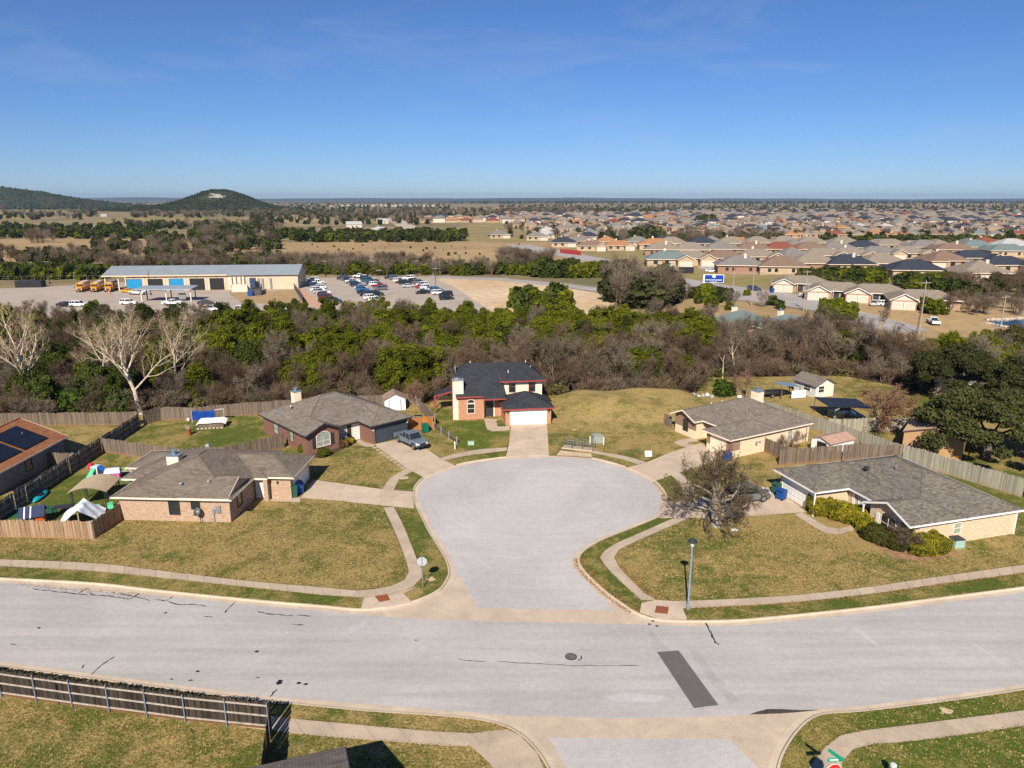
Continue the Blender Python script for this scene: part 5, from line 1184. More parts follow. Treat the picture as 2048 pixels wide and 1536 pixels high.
hedge(1770, 1088, 1.9, .95, 1.35, radians(-52), 9000, 'dull olive hedge under the arched window', leaf_mat('dull_hedge', (.16, .15, .03), (.06, .075, .016), .2))
hedge(1852, 1103, 1.75, 1.15, 1.6, radians(8), 11000, 'large yellow green hedge beside the air conditioner')
for k, (px, py, r, lab, lm) in enumerate([(607, 903, .5, 'tall thin shrub at the brown brick house corner', LEAF_JUN), (648, 912, .62, 'round green shrub under the shuttered window', LEAF_JUN), (688, 893, .6, 'russet shrub beside the brown brick entry', LEAF_RED), (702, 886, .45, 'yellow shrub beside the russet one at the entry', LEAF_YEL)]):
    hedge(px, py, r, r, r * (1.9 if k == 0 else 1.35), k, 2500, lab, lm)
# ------------------------------------------------------------------ vehicles (nose toward +x, wheels on z = 0)
CARW = {}
def wheel(par, x, y, r, wd=.22, big=False):
    key = (round(r, 2), wd)
    if key not in CARW:
        t = MB(); t.tube([(0, -wd / 2, 0), (0, -wd / 2 * .8, 0), (0, wd / 2 * .8, 0), (0, wd / 2, 0)], [r * .9, r, r, r * .9], 18); m1 = t.mesh('tyre', True); m1.materials.append(RUBBER)
        q = MB(); q.tube([(0, -wd / 2 - .012, 0), (0, wd / 2 + .012, 0)], [r * .6, r * .6], 12); q.tube([(0, -wd / 2 - .03, 0), (0, wd / 2 + .03, 0)], [r * .18, r * .18], 8); m2 = q.mesh('rim'); m2.materials.append(RIM); CARW[key] = (m1, m2)
    o = link('wheel', CARW[key][0], None, par, (x, y, r)); link('rim', CARW[key][1], None, o); return o
def ring(x, hw, z0, z1, k=.06, top=.10):
    """one body cross-section: tucked sill, full belt, rounded shoulder"""
    return [(x, -hw * .9, z0), (x, -hw, z0 + .14), (x, -hw, z1 - .12), (x, -hw + top, z1), (x, hw - top, z1), (x, hw, z1 - .12), (x, hw, z0 + .14), (x, hw * .9, z0)]
def car_body(kind):
    """stations (x, half width, sill, deck) / greenhouse corner lines / wheel radius and axles"""
    if kind == 'sedan': return [(-2.3, .74, .42, .78), (-2.2, .86, .25, .95), (-1.4, .9, .2, 1.0), (0, .91, .2, .96), (1.1, .9, .2, .93), (1.9, .86, .22, .82), (2.25, .74, .3, .66)], (-1.75, 1.2, -.95, .35, .96, 1.42), .32, 1.38
    if kind == 'suv': return [(-2.3, .80, .45, .9), (-2.25, .9, .3, 1.08), (-1.4, .94, .25, 1.1), (0, .95, .25, 1.08), (1.1, .94, .25, 1.06), (2.0, .9, .28, .98), (2.32, .8, .36, .78)], (-2.2, 1.25, -1.95, .55, 1.07, 1.72), .36, 1.42
    return [(-2.75, .86, .55, 1.05), (-2.7, .92, .5, 1.1), (-.85, .94, .42, 1.1), (-.6, .94, .40, 1.12), (.9, .94, .40, 1.12), (1.9, .93, .42, 1.10), (2.45, .9, .46, 1.02), (2.65, .8, .5, .86)], (-.82, 1.25, -.6, .62, 1.1, 1.78), .40, 1.78
def make_vehicle(name, kind, paintm, label, cat, group=None, detail=True):
    T = thing(name, label, cat, (0, -520, 0), 0, group); st, (xb, xf, tb, tf, zb, zt), wr, ax = car_body(kind); hw = max(s[1] for s in st)
    b = MB()
    if kind == 'pickup':
        b.loft([ring(*s[:1], s[1], s[2], s[3]) for s in st[3:]]); bed = MB()
        x0, x1 = st[0][0], st[3][0]
        for y0, y1 in ((-hw, -hw + .09), (hw - .09, hw)): bed.hexa([(x0, y0, .5), (x1, y0, .42), (x1, y1, .42), (x0, y1, .5)], [(x0, y0, 1.1), (x1, y0, 1.12), (x1, y1, 1.12), (x0, y1, 1.1)])
        bed.box(x0, x0 + .08, -hw + .05, hw - .05, .5, 1.08); bed.build('bed_side', paintm, T); MB().box(x0 + .05, x1, -hw + .09, hw - .09, .52, .74).build('bed_floor', BLACKM, T)
    else: b.loft([ring(s[0], s[1], s[2], s[3]) for s in st])
    b.build('body', paintm, T, smooth=False)
    gw, tw = hw - .06, hw - .22
    g = MB(); g.hexa([(xb, -gw, zb - .04), (xf, -gw, zb - .06), (xf, gw, zb - .06), (xb, gw, zb - .04)], [(tb, -tw, zt - .05), (tf, -tw, zt - .05), (tf, tw, zt - .05), (tb, tw, zt - .05)]); g.build('windows', GLASS, T)
    r = MB(); r.taper(tb - .05, tf + .05, -tw - .03, tw + .03, zt - .06, zt, .06); rf = r.build('roof', paintm, T)
    PL = []
    def pil(a_, b2_, w2, h2): PL.append(MB().beam(a_, b2_, w2, h2).build('pillar', paintm, T))
    for s in (-1, 1):
        pil((xb + .02, s * gw, zb - .03), (tb, s * tw, zt - .04), .09, .05); pil((xf - .02, s * gw, zb - .05), (tf, s * tw, zt - .04), .06, .05); xm = (tb + tf) / 2; pil((xm + .02, s * (gw + .005), zb - .03), (xm, s * (tw + .02), zt - .04), .09, .03)
        if kind == 'suv': pil((xb + .7, s * (gw + .005), zb - .03), (tb + .55, s * (tw + .02), zt - .04), .12, .03)
    for sx in (-ax, ax):
        for s in (-1, 1): wheel(T, sx + (.1 if kind == 'pickup' and sx > 0 else 0), s * (hw - .1), wr)
    if detail:
        xn, xr = st[-1][0], st[0][0]; zl = .66 if kind == 'sedan' else .82
        for s in (-1, 1):
            MB().box(xn - .14, xn + .02, s * hw * .62 - .14, s * hw * .62 + .14, zl - .07, zl + .06).build('headlamp', LENS, T); MB().box(xr - .02, xr + .1, s * hw * .72 - .11, s * hw * .72 + .11, zl, zl + .14).build('tail_lamp', TAIL, T)
            MB().box(xf - .45, xf - .3, s * (hw + .12) - .07, s * (hw + .12) + .07, zb - .02, zb + .12).build('mirror', paintm, T)
        MB().box(xn - .04, xn + .03, -.42, .42, zl - .14, zl + .06).build('grille', BLACKM, T); MB().box(xn - .1, xn + .05, -hw * .82, hw * .82, zl - .42, zl - .2).build('bumper', BLACKM if kind == 'pickup' else paintm, T)
        if kind == 'pickup':
            for sx in (-ax, ax + .1):
                for s in (-1, 1):
                    f = MB(); n = 9; A = [(sx + cos(pi * i / n) * (wr + .12), s * (hw + .03), wr + sin(pi * i / n) * (wr + .12)) for i in range(n + 1)]; f.tube(A, .055, 5); f.build('fender_flare', BLACKM, T)
            MB().box(-1.3, 1.3, -hw - .03, -hw + .1, .36, .46).box(-1.3, 1.3, hw - .1, hw + .03, .36, .46).build('side_step', BLACKM, T)
    return T
PC = {'white': paint('white', (.78, .78, .77)), 'black': paint('black', (.012, .013, .016)), 'navy': paint('navy', (.02, .035, .075)), 'grey': paint('grey', (.13, .14, .15)), 'silver': paint('silver', (.42, .43, .44)), 'red': paint('red', (.32, .02, .025)),
      'maroon': paint('maroon', (.12, .02, .025)), 'blue': paint('blue', (.03, .13, .30)), 'teal': paint('teal', (.02, .10, .14)), 'cement': paint('cement', (.125, .155, .19), .35)}
VP = {k: tree_of(make_vehicle({'sedan': 'parked_car', 'suv': 'parked_suv', 'pickup': 'parked_pickup'}[k], k, PC['white'], 'x', 'car', None, True)) for k in ('sedan', 'suv', 'pickup')}
PAINTED = ('body', 'roof', 'pillar', 'mirror', 'bed_side')
def park(kind, col, loc, rot, label, group=None):
    r, parts = copy_tree(VP[kind], loc, rot, None, label, group)
    r['category'] = {'sedan': 'car', 'suv': 'car', 'pickup': 'pickup'}[kind]
    for k in PAINTED + (('bumper',) if kind != 'pickup' else ()):
        for o in parts.get(k, ()): setmat(o, PC[col])
    return r
# foreground pickup on the brown brick house's driveway, nose to the street
park('pickup', 'cement', (-12.6, 85.75, .16), radians(-51), 'blue grey crew-cab pickup on the driveway of the brown brick house')
c = P(1492, 1000, .16); park('suv', 'grey', (c.x, c.y, .16), radians(14), 'dark grey SUV parked behind the big bare oak')
c = P(1692, 838, LZ); park('sedan', 'black', (c.x, c.y, LZ), radians(-30), 'black car in shade under the dark carport')

# school buses
def make_bus(lab, loc, rot):
    T = thing('school_bus', lab, 'bus', loc, rot, 'school buses in the depot yard'); Y = M('bus_yellow', (.66, .29, .02), .06, 2, .4); L = 11.0; hw = 1.2
    b = MB(); b.loft([[(x, -hw, .55), (x, -hw, 2.5), (x, -hw * .82, 2.86), (x, 0, 2.98), (x, hw * .82, 2.86), (x, hw, 2.5), (x, hw, .55)] for x in (-L / 2, L / 2 - 2.0)]); b.build('body', Y, T)
    b = MB(); b.loft([[(x, -hw * .84, 2.80), (x, 0, 3.03), (x, hw * .84, 2.80)] for x in (-L / 2 - .02, L / 2 - 2.25)]); b.build('roof', M('bus_roof', (.55, .60, .64), .06, 2, .4), T)
    b = MB(); b.hexa([(L / 2 - 2, -1.02, .6), (L / 2 - .1, -.85, .6), (L / 2 - .1, .85, .6), (L / 2 - 2, 1.02, .6)], [(L / 2 - 2, -.95, 1.75), (L / 2 - .25, -.74, 1.45), (L / 2 - .25, .74, 1.45), (L / 2 - 2, .95, 1.75)]); b.build('hood', Y, T)
    MB().box(L / 2 - 2.0, L / 2 - 1.96, -1.02, 1.02, 1.72, 2.42).build('windscreen', GLASS, T); MB().box(L / 2 - .14, L / 2 - .06, -.5, .5, .82, 1.28).build('grille', BLACKM, T); MB().box(L / 2 - .12, L / 2 + .12, -1.1, 1.1, .42, .66).build('bumper', BLACKM, T)
    for s in (-1, 1):
        for k in range(10): MB().box(-L / 2 + .35 + k * .82, -L / 2 + 1.05 + k * .82, s * hw - .012, s * hw + .012, 1.62, 2.32).build('window', GLASS, T)
        MB().box(-L / 2, L / 2 - 2, s * hw - .016, s * hw + .016, 1.25, 1.35).build('stripe', BLACKM, T); MB().box(L / 2 - .1, L / 2 - .02, s * .7 - .12, s * .7 + .12, .9, 1.1).build('headlamp', LENS, T); MB().box(L / 2 - 1.97, L / 2 - 1.92, s * .75 - .18, s * .75 + .18, 2.5, 2.68).build('warning_lamp', RUST, T)
        wheel(T, L / 2 - 1.2, s * .98, .48, .28); wheel(T, -L / 2 + 2.6, s * .98, .48, .28); MB().beam((L / 2 - .5, s * .9, 1.4), (L / 2 - .3, s * 1.35, 1.9), .04).box(L / 2 - .4, L / 2 - .3, s * 1.35 - .1, s * 1.35 + .1, 1.6, 2.0).build('mirror', BLACKM, T)
    return T
# ------------------------------------------------------------------ street furniture and yard things
# street lamp
c = P(1376, 1217, LZ); T = thing('street_lamp', 'blue grey street lamp post with dark lantern on the corner verge', 'lamp', (c.x, c.y, LZ))
MB().lathe([(.14, 0), (.13, .3), (.085, .34), (.075, 2.5), (.06, 5.1)], 12).build('post', LAMPBLUE, T); MB().lathe([(.07, 5.1), (.12, 5.16), (.2, 5.5), (.22, 5.52)], 10).build('lantern', M('frosted_lantern', (.55, .6, .62), .05, 4, .3), T)
MB().lathe([(.36, 5.52), (.37, 5.56), (.2, 5.68), (.06, 5.78), (.03, 5.86)], 10).build('lantern_cap', DARKT, T)
# stop signs
def octagon(b, r, y0, y1, z): b.prof([(r * cos(pi / 8 + k * pi / 4), z + r * sin(pi / 8 + k * pi / 4)) for k in range(8)], y0, y1)
def stop_sign(lab, loc, rot):
    T = thing('stop_sign', lab, 'sign', loc, rot); MB().tube([(0, .03, 0), (0, .03, 2.85)], .032, 8).build('post', GALV, T); b = MB(); octagon(b, .41, -.002, .012, 2.32); o = b.build('sign_plate', M('sign_back_aluminium', (.52, .56, .60), .06, 3, .4, .5, .4), T)
    b = MB(); octagon(b, .405, -.008, -.003, 2.32); b.build('white_border', WHITE, o); b = MB(); octagon(b, .375, -.014, -.009, 2.32); b.build('red_face', M('sign_red', (.55, .02, .03), .05, 3, .4), o)
    cu = bpy.data.curves.new('t', 'FONT'); cu.body = 'STOP'; cu.size = .32; cu.align_x = 'CENTER'; cu.align_y = 'CENTER'; cu.extrude = .002; cu.offset = .008; to = bpy.data.objects.new('t', cu); COL.objects.link(to); dg = bpy.context.evaluated_depsgraph_get(); me = bpy.data.meshes.new_from_object(to.evaluated_get(dg)); bpy.data.objects.remove(to)
    me.transform(Matrix.Translation((0, -.019, 2.32)) @ Matrix.Rotation(pi / 2, 4, 'X')); me.materials.clear(); me.materials.append(WHITE); link('lettering', me, None, o); return T
c = P(846, 1176, LZ); stop_sign('back of a stop sign on the left corner verge', (c.x, c.y, LZ), pi)
S = P(1633, 1528, LZ); off = 2.32 / math.tan(SUN_EL); sx, sy = S.x + sin(SUN_AZ) * off, S.y + cos(SUN_AZ) * off
T = stop_sign('red stop sign with green street name blades at bottom edge', (sx, sy, LZ), radians(4)); GREEN = M('street_name_green', (.0, .30, .17), .05, 3, .4)
o = MB().box(-.42, .42, -.008, .008, 2.84, 3.06).build('street_name_blade', GREEN, T); b = MB()
for k in range(5): b.box(-.30 + k * .095, -.235 + k * .095, -.012, -.009, 2.9, 3.0)
b.box(.27, .36, -.012, -.009, 2.92, 2.99); b.build('lettering', WHITE, o); MB().box(-.008, .008, -.42, .42, 3.08, 3.30).build('street_name_blade', GREEN, T, (0, .03, 0), radians(28))
# storm drain inlets
def inlet(lab, poly, grate, rot):
    q = W(poly, .16); c = sum(q, Vector()) / len(q); T = thing('storm_drain', lab, 'drain', (c.x, c.y, 0)); MB().prism([(p.x - c.x, p.y - c.y) for p in q], .0, .165).build('concrete_top', CONC, T)
    g = [p - Vector((c.x, c.y, 0)) for p in W(grate, .17)]; MB().prism([(p.x, p.y) for p in g], .15, .175).build('grate_frame', RUST, T); a, b_, d, e = g
    for i in range(6):
        t0, t1 = (i + .12) / 6, (i + .88) / 6; p0, p1, p2, p3 = a.lerp(b_, t0), a.lerp(b_, t1), e.lerp(d, t1), e.lerp(d, t0); MB().prism([(p.lerp((p0 + p1 + p2 + p3) / 4, .06).x, p.lerp((p0 + p1 + p2 + p3) / 4, .06).y) for p in (p0, p1, p2, p3)], .174, .192).build('grate_bar', RUST, T)
inlet('storm drain with rusty grate at the left corner kerb', [(728, 1195), (785, 1189), (830, 1174), (806, 1186), (824, 1204), (775, 1214), (722, 1217)], [(749, 1192), (774, 1188), (781, 1200), (759, 1204)], 0)
inlet('storm drain with rusty grate beside the street lamp', [(1283, 1206), (1312, 1200), (1360, 1203), (1374, 1238), (1320, 1237), (1280, 1224)], [(1313, 1211), (1338, 1214), (1335, 1228), (1309, 1225)], 0)
c = P(1142, 1313, .02); T = thing('manhole_cover', 'round iron manhole cover in the main street', 'manhole', (c.x, c.y, .012)); MB().lathe([(.40, 0), (.40, .014), (.36, .016)], 20).build('ring', TAR, T); MB().lathe([(.34, .012), (.34, .022), (.3, .024)], 20).build('cover', IRON, T)
for px, py in ((1299, 1248.5), (1306, 1242), (1314, 1252)):
    c = P(px, py, .02); tag(MB().lathe([(.13, 0), (.13, .012), (.1, .014)], 12).build('valve_cover', IRON, None, (c.x, c.y, .016)), 'small round iron valve cover in the gutter below the drain', 'valve cover', 'valve covers in the gutter')
# footbridge with railing over the drainage channel
a, b_ = P(1124, 896, LZ), P(1186, 903, LZ); T = thing('footbridge', 'small concrete footbridge with dark pipe railings at the cul-de-sac', 'bridge', a, atan2(b_.y - a.y, b_.x - a.x)); L = (b_ - a).length
MB().box(0, L, -.2, 1.15, -.02, .1).build('deck', WALK, T); MB().box(0, L, -.28, -.2, -.11, .18).build('edge_beam', WALK, T)
for y in (-.15, 1.1):
    for k in range(4): MB().tube([(L * k / 3, y, 0), (L * k / 3, y, 1.05)], .03, 6).build('post', DARKT, T)
    for zz in (.4, .72, 1.05): MB().tube([(0, y, zz), (L, y, zz)], .022, 6).build('rail', DARKT if y < 0 else BLUEGREY, T)
px_sheet('drain_channel', [(1121, 901), (1182, 907), (1184, 915), (1140, 912), (1112, 911)], LZ + .004, F_DIRT)
# utility boxes
def crate_box(name, lab, cat, px, py, w_, d, hh, mat, rot=0, lid=None, z=LZ):
    c = P(px, py, z); T = thing(name, lab, cat, (c.x, c.y, z), rot); MB().taper(-w_ / 2, w_ / 2, -d / 2, d / 2, 0, hh, .02).build('cabinet', mat, T); MB().taper(-w_ / 2 - .03, w_ / 2 + .03, -d / 2 - .03, d / 2 + .03, hh, hh + .06, .03).build('lid', lid or mat, T); return T
crate_box('transformer_box', 'grey green transformer box on concrete pad by the footbridge', 'utility box', 1194, 884, 1.2, 1.0, .95, M('transformer_grey', (.28, .30, .27), .1, 3), .2); crate_box('utility_box', 'pale green utility box by split-rail fence end', 'utility box', 942, 889, .8, .5, .35, M('pale_green', (.33, .47, .34), .06, 3), .1)
for k, (px, py, lab) in enumerate([(1180, 888, 'white marker post left of the transformer box'), (1207, 889, 'white marker post right of the transformer box'), (910, 898, 'white marker post at the end of split-rail fence')]):
    c = P(px, py, LZ); T = thing('marker_post', lab, 'post', (c.x, c.y, LZ)); MB().cyl(0, 0, 0, .85, .07, 10).build('post', WHITE, T); MB().lathe([(.08, .85), (.075, .92), (.02, .98)], 10).build('cap', WHITE, T)
c = P(1297, 915, LZ); T = thing('yard_sign', 'small white sign board on the lawn edge near the kerb', 'sign', (c.x, c.y, LZ), .1); MB().hexa([(-.42, 0, .12), (.42, 0, .12), (.42, .03, .12), (-.42, .03, .12)], [(-.42, .25, .75), (.42, .25, .75), (.42, .28, .75), (-.42, .28, .75)]).build('board', WHITE, T); MB().box(-.3, -.26, .1, .14, 0, .3).box(.26, .3, .1, .14, 0, .3).build('stakes', GALV, T)
c = P(808, 956, LZ); tag(MB().box(-.45, .45, -.3, .3, 0, .07).box(-.36, .36, -.22, .22, .07, .085).build('meter_lid', WALK, None, (c.x, c.y, LZ), .3), 'pale concrete meter lid in the verge grass by the driveway', 'lid')
c = P(1764, 1530, LZ); T = thing('pedestal', 'pale green utility pedestal on the lawn at bottom right edge', 'utility box', (c.x, c.y - 1.0, LZ)); MB().lathe([(.14, 0), (.14, .8), (.17, .82), (.17, .95), (.1, 1.0)], 12).build('body', M('pale_teal', (.46, .58, .53), .05, 3), T); MB().lathe([(.18, .8), (.18, .84)], 12).build('collar', GALV, T)
crate_box('air_conditioner', 'pale green air conditioner beside the large hedge', 'air conditioner', 1912, 1092, .95, .9, .75, M('ac_green', (.28, .42, .38), .08, 3), .15, DARKT)
# wheelie bins
def bin_(lab, px, py, col, rot, z=LZ, s=1.0):
    c = P(px, py, z); T = thing('wheelie_bin', lab, 'bin', (c.x, c.y, z), rot); T.scale = (s,) * 3; m_ = {'green': M('bin_green', (.02, .085, .06), .08, 3, .5), 'blue': M('bin_blue', (.01, .06, .24), .08, 3, .5), 'emerald': M('bin_emerald', (.0, .13, .08), .08, 3, .5)}[col]
    MB().taper(-.34, .34, -.38, .38, .05, 1.0, -.04).build('body', m_, T); MB().prof([(-.41, 1.0), (.41, 1.0), (.41, 1.05), (.2, 1.12), (-.35, 1.12), (-.44, 1.06)], -.42, .42).build('lid', m_, T); MB().tube([(-.42, -.3, .98), (-.46, 0, .98), (-.42, .3, .98)], .025, 6).build('handle', BLACKM, T)
    for s_ in (-1, 1): MB().tube([(-.34, s_ * .33, .12), (-.34, s_ * .4, .12)], .12, 10).build('wheel', RUBBER, T)
bin_('dark green wheelie bin beside the tan brick garage', 587, 993, 'green', .3, LZ, 1.15); bin_('blue wheelie bin beside the tan brick garage', 598, 986, 'blue', .5, LZ, 1.15); bin_('emerald green wheelie bin by the orange cedar fence', 851, 864, 'emerald', .4, LZ, 1.05)
bin_('blue wheelie bin on the lawn of the cream brick house', 1454, 921, 'blue', .5); bin_('blue wheelie bin at the white garage door', 1562, 998, 'blue', .6, .16); bin_('green wheelie bin behind blue bin at white garage door', 1553, 986, 'green', .6, .16)
# sheds
def shed(lab, px, py, w_, d, hh, rh, rot, wall, roof, trim, doors=True, z=LZ, name='shed', oh=.2):
    c = P(px, py, z); T = thing(name, lab, 'shed', (c.x, c.y, z), rot); b = MB(); b.box(-w_ / 2, w_ / 2, 0, d, 0, hh); b.face([(-w_ / 2, 0, hh), (w_ / 2, 0, hh), (0, 0, hh + rh)]).face([(-w_ / 2, d, hh), (w_ / 2, d, hh), (0, d, hh + rh)]); b.build('wall', wall, T); r = MB(); e = rh / (w_ / 2) * oh
    for s_ in (-1, 1): r.hexa([(s_ * (w_ / 2 + oh), -oh, hh - e), (0, -oh, hh + rh), (0, d + oh, hh + rh), (s_ * (w_ / 2 + oh), d + oh, hh - e)], [(s_ * (w_ / 2 + oh), -oh, hh - e + .07), (0, -oh, hh + rh + .07), (0, d + oh, hh + rh + .07), (s_ * (w_ / 2 + oh), d + oh, hh - e + .07)])
    r.build('roof', roof, T)
    if doors:
        for s_ in (-1, 1): MB().box(min(0.02 * s_, s_ * w_ * .26), max(.02 * s_, s_ * w_ * .26), -.05, -.005, .08, hh * .92).build('door', wall, T); MB().box(s_ * w_ * .27 - .04, s_ * w_ * .27 + .04, -.06, -.005, .05, hh * .95).build('trim', trim, T)
        MB().box(.06, .12, -.1, -.05, 1.0, 1.1).build('handle', BLACKM, T)
    return T
shed('white metal shed with brown roof behind the brown brick house', 791, 821, 3.0, 2.6, 1.75, .75, radians(14), vrib_mat('white_shed_panel', (.74, .76, .76), .25), M('pinkish_brown_roof', (.30, .20, .155), .15, 3), BARK)
T = shed('white shed with open dark doorway by silvery fence', 1640, 908, 2.6, 4.2, 1.7, .45, radians(-62), vrib_mat('white_shed_panel2', (.70, .73, .75), .25), M('pinkish_roof', (.42, .27, .20), .12, 3), GALV, False); MB().box(-.55, .75, -.04, -.006, .05, 1.55).build('doorway', BLACKM, T); MB().box(-1.3, -.58, -.12, -.07, .05, 1.6).build('door', WHITE, T)  # black doorway panel stands in for the shed's unlit interior
c = P(1612, 791, LZ); T = shed('pale blue grey garden shed with tan shingle roof', 1648, 794, 3.6, 4.6, 2.1, .95, radians(22), siding_mat('pale_blue_siding', (.62, .62, .60), .25), SH_GREYB, WHITE, False, LZ, 'garden_shed', .4)
window(T, -.75, -.002, .85, 0, 1.1, .95, WHITE); window(T, -1.8, 1.8, .85, -pi / 2, 1.4, .8, WHITE); door(T, .75, 0, .02, 0, CREAMT, TRIMW, .9, 1.85); MB().box(-1.2, 1.4, -1.6, -.35, 0, .1).build('step', M('brick_step', (.36, .18, .12), .15, 3), T)
c = P(1584, 796, LZ); T = thing('lean_to', 'small open lean-to with blue grey metal roof and white side panel', 'shelter', (c.x, c.y, LZ), radians(15)); MB().hexa([(-2.2, -.3, 2.15), (1.0, -.6, 1.85), (1.0, 2.1, 1.9), (-2.2, 2.1, 2.2)], [(-2.2, -.3, 2.22), (1.0, -.6, 1.92), (1.0, 2.1, 1.97), (-2.2, 2.1, 2.27)]).build('roof', vrib_mat('blue_metal_roof', (.17, .23, .30), .3), T)
MB().box(-.6, 1.9, -.68, -.6, .15, 1.35).build('side_panel', WHITE, T)
for x, y in ((-2.1, -.2), (.9, -.5), (.9, 2), (-2.1, 2)): MB().box(x - .05, x + .05, y - .05, y + .05, 0, 1.9).build('post', BARK, T)
# carport
c = P(1655, 842, LZ); T = thing('carport', 'dark metal carport on thin posts under the russet tree', 'carport', (c.x, c.y, LZ), radians(8)); MB().hexa([(-.2, -.2, 2.15), (5.6, -1.6, 2.0), (6.2, 3.4, 2.0), (.4, 4.6, 2.15)], [(-.2, -.2, 2.23), (5.6, -1.6, 2.08), (6.2, 3.4, 2.08), (.4, 4.6, 2.23)]).build('roof', M('tree_shaded_carport_roof', (.022, .025, .034), .15, 2, .5), T)  # roof colour darkened further to carry the tree's shade
for x, y in ((0, 0), (5.4, -1.4), (5.9, 3.2), (.5, 4.4), (2.8, -.7), (3.2, 3.8)): MB().tube([(x, y, 0), (x, y, 2.1)], .04, 6).build('post', DARKT, T)
# tan metal barn
c = P(1803, 905, LZ); T = thing('metal_barn', 'tan ribbed metal barn behind the silvery fence under live oaks', 'barn', (47.6, 83.2, LZ), radians(-36)); b = MB(); b.box(0, 6.2, 0, 9, 0, 2.7); b.face([(0, 0, 2.7), (6.2, 0, 2.7), (3.1, 0, 3.6)]); b.build('wall', siding_mat('tan_ribbed_wall', (.44, .275, .14), .23, .6), T)
r = MB(); r.face([(-.15, -.15, 2.66), (3.1, -.15, 3.63), (3.1, 9.1, 3.63), (-.15, 9.1, 2.66)]).face([(6.35, -.15, 2.66), (3.1, -.15, 3.63), (3.1, 9.1, 3.63), (6.35, 9.1, 2.66)]); r.build('roof', vrib_mat('tan_metal_roof', (.62, .44, .26), .35), T); MB().beam((-.15, -.17, 2.62), (3.1, -.17, 3.6), .05, .14).beam((6.35, -.17, 2.62), (3.1, -.17, 3.6), .05, .14).build('fascia', M('plum_trim', (.10, .05, .07), .1, 2), T)
# satellite dish
c = P(402, 1046, LZ); T = thing('satellite_dish', 'grey satellite dish on a short post at the tan brick wall', 'dish', (c.x, c.y, LZ), -.5); MB().tube([(0, 0, 0), (0, 0, .95), (0, -.12, 1.15)], .035, 8).build('post', DARKT, T)
b = MB(); b.lathe([(.0, 0), (.2, .02), (.36, .09), (.42, .13)], 16); me = b.mesh('reflector', True); me.transform(Matrix.Translation((-.05, -.15, 1.2)) @ Matrix.Rotation(radians(62), 4, 'X')); me.materials.append(GALV); link('reflector', me, None, T); MB().tube([(0, -.15, 1.05), (.0, -.75, 1.1), (0, -.78, 1.2)], .02, 6).build('feed_arm', DARKT, T)
# ---- the toy yard
TARP = M('white_tarp', (.72, .76, .82), .06, 1.5, .5)
c = P(148, 968, LZ); T = thing('gazebo', 'gazebo with arched tan canopy and dark lattice posts', 'gazebo', P(147, 1020, LZ), radians(8)); Lx, Ly = 3.2, 3.1; A, B_ = [], []
for k in range(9): t = k / 8; x = -.25 + (Lx + .5) * t; zz = 1.9 + .5 * sin(pi * t); A.append(Vector((x, -.35, zz))); B_.append(Vector((x, Ly + .35, zz)))
b = MB(); b.ribbon(A, B_); b.ribbon([p - Vector((0, 0, .06)) for p in A], [p - Vector((0, 0, .06)) for p in B_]); b.build('canopy', M('tan_canopy', (.42, .32, .21), .06, 1.5, .8), T)
for x in (0, Lx):
    for y in (0, Ly):
        p = MB(); [p.tube([(x + dx, y + dy, 0), (x + dx, y + dy, 1.9)], .035, 6) for dx, dy in ((-.12, 0), (.12, 0), (0, .12))]; [p.beam((x - .12, y, zz), (x + .12, y, zz + .25), .03) for zz in (.2, .6, 1.0, 1.4, 1.8)]; p.build('post', DARKT, T)
for y in (0, Ly): p = MB(); p.tube([(Lx * k / 8, y, 1.86 + .45 * sin(pi * k / 8)) for k in range(9)], .035, 6); p.build('arch', DARKT, T)
c = P(70, 1006, LZ); c2 = P(93, 986, LZ); T = thing('kayak', 'turquoise kayak lying on the back yard grass', 'kayak', ((c.x + c2.x) / 2, (c.y + c2.y) / 2, LZ), atan2(c2.y - c.y, c2.x - c.x)); K = 9
b = MB(); b.loft([[(x, wd * cos(a), .2 + hh * sin(a)) for a in [2 * pi * i / 10 for i in range(10)]] for x, wd, hh in [(-1.6, .03, .05), (-1.3, .22, .14), (-.7, .37, .19), (0, .41, .2), (.7, .37, .19), (1.3, .22, .14), (1.6, .03, .05)]]); b.build('hull', M('kayak_turquoise', (.01, .34, .44), .12, 2, .4), T, smooth=True)
b = MB(); b.lathe([(.3, 0), (.34, .05), (.28, .06)], 14); o = b.build('cockpit', BLACKM, T, (0, 0, .37)); o.scale = (1.7, .8, 1); MB().lathe([(.12, 0), (.14, .03)], 10).build('hatch', BLACKM, T, (1.0, 0, .32))
c = P(66, 1052, LZ); T = thing('playhouse', 'orange wooden playhouse with navy and white striped roof', 'playhouse', (c.x, c.y, LZ), radians(24)); OR = M('orange_paint', (.52, .10, .015), .1, 2, .6); b = MB(); b.box(-.9, .9, 0, 1.5, 0, 1.0).face([(-.9, 0, 1.0), (-.9, 1.5, 1.0), (-.9, .75, 1.65)]).face([(.9, 0, 1.0), (.9, 1.5, 1.0), (.9, .75, 1.65)]); b.build('wall', OR, T)
NV = M('navy_stripe', (.02, .035, .09), .1, 2, .6)
for s_ in (-1, 1):
    for k, (x0, x1_) in enumerate(((-1.05, -.62), (-.62, -.52), (-.52, -.12), (-.12, -.02), (-.02, 1.05))):
        y0 = .75 + s_ * .95; MB().hexa([(x0, y0, .88), (x1_, y0, .88), (x1_, .75, 1.68), (x0, .75, 1.68)], [(x0, y0, .93), (x1_, y0, .93), (x1_, .75, 1.73), (x0, .75, 1.73)]).build('roof_stripe', WHITE if k in (1, 3) else NV, T)
window(T, -.1, 0, .35, 0, .5, .4, DARKT); MB().box(-.75, -.45, -.02, 0, .1, .8).build('shutter', BLACKM, T)
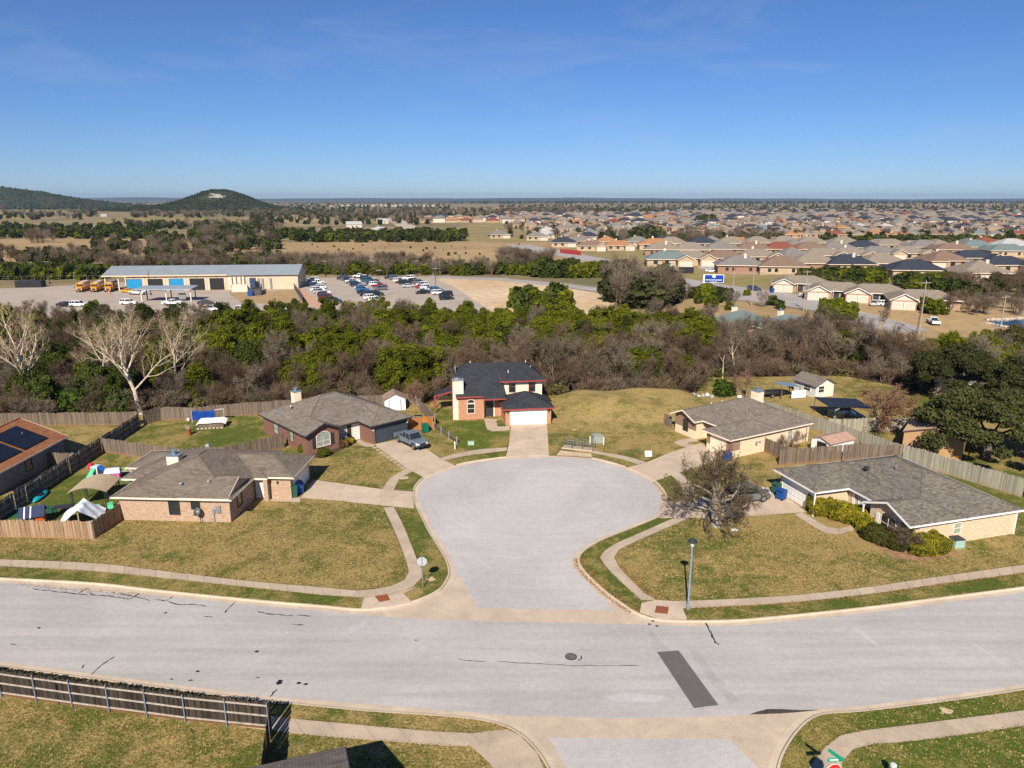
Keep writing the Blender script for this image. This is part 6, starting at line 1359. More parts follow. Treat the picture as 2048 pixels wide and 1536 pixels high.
c = P(160, 1058, LZ); T = thing('tarp_tent', 'peaked white tarp shelter on a wooden frame inside the tan fence', 'shelter', (c.x, c.y, LZ), radians(20)); rg = random.Random(2); n = 12; b = MB()
for j in range(n + 1):
    for i in range(n + 1): x, y = -1.8 + 3.6 * i / n, 3.0 * j / n; b.v.append((x, y, max(.55, 1.85 - .8 * abs(x) ** .92 * .95) + .12 * sin(i * 1.3) * sin(j * 1.1) + rg.uniform(-.04, .04)))
for j in range(n):
    for i in range(n): o_ = j * (n + 1) + i; b.f.append((o_, o_ + 1, o_ + n + 2, o_ + n + 1))
b.build('tarp', TARP, T, smooth=True); p = MB(); p.beam((0, .05, 0), (0, .05, 1.58), .09).beam((0, 2.9, 0), (0, 2.9, 1.58), .09).beam((0, .05, 1.52), (0, 2.9, 1.52), .08).beam((-1.5, .05, 0), (-1.5, .05, .7), .09).beam((1.5, .05, 0), (1.5, .05, .7), .09).beam((-1.5, .05, .6), (1.5, .05, .6), .06, .1); p.build('frame', RAILW, T)
def plastic(name, c): return M('plastic_' + name, c, .05, 3, .4)
c = P(195, 950, LZ); T = thing('toy_slide', 'toy climber with green and blue slides and red top', 'toy', (c.x, c.y, LZ), radians(-10)); MB().box(-.4, .4, -.4, .4, .0, 1.1).build('tower', plastic('pale', (.55, .62, .68)), T); MB().taper(-.95, -.3, -.3, .3, .7, 1.35, .12).build('top', plastic('red', (.55, .03, .06)), T)
MB().hexa([(-.25, -1.7, .0), (.25, -1.7, .0), (.25, -1.6, .0), (-.25, -1.6, .0)], [(-.25, -.3, 1.05), (.25, -.3, 1.05), (.25, -.2, 1.15), (-.25, -.2, 1.15)]).build('slide', plastic('mint', (.10, .55, .28)), T); MB().hexa([(2.1, -.5, 0), (2.1, -.05, 0), (2.2, -.05, .1), (2.2, -.5, .1)], [(.35, -.2, 1.0), (.35, .25, 1.0), (.35, .25, 1.15), (.35, -.2, 1.15)]).build('slide', plastic('blue', (.01, .12, .50)), T)
c = P(228, 958, LZ); T = thing('toy_house', 'pink and lilac plastic toy house in the back yard', 'toy', (c.x, c.y, LZ), radians(15)); MB().box(-.7, .7, -.5, .5, 0, .85).build('wall', plastic('pink', (.70, .12, .40)), T); MB().taper(-.85, .85, -.65, .65, .85, 1.3, .15, .5).build('roof', plastic('lilac', (.55, .50, .72)), T); MB().box(-.4, -.15, -.52, -.5, .3, .6).box(.15, .4, -.52, -.5, .3, .6).build('window', BLACKM, T)
c = P(200, 962, LZ); tag(MB().lathe([(.95, 0), (1.05, .22), (1.0, .25), (.9, .2), (.85, .1)], 18).build('paddling_pool', plastic('blue', (.01, .12, .5)), None, (c.x, c.y, LZ)), 'blue plastic paddling pool beside the pink toy house', 'pool')
c = P(250, 945, LZ); T = thing('sandbox', 'wooden sandbox with lime green toy on top', 'toy', (c.x, c.y, LZ), .2); MB().box(-.9, .9, -.5, .5, 0, .25).build('box', RAILW, T); MB().tube([(-.5, 0, .25), (-.3, 0, .55), (.1, 0, .35), (.4, .1, .5)], .1, 8).build('toy_turtle', plastic('lime', (.16, .55, .06)), T)
for lab, px, py, col, s_ in (('pink ride-on toy under the gazebo', 165, 1012, 'pink', .4), ('green plastic storage toy beside tan fence corner', 222, 1018, 'mint', .55), ('lime toy wagon under the gazebo roof', 198, 1016, 'mint', .35)):
    c = P(px, py, LZ); T = thing('ride_on_toy', lab, 'toy', (c.x, c.y, LZ), px); MB().taper(-s_, s_, -s_ * .6, s_ * .6, .12, s_ * 1.1, .1).build('body', MATS['plastic_' + col], T)
    for a in (-1, 1):
        for b_ in (-1, 1): MB().tube([(a * s_ * .6, b_ * s_ * .55, .12), (a * s_ * .6, b_ * s_ * .68, .12)], .12, 8).build('wheel', RUBBER, T)
c = P(255, 962, LZ); tag(MB().lathe([(.3, 0), (.32, .5), (.26, .5), (.24, .1)], 14).build('hose_reel_tub', plastic('teal', (.02, .25, .2)), None, (c.x, c.y, LZ)), 'teal tub beside the tan brick house back porch', 'tub')
px_sheet('green_mat', [(-20, 1022), (98, 1010), (120, 1022), (70, 1034), (-20, 1040)], LZ + .008, M('green_netting', (.02, .10, .05), .2, 3, .8))
c = P(128, 1026, LZ); T = thing('patio_table', 'dark patio table beside the gazebo', 'table', (c.x, c.y, LZ), .2); MB().box(-.9, .9, -.45, .45, .66, .72).build('top', DARKT, T); [MB().box(x - .03, x + .03, y - .03, y + .03, 0, .66).build('leg', DARKT, T) for x in (-.8, .8) for y in (-.35, .35)]
# ---- tarps, burn barrel in the middle back yard
c = P(425, 853, LZ); T = thing('tarp_covered_stack', 'white tarp over a low stack of lumber by the back fence', 'tarp', (c.x, c.y, LZ), radians(10)); n = 10; b = MB(); rg = random.Random(4)
for j in range(n + 1):
    for i in range(n + 1): b.v.append((-1.9 + 3.8 * i / n, -.9 + 1.9 * j / n, .75 + .22 * (j / n) - .25 * (abs(i / n - .5) > .46) + rg.uniform(-.03, .03)))
for j in range(n):
    for i in range(n): o_ = j * (n + 1) + i; b.f.append((o_, o_ + 1, o_ + n + 2, o_ + n + 1))
b.build('tarp', WHITE, T, smooth=True)
for k in range(5): MB().box(-1.7, 1.6, -.7 + k * .32, -.45 + k * .32, .1, .62 + .05 * (k % 2)).build('board_stack', BARK, T)
for k in range(7): MB().box(-1.8 + k * .5, -1.45 + k * .5, -1.1, -.9, 0, .16).build('block', CONC, T)
c = P(416, 845, LZ); T = thing('blue_tarp_frame', 'blue tarp hung on a wooden frame against the back fence', 'tarp', (c.x, c.y, LZ), radians(9)); b = MB(); rg = random.Random(6); n = 8
for j in range(n + 1):
    for i in range(n + 1): b.v.append((-2.0 + 3.0 * i / n, .1 * sin(i * 1.5) + rg.uniform(-.03, .03), .35 + 1.35 * j / n + .05 * sin(i)))
for j in range(n):
    for i in range(n): o_ = j * (n + 1) + i; b.f.append((o_, o_ + 1, o_ + n + 2, o_ + n + 1))
b.build('tarp', M('blue_tarp', (.005, .05, .28), .15, 1.5, .5), T, smooth=True); MB().beam((1.0, .05, 1.75), (2.2, .1, 1.85), .08, .16).beam((2.2, .1, 0), (2.2, .1, 1.9), .09).beam((-2.05, .1, 0), (-2.05, .1, 1.8), .09).beam((2.2, -.3, 0), (2.2, .1, 1.2), .06).build('frame', RAILW, T)
c = P(378, 870, LZ); T = thing('burn_barrel', 'rusty barrel holding pale sticks on the back lawn', 'barrel', (c.x, c.y, LZ)); MB().lathe([(.29, 0), (.3, .3), (.29, .31), (.3, .6), (.29, .61), (.3, .88), (.25, .88), (.24, .3)], 16).build('drum', RUST, T)
for k in range(4): MB().beam((.05 * k - .1, 0, .3), (.18 * k - .35, .05 * k, 1.45 - .1 * k), .07).build('stick', RAILW, T)
c = P(377, 842, LZ); tag(MB().lathe([(.02, 0), (.2, .08), (.22, .25), (.12, .4), (.02, .42)], 12).build('white_bucket', WHITE, None, (c.x, c.y, LZ)), 'white round bucket left of the blue tarp', 'bucket')
# clutter behind the cedar gate
for k, (px, py, s_, mt, lab) in enumerate([(836, 846, .6, BLACKM, 'black grill cover behind the cedar fence'), (826, 849, .4, MATS['plastic_red'], 'red cooler box behind the cedar fence'), (846, 848, .35, GALV, 'grey bin box behind the cedar fence')]):
    c = P(px, py, LZ); T = thing('yard_box', lab, 'box', (c.x, c.y, LZ), k); MB().taper(-s_, s_, -s_ * .7, s_ * .7, 0, s_ * 1.6, .1).build('body', mt, T); MB().taper(-s_ * 1.0, s_ * 1.0, -s_ * .7, s_ * .7, s_ * 1.6, s_ * 1.8, .08).build('lid', mt, T)
# rubbish heap and dark boat by the lean-to
c = P(1545, 793, LZ); T = thing('covered_trailer', 'long dark tarp-covered trailer load behind the cream brick roof', 'trailer', (c.x, c.y, LZ), radians(12)); MB().loft([[(x, wd * cos(a), .7 + hh * sin(a)) for a in [2 * pi * i / 8 for i in range(8)]] for x, wd, hh in [(-2.6, .5, .3), (-1, .85, .45), (1, .8, .45), (2.6, .1, .2)]]).build('cover', BLACKM, T); [wheel(T, -.5, s_ * .75, .32) for s_ in (-1, 1)]
rg = random.Random(9)
for k in range(7):
    p = P(1368 + k * 9, 795 - (k % 3) * 2, LZ); T = thing('rubbish_bag', 'pale rubbish bag heaped at the wood edge above the bank', 'bag', (p.x, p.y - .5, 1.5 if p.x < 24 else LZ), k, 'rubbish bags at the wood edge'); MB().lathe([(.1, 0), (.34, .12), (.36, .3), (.2, .45), (.06, .55)], 9).build('bag', WHITE if k % 2 else M('grey_bag', (.3, .34, .38), .1, 3), T); MB().lathe([(.05, .52), (.09, .6)], 7).build('knot', WHITE, T)
px_sheet('planting_bed', [(604, 912), (642, 917), (672, 905), (708, 888), (700, 883), (664, 899), (612, 907)], LZ + .006, F_LITTER)
px_sheet('planting_bed', [(1713, 1062), (1745, 1088), (1790, 1117), (1850, 1123), (1920, 1108), (1900, 1092), (1830, 1083), (1760, 1055)], LZ + .006, M('red_soil', (.30, .175, .10), .2, 2, .95))
px_sheet('planting_bed', [(991, 842), (1003, 840), (1013, 852), (996, 853)], LZ + .03, GRASS_FRESH)
px_sheet('fresh_lawn', [(862, 822), (905, 816), (915, 842), (968, 842), (978, 862), (1018, 864), (1014, 893), (964, 897), (930, 900), (878, 858)], LZ + .004, GRASS_FRESH)
c = P(1468, 1058, LZ); tag(MB().lathe([(.3, 0), (.34, .05), (.2, .1)], 10).build('leaf_bag', WHITE, None, (c.x, c.y - .2, LZ)), 'small white bag on the grass at the oak trunk', 'bag')
# ------------------------------------------------------------------ bus depot
px_sheet('depot_yard', [(-260, 590), (-120, 580), (60, 575), (150, 570), (225, 565), (610, 562), (612, 600), (600, 660), (-260, 660)], .03, LOT)
px_sheet('car_park', [(606, 556), (700, 553), (862, 553), (905, 572), (1010, 640), (1000, 655), (590, 655), (618, 606)], .036, LOT)
px_sheet('depot_lawn', [(455, 585), (600, 579), (612, 600), (600, 612), (480, 604)], .05, F_TAN); px_sheet('brick_strip', [(596, 578), (606, 577), (648, 612), (640, 625), (622, 612)], .045, M('pink_paving', (.50, .29, .20), .12, .5, .9, src='world'))
W1, W2_ = P(255, 582), P(597, 577.5); ang = atan2(W2_.y - W1.y, W2_.x - W1.x); Ld = (W2_ - W1).length
T = thing('depot_building', 'long tan metal bus garage with pale blue ribbed roof', 'building', W1, ang); EZ, RZ, D = 4.95, 7.6, 17.0; TANP = vrib_mat('tan_metal_panel', (.57, .455, .33), .9)
b = MB(); b.box(0, Ld, 0, D, 0, EZ); b.face([(Ld, 0, EZ), (Ld, D, EZ), (Ld, D / 2, RZ - .05)]); b.build('wall', TANP, T); ROOFM = M('pale_blue_metal', (.34, .385, .42), .05, .4, .45, .4, .25)
r = MB(); x0, x1 = -7.6, Ld + .5
for (ya, za), (yb, zb) in (((-.6, EZ + .05), (D / 2, RZ)), ((D + .6, EZ + .05), (D / 2, RZ))): r.hexa([(x0, ya, za), (x1, ya, za), (x1, yb, zb), (x0, yb, zb)], [(x0, ya, za + .12), (x1, ya, za + .12), (x1, yb, zb + .12), (x0, yb, zb + .12)])
ro = r.build('roof', ROOFM, T)
for k in range(int((x1 - x0) / .62)): x = x0 + .3 + k * .62; MB().beam((x, -.6, EZ + .2), (x, D / 2, RZ + .15), .09, .09).build('roof_rib', ROOFM, ro)
MB().box(x0, Ld * .585, -.72, -.6, EZ - .1, EZ + .3).build('fascia', M('tan_fascia', (.62, .47, .31), .05, 1), T); MB().box(Ld * .585, x1, -.72, -.6, EZ - .05, EZ + .18).build('gutter', GALV, T)
px2u = lambda px: (P(px, 580).x - W1.x) / cos(ang)
DB = M('blue_door', (.01, .22, .46), .05, 1, .5)
for k, (a, b_, col) in enumerate([(264, 292, 'b'), (304, 331, 'd'), (344, 370, 'b'), (383, 410, 'd'), (421, 447, 'd')]):
    u0, u1 = px2u(a), px2u(b_); o = MB().box(u0 - .12, u0, -.06, .02, 0, 3.9).box(u1, u1 + .12, -.06, .02, 0, 3.9).box(u0 - .12, u1 + .12, -.06, .02, 3.9, 4.0).build('bay_door', DARKT, T)
    if col == 'b':
        for q in range(5): MB().box(u0, u1, -.03, .01, 3.9 * q / 5 + .01, 3.9 * (q + 1) / 5 - .01).build('panel', DB, o)
    else: MB().box(u0, u1, -.02, .01, 0, 3.9).build('bay_shade_panel', BLACKM, o)  # black panel over the wall paints the bay's unlit inside
    MB().box((u0 + u1) / 2 - .2, (u0 + u1) / 2 + .2, -.35, -.01, 4.45, 4.62).build('wall_lamp', DARKT, T)
for px in (298, 337, 376, 415, 452): u = px2u(px); MB().box(u - .04, u + .04, -.05, 0, 0, EZ).build('downpipe', M('brown_joint', (.30, .22, .15), .1, 1), T)
for px in (462, 470, 479, 486): u = px2u(px); MB().tube([(u, -.45, 4.4), (u, -.45, 1.9), (u - .5, -.7, 1.4)], .42, 8).build('duct', M('pale_duct', (.74, .62, .52), .04, 1), T)
for px in (515, 522, 538): u = px2u(px); MB().box(u - .3, u + .3, -.4, -.01, .4, 3.8).build('service_riser', GALV, T)
for x in (-6.8, -2.6):
    for y in (.2, D - .4): MB().box(x - .12, x + .12, y - .12, y + .12, 0, EZ + (RZ - EZ) * 0).build('canopy_post', CREAMT, T)
crate = lambda px, py, w_, d, hh, m_, nm, lab, cat: crate_box(nm, lab, cat, px, py, w_, d, hh, m_, ang, None, .05)
crate(484, 583, 6, 2, 2.4, M('pale_equipment', (.60, .54, .46), .1, 1), 'equipment_block', 'pale equipment housing by the depot ducts', 'equipment'); crate(507, 580, 1.8, 1.5, 4.0, M('navy_kiosk', (.03, .05, .12), .1, 1), 'kiosk', 'navy blue kiosk beside the depot wall', 'kiosk')
fence('slat_screen', 'dark slatted screen around the depot bins', [P(495, 581), P(497, 592), P(522, 591), P(524, 580)], 2.2, M('dark_slats', (.07, .065, .08), .15, 3), 0); crate(501, 592, 1.6, 1.2, 1.5, MATS['bin_blue'], 'skip_bin', 'blue bin beside the dark depot screen', 'bin')
fence('slat_screen', 'dark fence running from the depot end toward the car park', [P(584, 571), P(606, 606)], 1.9, MATS['dark_slats'], 0)
# fuel canopy
c0, c1 = P(283, 604), P(384, 603); Lf = (c1 - c0).length; T = thing('fuel_canopy', 'flat pale blue metal canopy on posts in front of the depot', 'canopy', c0, atan2(c1.y - c0.y, c1.x - c0.x)); MB().hexa([(-1.5, -1.2, 3.7), (Lf + .6, -1.2, 3.7), (Lf + .6, 5.0, 4.1), (-.6, 5.0, 4.1)], [(-1.5, -1.2, 4.0), (Lf + .6, -1.2, 4.0), (Lf + .6, 5.0, 4.4), (-.6, 5.0, 4.4)]).build('roof', ROOFM, T)
for x in (.2, Lf * .5, Lf - .2):
    for y in (0, 4): MB().box(x - .12, x + .12, y - .12, y + .12, 0, 3.8).build('post', CREAMT if y == 0 else DARKT, T)
MB().box(Lf * .72, Lf * .86, 1, 1.3, .6, 2.4).build('notice_board', M('grey_board', (.2, .22, .2), .1, 2), T)
for i, (px, lab) in enumerate([(149, 'leftmost yellow school bus in the depot yard'), (178, 'middle yellow school bus of the three in depot yard'), (206, 'rightmost yellow school bus of the three beside the cone')]): c = P(px + 4, 584); make_bus(lab, (c.x, c.y + 4, .036), radians(-72))
c = P(219, 588); T = thing('traffic_cone_stack', 'red traffic cone beside the rightmost school bus', 'cone', (c.x, c.y, .036)); MB().lathe([(.5, 0), (.5, .06), (.32, .08), (.1, 1.3)], 12).build('cone', M('cone_red', (.62, .08, .05), .05, 2), T); MB().lathe([(.26, .5), (.22, .7)], 12).build('band', WHITE, T)
for k, (kind, col, px, py, r, lab) in enumerate([('pickup', 'white', 275, 589, 170, 'white pickup parked under the left end of fuel canopy'), ('suv', 'white', 158, 613, 0, 'white SUV parked behind the trees below the buses'), ('sedan', 'black', 131, 613, 0, 'black and white car left of the white SUV'), ('suv', 'white', 258, 609, 0, 'white SUV behind the tall pale tree'), ('pickup', 'white', 345, 610, 5, 'white truck in front of the fuel canopy'), ('sedan', 'navy', 412, 609, 10, 'navy car right of the fuel canopy'), ('sedan', 'maroon', 416, 617, 5, 'maroon car half hidden by the junipers'), ('suv', 'white', 488, 623, 0, 'white SUV showing above the junipers'), ('suv', 'white', 424, 622, 0, 'white car beside the maroon car')]):
    c = P(px, py, .036); park(kind, col, c, radians(r), lab, 'vehicles in the depot yard')
c = P(257, 585); make_vehicle('utility_cart', 'sedan', M('bus_yellow', (.66, .29, .02)), 'yellow car beside the depot corner post', 'car').location = (c.x, c.y, .036)
# chain-link fence and dark bin on the far left
c = P(62, 573); crate_box('skip_bin', 'dark skip bin at the far left of the depot yard', 'bin', 62, 574, 9, 3, 2.2, BLACKM, .05, None, .03)
for k in range(12):
    p = P(-60 + k * 26, 566 - k * .3); T = thing('fence_post', 'thin chain-link fence post along the back of the depot yard', 'post', (p.x, p.y, 0), 0, 'chain-link posts'); MB().tube([(0, 0, 0), (0, 0, 2.4)], .05, 6).build('post', GALV, T); MB().tube([(0, 0, 2.3), (5, -.1, 2.3)], .02, 4).build('top_rail', GALV, T)
# light poles
def light_pole(lab, px, py, hh, name='light_pole'):
    c = P(px, py); T = thing(name, lab, 'light pole', (c.x, c.y, 0)); MB().lathe([(.3, 0), (.3, .7), (.1, .75), (.07, hh)], 8).build('post', DARKT, T); MB().box(-.9, .9, -.15, .15, hh, hh + .15).build('lamp_head', GALV, T)
light_pole('car park light pole in the middle row', 760, 595, 8.5); light_pole('car park light pole at the right row', 872, 590, 8.5); light_pole('depot light pole before the first blue door', 302, 590, 8.0); light_pole('light pole left of the buses', 100, 568, 8); light_pole('light pole behind the lot at left', 651, 553, 6); light_pole('light pole behind the lot at centre', 745, 552, 6); light_pole('light pole behind the lot at right', 835, 552, 6)
# ------------------------------------------------------------------ cars in the lot
z3c = lambda x, y: (590 + x / 5.251, 530 + (y + 12) / 5.251)
ROWS = {'left': [('suv', 'white', 190, 160), ('pickup', 'white', 235, 192), ('suv', 'navy', 215, 218), ('suv', 'white', 250, 240), ('suv', 'white', 235, 262), ('suv', 'silver', 265, 285), ('sedan', 'white', 300, 296), ('suv', 'maroon', 310, 322), ('suv', 'maroon', 325, 345), ('sedan', 'black', 370, 368), ('suv', 'navy', 410, 385), ('sedan', 'white', 375, 400)],
        'second': [('suv', 'navy', 500, 138), ('suv', 'grey', 545, 148), ('suv', 'navy', 575, 160), ('pickup', 'white', 600, 178), ('suv', 'grey', 630, 198), ('suv', 'navy', 650, 212), ('suv', 'silver', 690, 240), ('suv', 'blue', 710, 262), ('sedan', 'black', 725, 288), ('suv', 'black', 755, 312), ('suv', 'white', 800, 348), ('suv', 'white', 850, 375)],
        'third': [('pickup', 'white', 680, 122), ('suv', 'navy', 745, 142), ('suv', 'teal', 765, 165), ('suv', 'navy', 812, 188), ('suv', 'white', 845, 208), ('pickup', 'red', 890, 225), ('suv', 'grey', 895, 252), ('suv', 'black', 855, 310)],
        'fourth': [('suv', 'navy', 1000, 132), ('suv', 'grey', 1050, 142), ('suv', 'white', 1095, 168), ('sedan', 'maroon', 1120, 178), ('suv', 'black', 1155, 190), ('sedan', 'silver', 1190, 222), ('sedan', 'black', 1340, 290)],
        'right': [('suv', 'white', 1190, 142), ('suv', 'black', 1255, 172), ('suv', 'grey', 1305, 186), ('suv', 'white', 1335, 212), ('sedan', 'red', 1330, 230), ('suv', 'white', 1385, 240), ('suv', 'silver', 1425, 258), ('suv', 'blue', 1490, 272), ('suv', 'white', 1510, 298), ('suv', 'black', 1580, 315), ('sedan', 'black', 1592, 352)]}
KN = {'sedan': 'car', 'suv': 'SUV', 'pickup': 'pickup'}
ra, rb = P(*z3c(500, 138)), P(*z3c(850, 375)); head = atan2(rb.y - ra.y, rb.x - ra.x) + pi / 2
for row, cars in ROWS.items():
    for i, (k, col, x, y) in enumerate(cars):
        c = P(*z3c(x, y), .042); park(k, col, c, head + (pi if (i * 7) % 3 == 0 else 0) + radians((i * 37) % 7 - 3), '%s %s, %s from the back of the %s row in the depot car park' % (col, KN[k], ORD[i + 1], row), 'cars in the depot car park')
# ------------------------------------------------------------------ roads beyond
px_sheet('far_road', [(1010, 488), (1060, 490), (1130, 502), (1180, 512), (1250, 524), (1340, 552), (1440, 568), (1530, 580), (1600, 590), (1690, 606), (1660, 626), (1560, 610), (1440, 596), (1345, 580), (1290, 562), (1215, 530), (1120, 512), (1030, 496)], .05, ROADFAR)
px_sheet('far_road', [(862, 551), (1000, 556), (1130, 567), (1215, 578), (1265, 590), (1262, 598), (1205, 585), (1120, 573), (1000, 561), (862, 556)], .05, ROADFAR)
px_sheet('far_road', [(1400, 528), (1470, 540), (1570, 545), (1575, 550), (1460, 548), (1395, 537)], .05, ROADFAR)
px_sheet('far_road', [(1640, 603), (1760, 632), (1860, 660), (1800, 668), (1660, 636)], .056, ROADFAR)
for poly in ([(770, 435), (790, 433), (830, 452), (850, 468), (830, 470), (790, 450)], [(1990, 545), (2060, 545), (2060, 550), (1990, 550)], [(60, 452), (220, 450), (240, 453), (60, 455)], [(200, 420), (320, 414), (320, 416), (220, 423)]): px_sheet('far_road', poly, .05, M('pale_track', (.44, .37, .29), .1, .2, .95, src='world'))
# pale kerb of the access road
b = MB(); ln = catmull([P(862, 551), P(1000, 556), P(1130, 567), P(1215, 578), P(1265, 590)], 6); b.ribbon(ln, offset(ln, .6), .12); structure(b.build('kerb', M('pink_kerb', (.52, .34, .26), .08, .5, .9), up=True))
b = MB(); ln = catmull([P(600, 559), P(700, 554), P(862, 552)], 6); b.ribbon(ln, offset(ln, .7), .12); structure(b.build('kerb', MATS['pink_kerb'], up=True))
# pond
t = NT('pond_water'); t.bump(t.noise(t.pos((1, 1, 1)), 1.2, 3), .12, .05); WATER = t.done((.01, .075, .14), .08, .6)
px_sheet('pond', [(1978, 642), (2000, 638), (2060, 637), (2200, 640), (2200, 668), (2048, 661), (2010, 656), (1984, 650)], .06, WATER)
rg = random.Random(13)
for k in range(34):
    t_ = k / 34; px, py = (1974 + 70 * t_ * 2, 640 - 4 * t_ * 1.2) if k < 20 else (1974 + (k - 20) * 5, 646 + (k - 20) * 1.1); c = P(px + rg.uniform(-2, 2), py + rg.uniform(-1, 1)); s = rg.uniform(.35, .8)
    tag(MB().lathe([(s, 0), (s * .9, s * .4), (s * .5, s * .6)], 6).build('shore_rock', CONC, None, (c.x, c.y, .03), rg.uniform(0, 6)), 'pale limestone rock edging the pond', 'rock', 'rocks round the pond')
# blue school sign
c = P(1425, 592); T = thing('road_sign', 'tall blue and white panel sign on a white post by the road', 'sign', (c.x, c.y, 0), radians(-8)); hs = zat(565, c.y); ht_ = zat(549, c.y); MB().box(-.22, .22, -.12, .12, 0, hs).build('post', WHITE, T); wd = 3.3
MB().box(-wd, wd * .95, -.35, .35, hs, ht_).build('cabinet', WHITE, T); MB().box(-wd + .5, wd * .95 - .15, -.39, -.352, hs + .12, ht_ - .14).build('blue_face', M('sign_blue', (.005, .045, .30), .04, 1, .4), T); lt = MB(); zc = (hs + ht_) / 2; lt.tube([(0, -.40, zc + .75), (0, -.42, zc + .75)], .52, 14)
for k in range(11): lt.box(-2.45 + k * .46, -2.1 + k * .46, -.42, -.40, zc - .55, zc - .3)
for k in range(5): lt.box(-1.1 + k * .46, -.75 + k * .46, -.42, -.40, zc - 1.2, zc - .98)
lt.build('lettering', WHITE, T)
# utility poles
def pole(lab, px, py, ptop, mat=BARK, arms=1, xf=False, lean=0):
    c = P(px, py); hh = zat(ptop, c.y); T = thing('utility_pole', lab, 'pole', (c.x, c.y, 0), radians(15)); MB().tube([(0, 0, -.2), (lean * hh, 0, hh)], [.15, .09], 8).build('post', mat, T)
    for k in range(arms): MB().box(-1.3 + lean * hh, 1.3 + lean * hh, -.06, .06, hh - .6 - k * .9, hh - .45 - k * .9).build('crossarm', mat, T)
    if xf: MB().lathe([(.28, hh - 3.4), (.3, hh - 3.3), (.3, hh - 2.4), (.1, hh - 2.3)], 10, (.35, 0, 0)).build('transformer', GALV, T)
    return T
PALEP = M('pale_pole', (.34, .295, .25), .1, 1, .85); pole('pale utility pole right of the blue sign', 1503, 612, 541, PALEP, 1); pole('pale utility pole with transformer before the second duplex', 1607, 622, 540, PALEP, 1, True); pole('thin pale pole left of the twin utility poles', 1612, 622, 558, PALEP, 0); pole('tall utility pole right of the white parked SUV', 1838, 668, 561, PALEP, 1, True); pole('dark leaning utility pole beside the tall pale pole', 1832, 672, 587, BARK, 0, False, .06)
pole('utility pole standing at the pond edge', 2002, 652, 590, PALEP, 1); pole('thin dark pole left of the blue sign', 1361, 590, 538, BARK, 1); pole('thin pole between the sign and the brick house', 1466, 580, 530, PALEP, 0); pole('utility pole behind the depot car park trees', 880, 553, 515, BARK, 2); pole('utility pole behind the lot, left of its twin', 872, 553, 520, BARK, 1); pole('pale pole by the red fence house', 1255, 535, 497, PALEP, 1)
def wire(a, b, sag, lab):
    a, b = Vector(a), Vector(b); tag(MB().tube([a.lerp(b, k / 8) - Vector((0, 0, sag * (1 - (k / 4 - 1) ** 2))) for k in range(9)], .025, 4).build('power_line', BARK), lab, 'wire', 'power lines along the road')
pa, pb, pc = P(1503, 612), P(1607, 622), P(1838, 668); za, zb_, zc_ = zat(543, pa.y), zat(542, pb.y), zat(563, pc.y)
for k in range(3):
    wire((pa.x + k - 1, pa.y, za), (pb.x + k - 1, pb.y, zb_), 1.0, 'power line wire between the roadside utility poles'); wire((pb.x + k - 1, pb.y, zb_), (pc.x + k - 1, pc.y, zc_), 1.6, 'power line wire between the roadside utility poles')
# ------------------------------------------------------------------ duplexes along the road
WALLS = {'brick': brick_mat('far_brick', (.32, .165, .11), (.24, .12, .085), (.36, .27, .2), 2), 'cream': M('far_cream', (.43, .32, .22), .08, 1), 'tan': brick_mat('far_tan_brick', (.40, .27, .185), (.32, .21, .145), (.42, .32, .24), 2), 'white': M('far_white', (.54, .48, .41), .05, 1)}
def duplex(lab, px, py, ang_, s=1.0):
    c = P(px, py); T = thing('duplex_house', lab, 'house', (c.x, c.y, .02), ang_, 'duplex houses along the road'); T.scale = (s,) * 3; Wm, Rm, Fm = MB(), MB(), MB(); z, m = 2.7, .42
    Wm.box(0, 18, 4.5, 14, 0, z); Wm.box(0, 6.5, 0, 5, 0, z); gable_wall(Wm, 0, 0, 6.5, .0, z - .02, .5); hip(Rm, Fm, -.5, 18.5, 3.6, 14.5, z, m, 'u', True, True); hip(Rm, Fm, -.5, 7, -.6, 9, z + .02, .5, 'v', False, True)
    Wm.build('wall', WALLS['tan'], T); Rm.build('roof', FAR_ROOFS['tan'], T); Fm.build('fascia', TRIMW, T); MB().face([(.05, -.03, z), (6.45, -.03, z), (3.25, -.03, z + 1.5)]).build('gable_panel', WALLS['white'], T)
    for x in (1.75, 4.75): garage_door(T, x, 0, 0, 0, 2.5, 2.1, WALLS['white'], TRIMW)
    for x in (10.5, 15): window(T, x, 4.5, .8, 0, 1.4, 1.2)
    MB().box(7.5, 9.5, 4.38, 4.5, 0, 2.3).build('porch_shade_panel', DARKT, T); MB().box(7.6, 7.85, 3.7, 3.95, 0, z).build('porch_post', WALLS['cream'], T)  # dark panel on the flat wall paints in the porch shade
da = radians(-20)
duplex('far left duplex with white gable over twin garage doors', 1545, 584, da); duplex('second duplex from the left along the road', 1612, 600, da); duplex('third duplex, twin brown garage doors facing the road', 1690, 605, da); duplex('nearest duplex with dark gable and round vent', 1780, 619, da)
for k, (kd, cl, px, py, r, lab) in enumerate([('suv', 'navy', 1508, 581, -15, 'navy SUV on the road shoulder left of the duplexes'), ('pickup', 'silver', 1616, 594, -20, 'silver pickup in front of the second duplex'), ('suv', 'black', 1666, 597, -20, 'black SUV parked at the third duplex'), ('suv', 'silver', 1748, 611, 60, 'silver SUV left of the white one at nearest duplex'), ('suv', 'white', 1770, 612, -10, 'white SUV parked before the nearest duplex'), ('pickup', 'white', 1866, 648, 75, 'white truck on the track below the duplexes'), ('sedan', 'white', 1342, 544, -5, 'white car parked on the street behind the blue sign'), ('sedan', 'white', 1421, 544, -5, 'white car parked right of the dark trailer'), ('suv', 'white', 1346, 533, 40, 'white truck on the teal house driveway')]):
    park(kd, cl, P(px, py, .06), radians(r), lab, 'vehicles near the duplexes')
